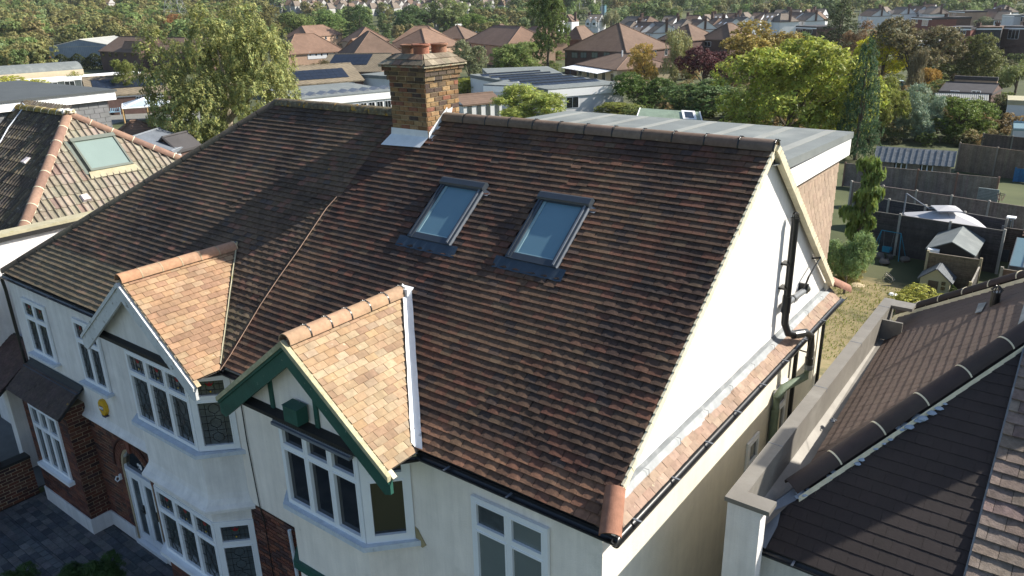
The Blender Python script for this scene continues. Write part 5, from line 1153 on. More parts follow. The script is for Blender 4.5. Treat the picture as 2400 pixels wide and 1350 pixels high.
# ------------------------------------------------------------------ far woodland (one mass)
def scatter(name,label,pts,protos,kind='stuff'):
    """many plants as one geometry-nodes object: points carry scale, turn, tint and which crown"""
    me=bpy.data.meshes.new(name); n=len(pts); me.vertices.add(n); P=np.array([p[0] for p in pts],float); me.vertices.foreach_set('co',P.reshape(-1))
    a=me.attributes.new('scl','FLOAT_VECTOR','POINT'); a.data.foreach_set('vector',np.array([p[1] for p in pts],float).reshape(-1))
    a=me.attributes.new('turn','FLOAT_VECTOR','POINT'); a.data.foreach_set('vector',np.array([(0,0,random.uniform(0,6.28)) for p in pts],float).reshape(-1))
    a=me.attributes.new('tint','FLOAT_VECTOR','POINT'); a.data.foreach_set('vector',np.array([p[2] for p in pts],float).reshape(-1))
    a=me.attributes.new('which','INT','POINT'); a.data.foreach_set('value',np.array([random.randrange(len(protos)) for p in pts],dtype=np.int32))
    cl=bpy.data.collections.new(name+'_crowns')
    for i,m in enumerate(protos):
        o=bpy.data.objects.new('crown_form',m); cl.objects.link(o)
    g=bpy.data.node_groups.new(name,'GeometryNodeTree'); g.interface.new_socket('Geometry',in_out='INPUT',socket_type='NodeSocketGeometry'); g.interface.new_socket('Geometry',in_out='OUTPUT',socket_type='NodeSocketGeometry')
    N=g.nodes; L=g.links; gi=N.new('NodeGroupInput'); go=N.new('NodeGroupOutput'); ci=N.new('GeometryNodeCollectionInfo'); ci.inputs['Collection'].default_value=cl; ci.inputs['Separate Children'].default_value=True
    ip=N.new('GeometryNodeInstanceOnPoints'); ip.inputs['Pick Instance'].default_value=True
    def na(nm,t): x=N.new('GeometryNodeInputNamedAttribute'); x.data_type=t; x.inputs[0].default_value=nm; return x.outputs[0]
    mp=N.new('GeometryNodeMeshToPoints'); L.new(gi.outputs[0],mp.inputs[0]); L.new(mp.outputs[0],ip.inputs['Points']); L.new(ci.outputs[0],ip.inputs['Instance']); L.new(na('which','INT'),ip.inputs['Instance Index']); L.new(na('turn','FLOAT_VECTOR'),ip.inputs['Rotation']); L.new(na('scl','FLOAT_VECTOR'),ip.inputs['Scale']); L.new(ip.outputs[0],go.inputs[0])
    o=link(name,me); md=o.modifiers.new('scatter','NODES'); md.node_group=g; tag(o,label,kind and name.replace('_',' '),kind=kind); return o
m3=MT['leaf_inst']=MT['leaf_mass'].copy()
_n=m3.node_tree.nodes; _x=[q for q in _n if q.type=='MIX'][0]; _a=_n.new('ShaderNodeAttribute'); _a.attribute_type='INSTANCER'; _a.attribute_name='tint'; m3.node_tree.links.new(_a.outputs['Vector'],_x.inputs[6])
def wood():
    rng=np.random.default_rng(11); pts=[]
    protos=[leafmesh('crown_form',*crown_arrays(90+i,L_round(i,11,.5,.34,.38,.17),230,12,.042,.05,long_=1.3,inner=.05,tone=.13,nout=1.9),'leaf_inst') for i in range(5)]
    protos+=[leafmesh('crown_form',*crown_arrays(190+i,L_round(i,12,.5,.28,.42,.15),230,12,.038,.045,long_=1.6,inner=.05,tone=.12,nout=1.9),'leaf_inst') for i in range(2)]
    pal=np.array([(.20,.25,.085),(.25,.26,.10),(.16,.225,.07),(.22,.30,.10),(.25,.235,.10),(.13,.18,.06),(.25,.32,.14),(.28,.29,.11),(.27,.23,.10)])
    regions=[((-60,560),(-8,92),400,(8,13)),((560,1300),(-4,50),420,(8,12)),((1300,2450),(-50,36),560,(8,12)),((0,600),(0,60),200,(9,13)),((600,1300),(55,80),50,(6,9)),((-40,110),(90,150),60,(6,9)),((420,640),(60,100),30,(6,9))]
    for (xr,yr,cnt,hr) in regions:
        for _ in range(cnt):
            px=rng.uniform(*xr); lim=yr[1]-(.010*(px-1300) if px>1300 else 0)
            py=rng.uniform(yr[0],lim); B=G(px,py+(26 if py>20 else 14)); dp=depth(B)
            if dp<130 or dp>1900: continue
            if 600<px<2450 and dp<(255 if px<1300 else 290): continue
            if 620<px<1200 and 420<dp<900 and rng.random()<.72: continue
            h=rng.uniform(*hr)*(1 if dp<700 else 1.1); c=pal[rng.integers(len(pal))]*(.85+.3*rng.random())
            if px<700 and rng.random()<.25: c=np.array((.30,.29,.11))
            w=h*rng.uniform(.8,1.2); pts.append(((B.x,B.y,B.z-.5),(w,w,h),tuple(c)))
    scatter('far_woodland','mixed autumn woodland filling the distance',pts,protos); print('wood',len(pts))
wood()
# understorey of the middle-distance gardens
def under():
    rng=np.random.default_rng(3); pts=[]; pr=[leafmesh('crown_form',*crown_arrays(40+i,L_round(i,9,.42,.38,.42,.2),200,12,.045,.06,long_=1.4,inner=.08,tone=.5),'leaf_inst') for i in range(5)]
    pal=np.array([(.20,.24,.075),(.13,.17,.05),(.26,.22,.10),(.24,.28,.09),(.15,.15,.07),(.30,.22,.10)])
    spots=[((1700,2380),(150,335),190,(1.4,3.2)),((1480,1720),(180,290),40,(1.5,3)),((1950,2330),(292,345),70,(1.0,2.0)),((1250,1480),(150,170),20,(1.2,2)),((380,640),(310,350),24,(1.,2.4)),((0,360),(142,160),30,(1.5,2.5)),((1300,1700),(92,150),30,(2,3.5)),((1800,2400),(104,150),90,(2,4)),((620,1300),(70,110),40,(2,4))]
    for (xr,yr,cnt,hr) in spots:
        for _ in range(cnt):
            B=G(rng.uniform(*xr),rng.uniform(*yr)); h=rng.uniform(*hr); w=h*rng.uniform(1.,1.6)
            pts.append(((B.x,B.y,B.z-.15),(w,w,h),tuple(pal[rng.integers(len(pal))]*(.8+.4*rng.random()))))
    scatter('undergrowth','low tangled garden growth between the trees and fences',pts,pr)
under()
def grass():
    rng=np.random.default_rng(8); n=15000; x=rng.uniform(-8.5,2,n); y=rng.uniform(11,35,n)
    k=np.array([noise.noise(Vector((a*.35,b*.35,0))) for a,b in zip(x,y)]); kp=((k>.12)&(y>17))|(y>25); x,y=x[kp],y[kp]; n=len(x); z=np.array([T(a,b) for a,b in zip(x,y)])+.05
    a=rng.random(n)*6.28; h=.05+.07*rng.random(n); w=.02; P=np.stack([x,y,z],1); d=np.stack([np.cos(a),np.sin(a),0*a],1)*w; u=np.stack([.04*np.cos(a*3),.04*np.sin(a*3),h],1)
    V=np.stack([P-d,P+d,P+u+d*.3,P+u-d*.3],1); c=np.stack([.17+.08*rng.random(n),.20+.07*rng.random(n),.06+0*a],1)
    tag(link('grass_tufts',leafmesh('grass_tufts',V,c,'leaf_mass')),'short green grass tufts on the parched back lawn','grass',kind='stuff')
grass()
# ================================================================== GARDEN THINGS
def mixw(a,b): return lambda p: jt(mixc(a,b,random.random()),.1)
def fence(label,A,B,h,kind,col,postcol,n,group=None,gravel=.0,off=.0):
    """fence from A to B: posts, and a board part for every board"""
    A=Vector((A[0],A[1],0));B=Vector((B[0],B[1],0)); L=(B-A).length; d=(B-A)/L; ez=lambda t:T((A+d*t).x,(A+d*t).y)
    z0=min(ez(0),ez(L)); e=empty('garden_fence',(A.x,A.y,z0),0,label,'fence',group); nrm=d.cross(Vector((0,0,1)))
    if nrm.y>0: d=-d; A,B=B,A; nrm=-nrm
    f=Fr((A.x,A.y,z0),d,(0,0,1)); bay=L/n
    for i in range(n+1):
        o=MB().ob(f,i*bay-.06,i*bay+.06,-.3,h+.12,-.02,.10).build('post',MT['plain_o'],e); o.color=(*jt(postcol,.08),1)
    if kind=='vertical':
        for i in range(n):
            nb=14; w_=(bay-.12)/nb; me=flat_mesh('boardv%d%d'%(w_*1000,h*100),w_*1.06,h,.016,MT['wood_o'],i%4)
            for k in range(nb): link('board',me,e,m=f.m(i*bay+.06+w_*(k+.5),.0,.012+.006*(k%2),random.uniform(-.004,.004)),col=jt(col,.14))
            MB().ob(f,i*bay+.05,(i+1)*bay-.05,h,h+.035,-.02,.05).build('capping',MT['wood_o'],e).color=(*jt(col,.05),1)
    else:
        nb=max(8,int(h/.13)) if kind=='slat' else int(h/.10)
        for i in range(n):
            g=h/nb; me=flat_mesh('boardh%d%d'%(g*1000,bay*100),bay-.13,g*.92,.018,MT['wood_o'],i%4)
            for k in range(nb): link('board',me,e,m=f.m(i*bay+bay/2,k*g,.012,0),col=jt(col,.13))
            MB().ob(f,i*bay+.05,(i+1)*bay-.05,h,h+.03,-.01,.045).build('capping',MT['plain_o'],e).color=(*jt(mixc(col,(.3,.28,.24),.4),.05),1)
    MB().ob(f,0,L,0,h,-.006,.006).build('backing',MT['wood_a'] if False else MT['deck'],e)
    return e
def fpx(x0,y0,x1,y1): 
    a=G(x0,y0);b=G(x1,y1); return (a.x,a.y),(b.x,b.y)
def fencepx(label,b0,b1,toppx,kind,col,pc,n,group='fences dividing the back gardens',**kw):
    a,b=fpx(*b0,*b1); B=G(*b1); dp=depth(B); q=ray(b1[0],toppx); t=CAM+q*(dp/q.dot(fwd)); h=t.z-B.z
    return fence(label,a,b,max(.6,h),kind,col,pc,n,group,**kw)
F1=fencepx('tall dark slatted fence with concrete posts right behind the swing',(1990,578),(2335,640),530,'slat',(.065,.06,.062),(.30,.29,.27),3)
F2=fencepx('dark slatted fence one garden further back, behind the parasol',(1995,525),(2345,592),505,'slat',(.06,.06,.07),(.30,.29,.26),4)
F3=fencepx('grey vertical board fence with concrete posts behind the dark slatted ones',(1990,480),(2400,545),478,'vertical',(.21,.17,.15),(.34,.32,.29),5)
F4=fencepx('long grey-brown closeboard fence in front of the striped-roof shed',(1975,436),(2330,476),413,'vertical',(.19,.16,.14),(.20,.12,.09),4)
F5=fencepx('brown board fence right of the striped-roof shed',(2240,400),(2420,425),352,'vertical',(.22,.165,.12),(.24,.2,.16),2)
F6=fencepx('low brown panel fence at the right edge beside the yellow hedge top',(2300,345),(2440,360),325,'vertical',(.14,.105,.09),(.26,.23,.2),2)
# shed with striped metal roof
def gabled(name,label,cat,A,u,w,dp,h,rh,wall,roofm,over=.12,ridge='u',rc=(1,1,1),wc=(1,1,1)):
    """box with pitched roof: A front-left foot, u direction along the front"""
    u=Vector((*u,0)).normalized(); v=Vector((-u.y,u.x,0)); e=empty(name,A,0,label,cat); A=Vector(A)
    P=lambda a,b,z:A+u*a+v*b+Vector((0,0,z)); m=MB()
    if ridge=='u':
        m.add([P(0,0,0),P(w,0,0),P(w,dp,0),P(0,dp,0),P(0,0,h),P(w,0,h),P(w,dp,h),P(0,dp,h),P(0,dp/2,h+rh),P(w,dp/2,h+rh)],[(0,1,5,4),(1,2,6,9,5),(2,3,7,6),(3,0,4,8,7)])
        f1=Fr(P(-over,-over,h-over*rh/(dp/2)),u,(v*(dp/2)+Vector((0,0,rh)))); f2=Fr(P(w+over,dp+over,h-over*rh/(dp/2)),-u,(-v*(dp/2)+Vector((0,0,rh)))); sl=math.hypot(dp/2,rh)*(1+over/(dp/2)); ln=w+2*over
    else:
        m.add([P(0,0,0),P(w,0,0),P(w,dp,0),P(0,dp,0),P(0,0,h),P(w,0,h),P(w,dp,h),P(0,dp,h),P(w/2,0,h+rh),P(w/2,dp,h+rh)],[(0,1,5,8,4),(1,2,6,5),(2,3,7,9,6),(3,0,4,7)])
        f1=Fr(P(-over,dp+over,h-over*rh/(w/2)),-v,(u*(w/2)+Vector((0,0,rh)))); f2=Fr(P(w+over,-over,h-over*rh/(w/2)),v,(-u*(w/2)+Vector((0,0,rh)))); sl=math.hypot(w/2,rh)*(1+over/(w/2)); ln=dp+2*over
    m.build('wall',MT[wall],e).color=(*wc,1)
    for f in(f1,f2): MB().ob(f,0,ln,0,sl,.0,.05).build('roof',MT[roofm],e).color=(*rc,1)
    return e,P,f1,f2,sl,ln,u,v
A=G(2050,410); Bp=G(2222,425); u=(Bp-A); W_=u.length
dpA=depth(A); hh=(CAM+ray(2050,370)*(dpA/ray(2050,370).dot(fwd))).z-A.z
e,P,f1,f2,sl,ln,u,v=gabled('garden_shed','long timber shed with a ribbed silver-green metal roof beyond the fences','shed',A,(u.x,u.y),W_,2.4,max(1.4,hh),.9,'wood_a','lead_new',.25)
mat('roofm',(.30,.37,.35),rough=.4,metal=.3,var=.08)
m=MB()
for i in range(14): m.ob(f1,i*ln/13-.03,i*ln/13+.03,0,sl,.05,.10)
m.build('roof_rib',MT['lead_new'],e)
fr=Fr(A,u,(0,0,1))
for i in range(2): window(e,fr,W_*(.27+.35*i),W_*(.27+.35*i)+.9,.5,1.35,(1,1),None,'glass_dark','window',frame='upvc_shade',sill=False,n0=.02)
for i in range(20): link('board',flat_mesh('shb%d'%(W_*50),W_/20*.96,max(1.4,hh)*.9,.012,MT['wood_o'],i%4),e,m=fr.m(W_/20*(i+.5),.02,.0),col=jt((.20,.17,.14),.1)) if not(5<=i<=7 or 12<=i<=14) else None
# green flat lid shed
A=G(2262,398); e=empty('storage_shed',A,0,'low shed with a pale green felt roof in front of the board fence','shed'); dp=depth(A)
s_=dp/FPX; m=MB().box(A.x,A.x+115*s_,A.y,A.y+1.4,A.z,A.z+1.25); m.build('wall',MT['wood_a'],e); MB().add([(A.x-.15,A.y-.15,A.z+1.25),(A.x+115*s_,A.y-.15,A.z+1.25),(A.x+115*s_,A.y+1.6,A.z+1.6),(A.x-.15,A.y+1.6,A.z+1.6),(A.x-.15,A.y-.15,A.z+1.2),(A.x+115*s_,A.y-.15,A.z+1.2)],[(0,1,2,3),(4,5,1,0)]).build('roof',mat('greenfelt',(.17,.23,.17)),e)
# blue fence panel
A=G(2375,425); fence('bright blue painted fence panel near the right edge',(A.x,A.y),(A.x+1.9,A.y),1.1,'vertical',(.04,.15,.30),(.04,.15,.30),1)
# rolled mat / slatted panel
A=G(2285,488); s_=depth(A)/FPX; f=Fr(A,(1,0,-.02),(0,0,1)); e=tag(MB().ob(f,0,42*s_,0,50*s_,0,.05).build('slatted_panel',MT['plain_o']),'pale grey slatted panel leaning against the vertical board fence','panel'); e.color=(.34,.38,.36,1)
m=MB(); 
for i in range(14): m.ob(f,.02,42*s_-.02,i*3.5*s_,i*3.5*s_+2.6*s_,.05,.065)
m.build('slat',MT['lead_new'],e)
# basketball-hoop like rusty basket on a post
A=G(2335,500); s_=depth(A)/FPX; e=empty('hoop_stand',A,0,'thin stand with a hoop and hanging net by the slatted panel','basketball hoop'); m=MB().path([A,A+Vector((0,0,50*s_))],.03,6); c=A+Vector((.1,-.3,48*s_)); m.path([c+Vector((.25*math.cos(t*.7),.25*math.sin(t*.7),0)) for t in range(10)],.02,5); m.build('pole',MT['timber_black'],e)
m=MB(); 
for t in range(9): a=t*.7; m.path([c+Vector((.25*math.cos(a),.25*math.sin(a),0)),c+Vector((.12*math.cos(a+.5),.12*math.sin(a+.5),-.45))],.012,4)
m.build('net',mat('netm',(.35,.2,.18)),e)
# parasol (cantilever, double canopy)
A=G(2232,596); s_=depth(A)/FPX; e=empty('parasol',A,0,'large pale grey cantilever parasol with a small top canopy behind the dark fence','parasol')
tz=A.z+(2.5); hub=CAM+ray(2218,492)*((depth(A))/ray(2218,492).dot(fwd))
def canopy(name,c,rx,ry,drop,rot,mt,par,zb):
    n=8; V=[c]; 
    for i in range(n):
        a=rot+2*math.pi*i/n; r_=1/max(abs(math.cos(a-rot)),abs(math.sin(a-rot))); V.append(c+Vector((rx*r_*math.cos(a)*1,ry*r_*math.sin(a),-drop*(1.0 if i%2==0 else 1.12))))
    V+= [p+Vector((0,0,-zb)) for p in V[1:]]
    F=[(0,1+i,1+(i+1)%n) for i in range(n)]+[(1+i,9+i,9+(i+1)%n,1+(i+1)%n) for i in range(n)]
    return MB().add(V,F).build(name,MT[mt],par)
mat('canvas',(.42,.42,.44),rough=.9,var=.04,bump=.05)
canopy('canopy',hub+Vector((0,0,-.02)),78*s_*.95,78*s_*.95,24*s_,.45,'canvas',e,.12); canopy('top_canopy',hub+Vector((0,0,.28)),27*s_,27*s_,7*s_,.45,'canvas',e,.06)
m=MB(); pm=hub+Vector((-2.3,.6,.55)); m.path([pm+Vector((0,0,-3.2)),pm],.05,6).path([pm,hub+Vector((-.9,.2,-.1)),hub+Vector((0,0,.1))],.035,6)
for a in range(8): b=.45+a*math.pi/4; m.path([hub,hub+Vector((70*s_*math.cos(b),70*s_*math.sin(b),-25*s_))],.012,4)
m.build('pole',MT['lead_grey'],e)
# patio heater : pyramid frame
A=G(2350,610); s_=depth(A)/FPX; e=empty('patio_heater',A,0,'tall pyramid patio heater with silver cap at the right','patio heater'); H=108*s_; m=MB()
for sx,sy in((-1,-1),(1,-1),(1,1),(-1,1)): m.path([A+Vector((sx*.26,sy*.26,0)),A+Vector((sx*.10,sy*.10,H*.95))],.018,4)
m.build('frame',MT['lead_new'],e); MB().box(A.x-.26,A.x+.26,A.y-.26,A.y+.26,A.z,A.z+.7).build('base',MT['velux_grey'],e); MB().box(A.x-.22,A.x+.22,A.y-.22,A.y+.22,A.z+H*.95,A.z+H*.975).build('cap',MT['white_fascia'],e); MB().path([A+Vector((0,0,.6)),A+Vector((0,0,H*.9))],.05,8).build('glass_tube',MT['glass_net'],e)
# big dark shed with grey felt gable roof
A=G(2185,668); dpS=depth(A)
def atd(px,py,d_): q=ray(px,py); return CAM+q*(d_/q.dot(fwd))
r0=atd(2233,561,dpS-.4); r1=atd(2265,527,dpS+2.6); el=atd(2168,580,dpS-.4); er=atd(2288,592,dpS-.4); el2=atd(2202,541,dpS+2.6); er2=atd(2313,561,dpS+2.6)
zr=(r0.z+r1.z)/2; ze=(el.z+er.z+el2.z+er2.z)/4
e=empty('dark_shed',(r0.x,r0.y,T(r0.x,r0.y)),0,'dark timber shed with grey felt gable roof behind the wooden screen','shed')
w2=(er.x-el.x)/2; yA=r0.y-.1; yB=yA+3.4; xc=r0.x; gz_=T(xc,yA)
rfm=MB()
for s in(-1,1):
    rfm.add([(xc,yA,zr),(xc,yB,zr),(xc+s*w2*1.08,yB,ze-.05),(xc+s*w2*1.08,yA,ze-.05),(xc,yA,zr-.05),(xc+s*w2*1.08,yA,ze-.11),(xc+s*w2*1.08,yB,ze-.11)],[(0,1,2,3),(4,0,3,5),(3,2,6,5)])
rfm.build('roof',MT['felt'],e)
MB().add([(xc-w2,yA+.1,gz_),(xc+w2,yA+.1,gz_),(xc+w2,yA+.1,ze-.06),(xc,yA+.1,zr-.06),(xc-w2,yA+.1,ze-.06),(xc-w2,yB-.1,gz_),(xc-w2,yB-.1,ze-.06),(xc+w2,yB-.1,gz_),(xc+w2,yB-.1,ze-.06),(xc,yB-.1,zr-.06)],[(0,1,2,3,4),(5,0,4,6),(1,7,8,2),(7,5,6,9,8)]).build('wall',MT['timber_black'],e)
MB().box(xc-w2*.95,xc-w2*.45,yA-.25,yA+.02,ze-.25,ze+.02).build('white_board',MT['white_fascia'],e)
MB().box(xc-w2*.9,xc+w2*.1,yA-.45,yA-.40,ze-.30,ze-.25).box(xc-w2*.9,xc-w2*.85,yA-.45,yA-.40,ze-.75,ze-.25).box(xc+w2*.05,xc+w2*.1,yA-.45,yA-.40,ze-.75,ze-.25).build('pale_frame',mat('newwood',(.42,.28,.13)),e)
# wooden screen panel in front, with posts
a=G(2163,664); b=G(2285,684); h_=atd(2163,583,depth(a)).z-a.z
fence('weathered overlapping board screen with pale posts behind the playhouse',(a.x,a.y),(b.x,b.y),h_,'slats',(.20,.155,.10),(.34,.29,.19),1)
a2=G(2285,684); b2=G(2262,770)
fence('short run of pale boards turning towards the house beside the screen',(a2.x,a2.y),(a2.x+.05,a2.y-3.0),h_*.8,'vertical',(.36,.33,.28),(.36,.30,.18),1)
# right fences by the sheds
a=G(2330,720); 
fence('brown horizontal board fence right of the board screen',(a.x,a.y),(a.x+4.5,a.y-.2),1.9,'slats',(.16,.105,.07),(.26,.24,.2),2)
a=G(2335,610); fence('dark board fence behind the glass greenhouse',(a.x,a.y),(a.x+5,a.y-.1),1.9,'slats',(.10,.075,.06),(.2,.2,.2),2)
# greenhouse
A=G(2350,690); e=empty('greenhouse',A,0,'small glass lean-to greenhouse with thin metal bars at the right edge','greenhouse'); A=Vector(A)
gf=Fr(A+Vector((0,0,1.5)),(1,0,0),(0,.8,.5)); MB().ob(gf,0,3.4,0,1.9,0,.012).build('glass_roof',MT['glass_edge'],e); MB().box(A.x,A.x+3.4,A.y,A.y+.012,A.z,A.z+1.5).build('glass_front',MT['glass_net'],e)
for i in range(7): MB().ob(gf,i*.56,i*.56+.04,0,1.9,.012,.04).build('glazing_bar',MT['lead_new'],e)
MB().path([A,A+Vector((0,0,1.5))],.025,5).path([A+Vector((3.4,0,0)),A+Vector((3.4,0,1.5))],.025,5).path([A+Vector((0,0,1.5)),A+Vector((3.4,0,1.5))],.025,5).build('frame',MT['lead_new'],e)
# small outbuilding with tiled roof, right edge
A=G(2372,640); A=Vector(A); e=empty('outbuilding',A,0,'white outbuilding with brown slatted roof cut by the right edge','outbuilding'); A.x+=.2
MB().box(A.x,A.x+4,A.y,A.y+3,A.z,A.z+2.1).build('wall',MT['render_white'],e); of=Fr(A+Vector((-.1,-.2,2.1)),(1,0,0),(0,1,.75)); 
MB().ob(of,0,4.2,0,2.2,-.06,0).build('roof_deck',MT['deck'],e)
lay(e,'roof_tile','tile_field',of,[[(0,0),(4.2,0),(4.2,2.2),(0,2.2)]],.33,.20,MT['tile_o'],MT['tile_a'],lambda p:jt((.19,.12,.08),.1),maxn=60,th=.03)
MB().path([A+Vector((.1,-.1,2.0)),A+Vector((.1,-.08,.1))],.05,6).build('downpipe',MT['black_plastic'],e)
# playhouse (plastic)
A=G(2152,682); s_=depth(A)/FPX; e=empty('playhouse',A,0,'small cream plastic playhouse with a dark grey pitched roof in front of the screen','playhouse'); A=Vector(A)
W_=62*s_; D_=46*s_; hw=34*s_; hr=26*s_
mat('creamp',(.42,.40,.27),rough=.5,var=.04,bump=0); mat('greyp',(.10,.115,.13),rough=.4,var=.1,bump=.05)
m=MB().add([A,A+Vector((W_,0,0)),A+Vector((W_,D_,0)),A+Vector((0,D_,0)),A+Vector((0,0,hw)),A+Vector((W_,0,hw)),A+Vector((W_,D_,hw)),A+Vector((0,D_,hw)),A+Vector((W_/2,0,hw+hr)),A+Vector((W_/2,D_,hw+hr))],[(0,1,5,8,4),(1,2,6,5),(2,3,7,9,6),(3,0,4,7)]); m.build('wall',MT['creamp'],e)
for s in(-1,1):
    rf=Fr(A+Vector((W_/2-s*(W_/2+.1),D_+.1 if s==1 else -.1,hw-.08)),(0,-s,0),(s*W_/2,0,hr)); q=math.hypot(W_/2,hr)*1.15
    rp=MB().ob(rf,0,D_+.2,0,q,0,.04).build('roof',MT['greyp'],e)
    for i in range(4):
        for k in range(7): MB().ob(rf,k*(D_+.2)/7+.01,(k+1)*(D_+.2)/7-.01,i*q/4+.01,(i+1)*q/4-.01,.04,.055).build('shingle',MT['greyp'],rp)
F_=Fr(A,(1,0,0),(0,0,1)); MB().ob(F_,W_*.28,W_*.62,0,hw*.92,.002,.03).build('door',MT['bark'],e)
for z in(.35,.7): MB().ob(F_,W_*.72,W_*.86,hw*z,hw*z+.18,.002,.02).build('window',MT['glass_dark'],e)
# green trellis
A=G(2222,688); s_=depth(A)/FPX; A=Vector(A); f=Fr(A,(1,.1,0),(0,0,1)); e=tag(MB().path([f.p(0,28*s_),f.p(24*s_,6*s_)],.03,4).path([f.p(0,0),f.p(0,28*s_)],.025,4).path([f.p(0,0),f.p(24*s_,0)],.025,4).build('trellis',mat('limep',(.30,.40,.10))),'lime green diamond trellis leaning beside the playhouse','trellis')
m=MB()
for i in range(1,7): m.path([f.p(i*4*s_,0),f.p(0,i*4*s_*1.1)],.014,4).path([f.p(0,i*3.6*s_-2*s_),f.p(max(0,(24-i*3.6))*s_,max(0,6+ (24-i*3.6)*-.0)*s_)],.010,4)
m.build('lath',MT['limep'],e)
# swing set
A=Vector(G(2035,592)); B=Vector(G(2103,605)); s_=depth(B)/FPX; e=empty('swing',A,0,'blue metal toddler swing frame on the lawn in front of the dark fence','swing'); mat('bluep',(.02,.20,.30),rough=.4,bump=0,var=.1)
H=60*s_; d=(B-A).normalized(); n_=Vector((-d.y,d.x,0)); ta=A+d*.55+Vector((0,0,H)); tb=B-d*.0+Vector((0,0,H))
m=MB().path([ta,tb],.025,6); m.build('crossbar',MT['bluep'],e)
for t_ in(ta,tb):
    for s in(-1,1): 
        q=Vector((t_.x,t_.y,A.z))+n_*s*.55+d*(-.25 if t_ is ta else .25); MB().path([t_,q],.022,6).build('leg',MT['bluep'],e)
c=(ta+tb)/2-d*.1; q=c+Vector((0,0,-H*.78))
for s in(-1,1): MB().path([c+d*s*.28,q+d*s*.20+Vector((0,0,.25))],.010,4).build('rope',MT['lead_new'],e)
MB().ob(Fr(q,d,(0,0,1)),-.2,.2,-.05,.28,.12,.17).ob(Fr(q,d,(0,0,1)),-.2,.2,-.05,.02,-.18,.15).ob(Fr(q,d,(0,0,1)),-.22,.22,.02,.2,-.20,-.16).build('seat',MT['bluep'],e)
# small things on lawn
A=Vector(G(2010,670)); q=MB(); blob(q,A+Vector((0,0,.04)),.38,.18,10); tag(q.build('stone_slab',mat('stone',(.42,.34,.22)),smooth=True),'flat pale stone lying on the dry lawn','stone')
A=Vector(G(2078,665)); q=MB()
for a in range(3): q.path([A+Vector((.25*math.cos(t*.7+a),.05+a*.3,.22+.2*math.sin(t*.7))) for t in range(10)],.02,5)
tag(q.build('toy_hoops',mat('toy',(.30,.28,.24))),'pair of round toy hoops standing on the shaded lawn','toy')
A=Vector(G(2092,694)); q=MB(); blob(q,A+Vector((0,0,.08)),.22,.35,9); tag(q.build('white_tub',MT['white_fascia'],smooth=True),'small white plastic tub on the lawn behind the parapet end','tub')
for i,(x,y) in enumerate(((1992,588),(2010,600),(2060,604),(2085,606),(2120,612),(2072,618))):
    A=Vector(G(x,y)); q=MB(); blob(q,A+Vector((0,0,.1)),.22+.05*(i%3),.7,8); tag(q.build('rockery_stone',mat('rock',(.13,.115,.10)),smooth=True),'%s brown rock from the left in the shaded border by the swing'%['first','second','third','fourth','fifth','last'][i],'rock',group='rocks edging the border by the swing')
# ================================================================== BUILDINGS BEYOND
mat('brick_far',(.105,.065,.055),rough=.9,var=.2,scale=3,bump=0); mat('brick_pink',(.40,.27,.19),rough=.9,var=.15,scale=2,bump=0)
mat('roof_far_a',(.20,.125,.088),rough=.9,var=.18,scale=1.2,bump=.1,stripe=((0,0,1),.20,.35)); mat('roof_far_b',(.15,.10,.073),rough=.9,var=.18,scale=1.2,bump=.1,stripe=((0,0,1),.20,.35))
mat('roof_far_c',(.17,.14,.115),rough=.9,var=.2,scale=1,bump=.1,stripe=((0,0,1),.2,.3)); mat('roof_far_d',(.055,.052,.055),rough=.8,var=.15,scale=1,bump=.1)
mat('roof_far_pan',(.20,.165,.115),rough=.9,var=.2,scale=1.5,bump=.1,stripe=((1,.3,0),.5,.45))
mat('corr_wall',(.26,.31,.38),rough=.6,var=.15,scale=.6,bump=0,metal=.2); mat('corr_roof',(.36,.36,.33),rough=.6,var=.12,scale=.4,bump=0)
mat('white_wall',(.62,.63,.64),rough=.8,var=.06,scale=1,bump=0); mat('solar',(.014,.02,.034),rough=.35,var=.2,scale=2,bump=0,spec=.4)
mat('cream_wall',(.55,.47,.33),rough=.85,var=.08,bump=0)
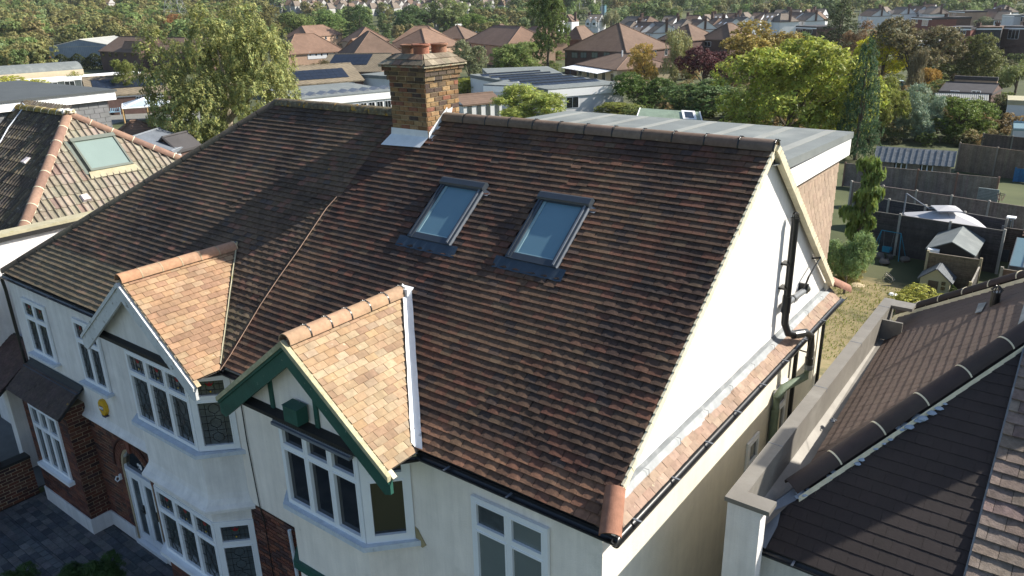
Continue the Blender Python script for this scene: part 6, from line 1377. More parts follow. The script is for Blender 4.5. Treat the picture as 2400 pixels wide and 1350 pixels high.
class B:
    """building placed by the two ends of its front eaves as seen in the photograph, at a real eaves height"""
    def __init__(s,name,label,cat,eL,eR,he,dep,rise,roof='hip',wall='brick_far',rm='roof_far_a',group=None,over=.3,hipf=1.,perp=None,ext_=0.):
        a=G(*eL,he); b=G(*eR,he); z=(a.z+b.z)/2; s.z=z; u=Vector((b.x-a.x,b.y-a.y,0)); 
        if perp is not None:   # keep the left end, turn the front to a given plan direction
            u=Vector((*perp,0)).normalized()*u.length
        s.W=u.length; u.normalize(); v=Vector((-u.y,u.x,0))
        if v.dot(Vector((a.x,a.y,0))-Vector((CAM.x,CAM.y,0)))<0: v=-v
        s.u,s.v=u,v; s.o=Vector((a.x,a.y,0)); W,D=s.W,dep; zb=min(T(*(s.o+u*i+v*j).xy) for i in(0,W) for j in(0,D))-.4; s.zb=zb; s.he=he
        e=s.e=empty(name,(s.o.x,s.o.y,zb),0,label,cat,group)
        P=lambda x,y,zz:s.o+u*x+v*y+Vector((0,0,zz)); s.P=P; o=over
        wl=MB(); wl.add([P(0,0,zb),P(W,0,zb),P(W,D,zb),P(0,D,zb),P(0,0,z),P(W,0,z),P(W,D,z),P(0,D,z)],[(0,1,5,4),(1,2,6,5),(2,3,7,6),(3,0,4,7)])
        E4=[P(-o,-o,z-.05),P(W+o,-o,z-.05),P(W+o,D+o,z-.05),P(-o,D+o,z-.05)]; E5=[p+Vector((0,0,-.22)) for p in E4]; r=MB()
        if roof=='flat':
            r.add(E5+[p+Vector((0,0,.35)) for p in E4],[(4,5,6,7),(0,1,5,4),(1,2,6,5),(2,3,7,6),(3,0,4,7)])
        else:
            if roof=='hip': 
                h=min(D/2,W/2)*hipf
                if W>=D: R0,R1=P(h,D/2,z+rise),P(W-h,D/2,z+rise); fs=[(0,1,5,4),(1,2,5),(2,3,4,5),(3,0,4)]
                else: R0,R1=P(W/2,h,z+rise),P(W/2,D-h,z+rise); fs=[(0,1,4),(1,2,5,4),(2,3,5),(3,0,4,5)]
                r.add(E4+[R0,R1],fs)
                rg=MB()
                for a_,b_ in((R0,R1),(E4[0],R0),(E4[1],R1 if W>=D else R0),(E4[2],R1),(E4[3],R0 if W>=D else R1)): rg.path([a_,b_],.13,5)
            elif roof=='gable':   # ridge along the front
                R0,R1=P(-o,D/2,z+rise),P(W+o,D/2,z+rise); r.add(E4+[R0,R1],[(0,1,5,4),(2,3,4,5)]); wl.add([P(0,0,z),P(0,D,z),P(0,D/2,z+rise),P(W,0,z),P(W,D,z),P(W,D/2,z+rise)],[(1,0,2),(3,4,5)])
                rg=MB().path([R0,R1],.13,5)
            else:                 # gable facing front
                R0,R1=P(W/2,-o,z+rise),P(W/2,D+o,z+rise); r.add(E4+[R0,R1],[(1,2,5,4),(3,0,4,5)]); wl.add([P(0,0,z),P(W,0,z),P(W/2,0,z+rise),P(0,D,z),P(W,D,z),P(W/2,D,z+rise)],[(0,1,2),(4,3,5)])
                rg=MB().path([R0,R1],.13,5).path([E4[0],R0],.1,4).path([E4[1],R0],.1,4)
            rg.build('ridge',MT[rm],e); r.add(E4+E5,[(0,4,5,1),(1,5,6,2),(2,6,7,3),(3,7,4,0)])
        wl.build('wall',MT[wall],e); r.build('roof',MT[rm],e); s.R=(R0,R1) if roof!='flat' else None; s.D=D; s.rise=rise
        s.F=Fr((s.o.x,s.o.y,0),u,(0,0,1)) if u.cross(Vector((0,0,1))).dot(v)<0 else Fr(s.P(W,0,0),-u,(0,0,1)); s.FR=Fr(s.P(W,0,0),v,(0,0,1)); s.FL=Fr(s.P(0,D,0),-v,(0,0,1))
    def win(s,x0,y0,x1,y1,fr=None,n=2,frame='upvc',glass='glass_dark',name='window'):
        f=fr or s.F; a=hitp(x0,y0,f.o,f.n); b=hitp(x1,y1,f.o,f.n); ua,ub=sorted(((a-f.o).dot(f.u),(b-f.o).dot(f.u))); za,zb=sorted((a.z,b.z)); lim=s.W if f is s.F else s.D
        ua,ub=max(ua,.1),min(ub,lim-.1)
        if ub-ua<.25: return
        t=max(.04,min(.07,(ub-ua)*.06)); o=MB().ob(f,ua,ub,za,zb,.0,.05).build(name,MT[frame],s.e); 
        for i in range(n):
            w_=(ub-ua-t)/n; MB().ob(f,ua+t+i*w_,ua+(i+1)*w_,za+t,zb-t,.04,.065).build('pane',MT[glass],o)
    def winu(s,u0,u1,z0,z1,f=None,n=2,frame='upvc',glass='glass_dark',name='window'):
        f=f or s.F; t=.06; o=MB().ob(f,u0,u1,z0,z1,.0,.05).build(name,MT[frame],s.e)
        for i in range(n):
            w_=(u1-u0-t)/n; MB().ob(f,u0+t+i*w_,u0+(i+1)*w_,z0+t,z1-t,.04,.065).build('pane',MT[glass],o)
    def row(s,n,z0,z1,w=1.1,f=None,frame='upvc',lim=None,name='window'):
        f=f or s.F; L=lim or (s.W if f is s.F else s.D)
        for i in range(n): c=L*(i+.5)/n; s.winu(c-w/2,c+w/2,s.z-z0,s.z-z1,f,2,frame,name=name) if False else s.winu(c-w/2,c+w/2,s.z-z1,s.z-z0,f,2,frame,name=name)
    def slope(s):   # front roof slope frame (for 'gable' or long 'hip')
        a=s.P(0,0,s.z-.03); return Fr(a,s.u,s.v*(s.D/2)+Vector((0,0,s.rise)))
    def chim(s,x,y,h=1.3,w=.9,mt='brick_far',pots=2):
        c=MB(); 
        b=s.P(x,y,0); zt=s.z+s.rise+h*.55; f=Fr(Vector((b.x,b.y,0)),s.u,s.v); o=c.ob(f,-w/2,w/2,-.3,.3,s.z,zt).ob(f,-w/2-.06,w/2+.06,-.36,.36,zt-.2,zt-.05).build('chimney',MT[mt],s.e)
        p=MB()
        for i in range(pots): q=f.p(-w*.25+w*.5*i,0); p.path([q+Vector((0,0,zt)),q+Vector((0,0,zt+.35))],.11,7)
        p.build('chimney_pots',MT['roof_far_a'],o)
def panels(e,f,u0,u1,v0,v1,nc,nr):
    for i in range(nc):
        for j in range(nr):
            w_=(u1-u0)/nc;h_=(v1-v0)/nr; o=MB().ob(f,u0+i*w_+.02,u0+(i+1)*w_-.02,v0+j*h_+.02,v0+(j+1)*h_-.02,.08,.12).build('solar_panel',MT['solar'],e)
# --- left: warehouse, brown brick block
b=B('warehouse','pale blue-grey corrugated metal warehouse with shallow gabled roof','warehouse',(115,110),(262,106),6.,26,1.9,'front','corr_wall','corr_roof',over=.05)
m=MB()
for i in range(int(b.W/.55)): m.ob(b.F,i*.55,i*.55+.16,b.zb,b.z+.95*b.rise*(1-abs(i*.55/b.W*2-1)),.0,.08)
m.build('wall_rib',MT['corr_wall'],b.e)
b=B('brick_block','long dark brick block with brown tiled roof beside the warehouse','building',(233,119),(325,123),5.4,13,3.6,'gable','brick_far','roof_far_b')
for x in(239,254,268,289,307): b.win(x,122,x+8,133,n=2,frame='timber_black')
b=B('brick_block','right wing of the dark brick block with steep front gable','building',(352,122),(450,123),5.4,13,3.4,'gable','brick_far','roof_far_b')
for x in(361,375,395,420): b.win(x,123,x+7,134,n=2)
b=B('brick_block','small gabled brick porch wing between the two brown roofs','building',(323,124),(352,122),5.2,9,2.9,'front','brick_far','roof_far_a'); b.win(329,124,336,135,n=2); b.win(339,125,350,136,n=3,glass='glass_edge')
# --- estate roofs
b=B('estate_house','long brown-roofed block with white panelled upper wall left of the chimney','building',(672,127),(806,119),5.3,13,4.2,'hip','brick_pink','roof_far_a',hipf=.75)
MB().ob(b.F,b.W*.35,b.W,b.z-1.5,b.z-.05,.01,.06).build('white_panel',MT['white_wall'],b.e)
for x in(724,738,751,765,782,797): b.win(x,122,x+5,131,n=1)
b=B('estate_house','pink-walled gabled brick house right of the white panelled block','building',(806,117),(847,116),5.,12,2.6,'front','brick_pink','roof_far_a'); b.win(814,120,823,130); b.win(830,120,834,126,n=1)
for (lab,eL,eR,he,dp,rs,hf,rm) in (
('steep hipped brown roof directly left of the chimney pots',(829,130),(944,124),5,14,5.0,1.,'roof_far_b'),
('brown hipped roof behind the pink gable house',(832,98),(912,94),5.2,12,4.0,.8,'roof_far_a'),
('wide brown hipped roof behind the chimney pots',(922,98),(1032,96),5.2,14,4.2,.75,'roof_far_a'),
('brown hipped roof just right of the chimney pots',(1000,112),(1085,104),5.2,14,4.4,.9,'roof_far_a'),
('warm brown hipped roof above the olive tree right of the chimney',(1088,98),(1188,108),5.2,14,4.4,.85,'roof_far_a'),
('dark brown pyramid roof behind the chimney pots right',(1014,90),(1088,90),5.2,12,3.8,1.,'roof_far_b'),
('small brown roof among trees beside the tall dark green tree',(1140,80),(1180,80),5.,9,3.2,1.,'roof_far_b'),
('orange-brown roofs behind the long white panelled block',(722,86),(802,80),5.2,12,3.6,.6,'roof_far_a'),
('brown hipped roof between the tall dark green tree and the rounded bush',(1195,92),(1245,98),5.2,11,3.6,1.,'roof_far_a')):
    b=B('estate_house',lab,'house',eL,eR,he,dp,rs,'hip','brick_pink',rm,hipf=hf,group='brown roofed estate houses'); b.row(3,.3,1.5)
b=B('small_house','small brown-roofed house with a white left gable','house',(677,84),(735,82),4.,10,2.6,'gable','white_wall','roof_far_b')
b=B('bungalow','pale grey roofed bungalow behind the estate roofs','house',(1128,68),(1168,66),3.5,9,2.4,'hip','white_wall','roof_far_c'); b.row(2,.3,1.3)
b=B('bungalow','grey-brown bungalow above the pyramid roofs','house',(960,66),(1010,64),3.5,9,2.2,'hip','white_wall','roof_far_c'); b.row(2,.3,1.3)
# --- big hipped block and annex
b=B('brick_block','large dark brick block with a broad brown hipped roof','building',(1324,116),(1467,121),5.4,17,5.4,'hip','brick_far','roof_far_b')
for x in(1321,1340,1361,1387,1415): b.win(x,122,x+14 if x>1330 else x+7,136,n=2,frame='timber_black',glass='glass_blind')
b.row(4,.4,1.7,f=b.FR)
b=B('annex','low brick annex with brown hipped roof and white canopy','building',(1352,149),(1446,163),3.2,13,2.3,'hip','cream_wall','roof_far_b')
f=b.F; cf=Fr(b.P(-.5,-3.4,b.z-.75),b.u,b.v*3.4+Vector((0,0,.45))); cn=MB()
MB().ob(cf,0,b.W*.95,0,3.4,0,.05).build('canopy',MT['white_fascia'],b.e)
for i in range(12): cn.ob(cf,i*b.W*.95/11-.03,i*b.W*.95/11+.03,0,3.4,.05,.09)
for i in range(5): p=b.P(-.4+i*b.W*.23,-3.3,0); cn.path([Vector((p.x,p.y,b.zb)),Vector((p.x,p.y,b.z-.75))],.05,5)
cn.build('canopy_bar',mat('bluegrey',(.08,.13,.2)),b.e); b.row(5,.9,2.4,1.4); MB().path([b.P(b.W*.6,5,b.z+1.2),b.P(b.W*.6,5,b.z+3.)],.15,6).build('flue',MT['white_wall'],b.e)
# --- hipped brown houses
for (lab,eL,eR,rs,ws) in (('dark brown brick pair with a pyramid roof behind the golden tree',(1543,92),(1622,94),3.8,((1583,97,1595,108),(1606,97,1615,108))),('brown brick house with hipped roof and white window before the terrace',(1640,91),(1712,93),3.8,((1650,97,1666,109),)),('brown hipped roof right of the tall dark green tree',(1322,92),(1362,92),3.4,())):
    b=B('estate_house',lab,'house',eL,eR,5.2,12,rs,'hip','brick_far','roof_far_b')
    for w_ in ws: b.win(*w_)
# --- school: solar roofs
def sol(lab,eL,eR,he,dp,rs,pu,pv,nc,nr,wall='brick_far'):
    b=B('school_block',lab,'building',eL,eR,he,dp,rs,'gable',wall,'roof_far_pan',over=.2); f=b.slope(); L=math.hypot(b.D/2,b.rise); panels(b.e,f,b.W*pu[0],b.W*pu[1],L*pv[0],L*pv[1],nc,nr); return b
b=sol('school block with solar panels and white-framed windows left of the huge tree',(206,222),(400,216),3.,12,2.2,(.08,.95),(.30,.80),16,3)
for x in(318,355): b.win(x,226,x+17 if x<330 else x+36,243 if x<330 else 247,n=2 if x<330 else 3)
MB().ob(b.F,0,b.W,b.z-.45,b.z-.08,.01,.06).build('fascia',MT['white_wall'],b.e)
b=sol('front pantiled roof with two solar arrays left of the chimney',(695,196),(852,188),3.,13,2.6,(.02,.82),(.18,.72),9,3); b.win(778,195,800,202,n=2); b.win(807,194,831,201,n=2)
b=sol('rear pantiled roof with solar array behind the first one',(745,168),(893,167),3.6,13,3.0,(.1,.72),(.35,.95),7,3)
# --- barrel roofed wing
A=G(-30,178,3.4); Bq=G(197,172,3.4); u=(Bq-A); u.z=0; L=u.length; u.normalize(); v=Vector((-u.y,u.x,0)); e=empty('school_block',(A.x,A.y,T(A.x,A.y)),0,'barrel-roofed grey school wing behind the flat dark dormer roof','building'); m=MB(); rad=3.6; n=12
for k in range(n):
    a0,a1=math.pi*k/n,math.pi*(k+1)/n; q=lambda a,t:A+u*t+v*(rad-rad*math.cos(a))+Vector((0,0,rad*.52*math.sin(a)-.4)); m.poly([q(a0,0),q(a0,L),q(a1,L),q(a1,0)][::-1])
m.build('roof',MT['felt'],e); m=MB().poly([A+u*(L-.4)+v*(rad-rad*math.cos(math.pi*k/n))+Vector((0,0,rad*.5*math.sin(math.pi*k/n)-.4)) for k in range(n+1)]); m.build('gable_end',MT['cream_wall'],e)
MB().add([A,A+u*L,A+u*L+v*2*rad,A+v*2*rad]+[p+Vector((0,0,-4)) for p in(A,A+u*L,A+u*L+v*2*rad,A+v*2*rad)],[(0,1,5,4),(1,2,6,5)]).build('wall',MT['cream_wall'],e)
b=B('walkway','flat white-edged walkway roof in front of the barrel-roofed wing','canopy',(-30,192),(330,180),2.7,5,0,'flat','glass_net','white_fascia',over=.1)
for i in range(9): b.winu(b.W*(i+.2)/9,b.W*(i+.8)/9,b.z-2.2,b.z-.35,n=2)
# --- flat roofs
b=B('flat_roof_block','low white flat-roofed block with a row of tilted rooflights left of the chimney','building',(705,231),(925,222),3.4,16,0,'flat','white_wall','felt',over=.15)
MB().ob(b.F,-.2,b.W+.2,b.z-.75,b.z+.12,.16,.20).build('fascia',MT['white_fascia'],b.e)
for i in range(9):
    x=b.W*(.02+.115*i); f=Fr(b.P(x,2.2,b.z+.13),b.u,b.v); q=MB().add([f.p(0,0,.05),f.p(1.1,0,.05),f.p(1.1,2.2,.05),f.p(0,2.2,.05),f.p(1.1,0,.55),f.p(1.1,2.2,.55)],[(0,4,5,3),(1,2,5,4),(0,1,4),(2,3,5)]); q.build('rooflight',MT['lead_grey'],b.e); MB().ob(f,1.12,1.5,0,2.2,0,.06).build('rooflight_glass',MT['glass_dark'],b.e)
for i in range(5): b.winu(b.W*(.52+.09*i),b.W*(.59+.09*i),b.z-2.2,b.z-1.0,n=2)
b=B('flat_roof_block','grey flat roof with small white hatches behind the rooflight block','building',(845,178),(925,183),3.6,12,0,'flat','white_wall','felt',over=.15)
b2=B('flat_roof_block','large white school block with rows of solar panels on its flat roof','building',(1285,213),(1462,201),3.6,30,0,'flat','white_wall','felt',over=.1)
MB().ob(b2.F,-.1,b2.W+.1,b2.z-.95,b2.z+.12,.1,.16).build('fascia',MT['white_fascia'],b2.e)
for j in range(6):
    f=Fr(b2.P(b2.W*.02,5.0+j*3.9,b2.z+.13),b2.u,b2.v*.94+Vector((0,0,.18)))
    for k in range(14): MB().ob(f,k*b2.W*.064,k*b2.W*.064+b2.W*.060,0,1.5,.12,.16).build('solar_panel',MT['solar'],b2.e)
    MB().ob(f,0,b2.W*.9,1.52,1.58,.10,.26).build('panel_rail',MT['felt_dark'],b2.e)
b2.win(1327,228,1356,252,n=2)
b=B('flat_roof_block','lower white flat-roofed wing with two rooflight hatches right of the olive tree','building',(1135,202),(1262,208),3.6,14,0,'flat','white_wall','felt',over=.1)
for i in range(2): f=Fr(b.P(b.W*(.35+.4*i),4,b.z+.12),b.u,b.v); MB().ob(f,0,1.6,0,1.6,0,.25).build('roof_hatch',MT['white_fascia'],b.e)
MB().ob(b.F,-.1,b.W+.1,b.z-.8,b.z+.1,.1,.15).build('fascia',MT['white_fascia'],b.e)
b=B('flat_roof_block','grey flat roof behind the hatched white wing','building',(1150,182),(1318,176),3.8,16,0,'flat','white_wall','felt',over=.1)
b=B('garden_room','white panelled garden room with a brown sloping roof right of the chimney','outbuilding',(1086,243),(1176,238),2.4,5.5,1.0,'gable','white_wall','roof_far_b',over=.15)
for i in range(4): b.winu(b.W*(.1+.24*i),b.W*(.21+.24*i),b.zb+.5,b.z-.15,n=1,glass='glass_net',frame='lead_new')
# --- outbuildings behind the left hip
b=B('brick_outbuilding','square brick outbuilding with an orange-brown hipped roof','outbuilding',(270,318),(363,312),2.4,3,1.15,'hip','brick_far','clayfar' if False else 'roof_far_a',over=.2)
b=B('play_shelter','brick gable with grey slate roof behind the main roof edge','outbuilding',(364,350),(414,352),2.0,3,1.15,'front','brick_far','roof_far_d',over=.2)
b=B('play_shelter','blue-grey sheet roofed shelter beneath the huge tree','outbuilding',(402,352),(462,330),2.2,7,1.2,'gable','white_wall','lead_grey',over=.1)
# gazebo
A=[G(263,262,2.4),G(283,262,2.4)]; c=G(300,288); s_=depth(c)/FPX; e=empty('glazed_canopy',c,0,'square glass-roofed canopy on wooden posts in the school yard','canopy'); W_=104*s_; hz=c.z+36*s_; m=MB(); rp=MB(); fr=MB()
cc=c+Vector((.0,3,0)); u=b2.u; v=b2.v; cs=[cc+u*(sx*W_/2)+v*(sy*W_/2) for sx,sy in((-1,-1),(1,-1),(1,1),(-1,1))]; ap=Vector((cc.x,cc.y,hz+17*s_))
for i in range(4):
    a,b_=cs[i],cs[(i+1)%4]; a=Vector((a.x,a.y,hz)); b_=Vector((b_.x,b_.y,hz)); rp.poly([a,b_,ap]); fr.path([a,ap],.09,5).path([a,b_],.09,5).path([(a+b_)/2,ap],.05,4); m.path([Vector((a.x,a.y,c.z-1)),a],.11,6); mm=(a+b_)/2; m.path([Vector((mm.x,mm.y,c.z-1)),mm],.09,6)
rp.build('glass_roof',mat('canopyglass',(.42,.50,.56),rough=.3,bump=0),e); fr.build('frame',MT['white_fascia'],e); m.build('post',mat('newwood',(.42,.28,.13)),e)
# yard and benches
A=G(262,330);
ya=MB(); Y=[G(200,340),G(470,345),G(470,262),G(200,262)]; ya.poly([p+Vector((0,0,.06)) for p in Y]); ya.build('school_yard',MT['tarmac'],kind='structure')
for i,(x,y,lab) in enumerate(((381,256,'light blue bench against the school wall under the huge tree'),(266,270,'light blue bench left of the glazed canopy post'))):
    A=Vector(G(x,y)); e=empty('bench',A,0,lab,'bench'); f=Fr(A,b2.u,(0,0,1)); bm_=mat('benchblue',(.30,.47,.58),rough=.6,bump=0)
    MB().ob(f,-1,1,.42,.5,-.3,.25).build('seat',bm_,e)
    for k in range(9): MB().ob(f,-1+k*.24,-.9+k*.24,.5,1.0,-.3,-.25).build('slat',bm_,e)
    MB().ob(f,-1,-.92,0,1.05,-.3,.25).ob(f,.92,1,0,1.05,-.3,.25).build('leg',bm_,e)
a=G(350,300);c_=G(430,296); m=MB(); u=(c_-a).normalized(); L=(c_-a).length
for k in range(int(L/.35)): m.path([a+u*k*.35,a+u*k*.35+Vector((0,0,1.1))],.03,4)
m.path([a+Vector((0,0,1.1)),c_+Vector((0,0,1.1))],.03,4).path([a+Vector((0,0,.2)),c_+Vector((0,0,.2))],.03,4); tag(m.build('school_railing',mat('railg',(.03,.13,.08))),'low dark green railing in the school yard beneath the huge tree','railing')
# --- right: garage blocks
b=B('garage_block','brown rendered gable building above the corrugated shed roof','building',(2238,182),(2338,186),3.0,.5,0,'flat','brick_pink','roof_far_d',over=.05)
b=B('garage_block','low dark felt-roofed building in front of the brown gable','building',(2202,212),(2325,218),2.6,7,.9,'gable','brick_far','roof_far_d',over=.1)
for x in(2228,2278): b.win(x,212,x+20,220,n=2)
b=B('corrugated_shed','shed with a ribbed pale corrugated roof above the green bushes','shed',(2192,232),(2315,236),2.0,4.2,.5,'gable','brick_far','corr_roof',over=.1); f=b.slope(); L=math.hypot(b.D/2,b.rise); m=MB()
for i in range(26): m.ob(f,i*b.W/25-.07,i*b.W/25+.07,0,L,.0,.1)
m.build('corrugation',MT['corr_roof'],b.e)
b=B('white_garage','white flat-roofed garage cut by the right picture edge','garage',(2362,240),(2470,244),3.0,5,0,'flat','white_wall','coping',over=.05)
b=B('glazed_lean_to','white framed glazed lean-to at the right edge below the garage','greenhouse',(2376,300),(2440,303),1.8,2.5,.5,'gable','white_wall','glass_edge',over=.05)
# conservatory roof behind the flat felt roof
A=G(1500,262,2.4); q=[(1500,253),(1640,262),(1646,285),(1492,275)]; s_=depth(A)/FPX; e=empty('conservatory',A,0,'pale green sheeted lean-to roof behind the grey flat roof','conservatory')
P=[G(x,y,2.6+ (0 if y>270 else .8)) for x,y in q]; MB().poly(P[::-1]).build('roof',mat('greensheet',(.22,.28,.20),rough=.4,bump=0),e)
MB().path([P[0],P[3]],.07,5).path([P[1],P[2]],.07,5).build('edge_trim',MT['white_fascia'],e); a_=(P[1]*.7+P[0]*.3); c2=P[2]*.72+P[3]*.28; ff=Fr(c2,(P[2]-P[3]),(a_-c2)); MB().ob(ff,0,1.6,.1,(a_-c2).length*.9,.05,.2).build('roof_light_frame',MT['white_fascia'],e); MB().ob(ff,.3,1.3,.4,(a_-c2).length*.75,.2,.22).build('roof_light_pane',MT['glass_dark'],e)
# --- red brick terraced houses with rear dormers at the upper right
def dormered(lab,eL,eR,wall,rm,wins,he=7.5,dp=8,rise=.1):
    b=B('terraced_house',lab,'house',eL,eR,he,dp,0,'flat',wall,rm,over=.1,group='terraced houses on the right'); 
    MB().ob(b.F,-.1,b.W+.1,b.z-.35,b.z-.05,.08,.14).build('fascia',MT['white_fascia'],b.e)
    for w_ in wins: b.win(*w_,n=3)
    return b
mat('brick_red',(.19,.075,.06),rough=.9,var=.15,bump=0)
b=dormered('dark red brick dormer house with two white windows right of centre',(2210,66),(2276,67),'brick_red','roof_far_d',((2219,71,2243,82),(2251,71,2263,82))); b.chim(b.W*.95,4,2)
b=B('terraced_house','white ground floor extension under the dark red dormer house','house',(2150,100),(2242,98),3,6,0,'flat','white_wall','white_wall',over=.1); b.win(2222,101,2240,110,n=3); b.win(2180,102,2200,110,n=3)
b=dormered('dark brick dormer house with tall white windows at the right edge',(2350,64),(2440,66),'brick_far','roof_far_d',((2365,69,2386,92),)); b.chim(b.W*.3,4,2)
b=dormered('plum brick dormer house with white french window',(2137,42),(2185,44),'brick_red','roof_far_d',((2145,46,2150,54),(2162,46,2174,61)))
b=dormered('white trimmed brick dormer beside the plum one',(2190,42),(2222,43),'brick_far','roof_far_d',((2196,46,2208,54),)); b.chim(0,4,2)
b=dormered('small brick dormer house among trees with two white windows',(1866,63),(1914,65),'brick_far','roof_far_d',((1869,68,1880,80),(1889,68,1903,80)))
b=dormered('pink walled dormer house behind the plum one',(2225,26),(2262,28),'brick_pink','roof_far_d',((2232,30,2240,36),)); b.chim(b.W*.3,4,1.4)
b=dormered('pale house with bay window at the top right edge',(2380,36),(2430,38),'brick_pink','roof_far_d',((2388,38,2396,50),))
b=dormered('white end-wall house left of the top right bay house',(2350,36),(2378,37),'white_wall','corr_roof',())
b=dormered('dark roofed link house between two brick dormers',(2278,66),(2348,66),'roof_far_d','roof_far_b',()); b.chim(b.W*.8,4,2)
# --- pitched terraced houses: roofs with chimneys and white gables
rows=[  # eL, eR, rise, roof mat, wall
((1438,72),(1468,74)),((1470,74),(1500,76)),((1502,74),(1530,77)),((1562,66),(1592,68)),((1594,66),(1622,69)),((1668,64),(1696,66)),((1640,62),(1666,64)),((1700,60),(1726,61)),
((1450,56),(1482,57)),((1484,56),(1512,57)),((1546,56),(1576,56)),((1600,54),(1628,54)),((1632,52),(1658,52)),((1664,50),(1690,50)),((1694,48),(1720,48)),((1724,46),(1750,46)),
((1756,46),(1782,46)),((1786,48),(1812,48)),((1800,50),(1828,51)),((1830,46),(1858,47)),((1862,48),(1888,49)),((1890,46),(1918,46)),((1810,38),(1838,38)),((1842,38),(1868,38)),((1872,38),(1898,38)),((1900,36),(1926,36)),
((2012,36),(2042,38)),((2052,32),(2078,32)),((2080,32),(2108,33)),((2112,30),(2146,31)),((2150,30),(2180,33)),((2156,24),(2184,24)),((2190,24),(2216,25)),((2310,28),(2348,29)),((2282,40),(2330,42)),((2330,46),(2358,46)),
((1312,50),(1340,50)),((1372,50),(1402,50)),((1292,52),(1308,52)),((1040,54),(1066,54)),((985,56),(1010,56))]
words=['white-gabled','plain','pale-roofed','brown-roofed','grey-roofed']
rms=['roof_far_c','roof_far_b','roof_far_c','roof_far_c','roof_far_b']
cnt=0
ORD=['first','second','third','fourth','fifth','sixth','seventh','eighth','ninth','tenth','eleventh','twelfth']
zones=[('in the front row above the golden birch',0,8),('in the back row over the brown hipped pair',8,16),('in the row behind the big bright green tree',16,20),('in the furthest row left of the tall dark evergreen',20,26),('in the rows right of the tall dark evergreen',26,36),('among trees left of the big hipped brick block',36,41)]
for i,(eL,eR) in enumerate(rows):
    zn=[z for z in zones if z[1]<=i<z[2]][0]; zi=sorted(range(zn[1],min(zn[2],len(rows))),key=lambda q:rows[q][0][0]).index(i)
    b=B('terraced_house','%s terraced house from the left %s'%(ORD[min(zi,11)],zn[0]),'house',eL,eR,5.2,9,3.0,'gable' if i%3 else 'hip','white_wall',rms[i%5],group='distant terraced houses',over=.2,hipf=.7)
    b.chim(0 if i%2 else b.W,4.5,1.8,1.1,pots=3)
    if i%3!=2:
        s=b.W*.34; 
        for k in(0,1) if i%2 else (0,):
            x0=b.W*(.08+.48*k); g=MB(); P=b.P; z=b.z
            g.add([P(x0,-.9,z-2.5),P(x0+s,-.9,z-2.5),P(x0+s,-.9,z+.1),P(x0+s/2,-.9,z+1.3),P(x0,-.9,z+.1),P(x0,.3,z-2.5),P(x0,.3,z+.1),P(x0+s,.3,z-2.5),P(x0+s,.3,z+.1)],[(0,1,2,3,4),(5,0,4,6),(1,7,8,2)]); g.build('bay_gable',MT['white_wall'],b.e)
            MB().add([P(x0-.2,-1.1,z),P(x0+s/2,-1.1,z+1.5),P(x0+s/2,3,z+1.5),P(x0-.2,1.,z),P(x0+s+.2,-1.1,z),P(x0+s+.2,1.,z)],[(0,1,2,3),(1,4,5,2)]).build('bay_roof',MT['roof_far_d'],b.e)
            b.winu(x0+s*.2,x0+s*.8,z-1.7,z-.5,Fr(b.P(0,-.92,0),b.F.u,b.F.v) if b.F.u.dot(b.u)>0 else b.F,2)
    else: b.row(2,.5,1.7,1.2)
    if i%4==1:
        f=b.slope(); [MB().ob(f,b.W*q,b.W*q+.8,2.,3.2,.05,.12).build('roof_window',MT['white_fascia'],b.e) for q in(.2,.6)]
# --- hillside suburb across the top left and centre
mat('far_wall',(.36,.36,.35),var=.1,bump=0)
for (x0,x1,y0,dy,n) in ((640,1200,1,0,34),(620,1190,6,0,32),(640,1190,12,0,30),(700,1100,19,0,16),(530,600,5,0,3),(1320,1420,-4,0,4),(205,250,-2,0,2),(60,110,12,0,1),(450,480,2,0,1)):
    for i in range(n):
        x=x0+(x1-x0)*(i+.5)/n+random.uniform(-6,6); y=y0+random.uniform(-2,2)+(0.025*(600-x) if x<600 else 0)
        w_=random.uniform(9,15)
        b=B('hillside_house','small far-off house in the hillside suburb at the top of the view','house',(x,y),(x+w_,y+.2),5,9,3.2,'gable' if i%2 else 'hip','far_wall',('roof_far_c','roof_far_b','roof_far_c')[i%3],group='far hillside houses',over=.2,hipf=.7)
# --- pylon, masts
A=G(376,90); dp=depth(A); s_=dp/FPX; e=empty('electricity_pylon',A,0,'grey steel lattice pylon at the upper left','pylon'); m=MB(); r_=cx_; 
q=[(378,84),(434,84)]; base=[Vector(G(x,y)) for x,y in q]; u=(base[1]-base[0]); Wp=u.length; u.normalize(); v=Vector((-u.y,u.x,0)); H=130*s_
C4=[base[0],base[1],base[1]+v*Wp,base[0]+v*Wp]; cen=sum(C4,Vector())/4; lv=lambda i,t:C4[i].lerp(cen+(C4[i]-cen)*.15,t)+Vector((0,0,H*t))
for i in range(4):
    m.path([lv(i,0),lv(i,1)],.13,4)
    for k_ in range(7): t0,t1=k_/7,(k_+1)/7; m.path([lv(i,t0),lv((i+1)%4,t1)],.06,3).path([lv((i+1)%4,t0),lv(i,t1)],.06,3).path([lv(i,t1),lv((i+1)%4,t1)],.06,3)
m.build('lattice',mat('galv',(.33,.34,.34),metal=.3,bump=0),e)
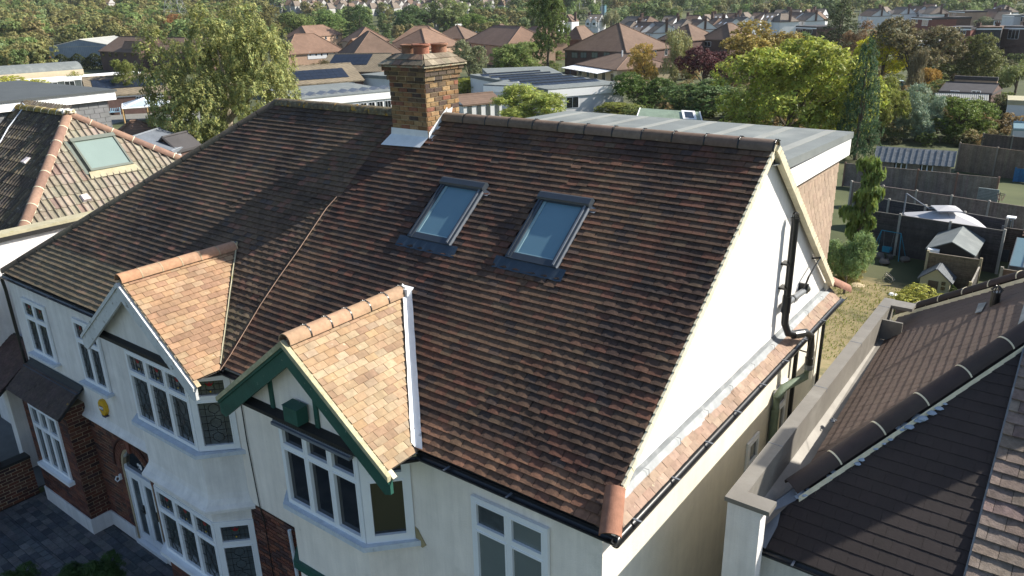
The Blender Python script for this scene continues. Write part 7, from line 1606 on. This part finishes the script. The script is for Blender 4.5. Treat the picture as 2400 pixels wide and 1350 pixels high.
for i,(x,yb,yt) in enumerate(((24,45,27),(151,55,28),(154,57,30),(163,50,30),(189,56,28),(333,85,66),(339,85,64),(1343,30,8),(1358,30,6),(1410,28,0),(1350,30,10),(1158,40,12),(2010,60,20))):
    B0_=G(x,yb+14); dp=depth(B0_); q=ray(x,yt); t=CAM+q*(dp/q.dot(fwd)); tag(MB().path([B0_,Vector((B0_.x,B0_.y,t.z))],.12*max(1,dp/300),5).build('floodlight_mast',MT['galv']),'thin pale mast rising out of the far trees','mast',group='thin masts among the far trees')
b=B('sports_screen','dark teal screen structure among the far trees at the top centre','screen',(1384,12),(1417,13),6,3,0,'flat','glass_sky','green_paint',over=.1)
# cars by the trees on the right
def car(lab,px,py,col,rz):
    A=Vector(G(px,py)); e=empty('parked_car',A,0,lab,'car'); f=Fr(A,(math.cos(rz),math.sin(rz),0),(0,0,1)); pr=[(-2.1,.3),(2.1,.3),(2.15,.75),(1.3,.95),(.7,1.42),(-1.2,1.45),(-1.9,1.0),(-2.15,.9)]
    MB().prism(f,pr,-.85,.85).build('body',mat('carpaint%s'%lab[:5].replace(' ','_'),col,rough=.2,var=0,bump=0,coat=1.),e); MB().prism(f,[(.95,1.02),(.6,1.36),(-1.1,1.39),(-1.6,1.02)],-.86,.86).build('window',MT['glass_dark'],e)
    for x in(-1.35,1.35):
        for y in(-.87,.87): MB().path([f.p(x,.33,y-.1),f.p(x,.33,y+.1)],.33,12).build('wheel',MT['black_plastic'],e)
car('teal-green parked car half hidden behind the silvery willow',2105,208,(.05,.16,.14),.3); car('white parked car seen through the willow top',2150,224,(.6,.62,.64),.2)
hz=MB().box(-2300,2300,-2300,2600,-12.6,46).build('haze',None,kind='stuff')
hm=bpy.data.materials.new('haze'); hm.use_nodes=True; hn=hm.node_tree; hn.nodes.remove(hn.nodes['Principled BSDF']); pv=hn.nodes.new('ShaderNodeVolumePrincipled'); pv.inputs['Density'].default_value=.00007; pv.inputs['Color'].default_value=(.86,.92,1,1); pv.inputs['Anisotropy'].default_value=.2
hn.links.new(pv.outputs[0],hn.nodes['Material Output'].inputs['Volume']); hz.data.materials.append(hm); sc.cycles.volume_bounces=0
# ------------------------------------------------------------------ finish
sc.render.engine='CYCLES'
print('objects',len(bpy.data.objects))
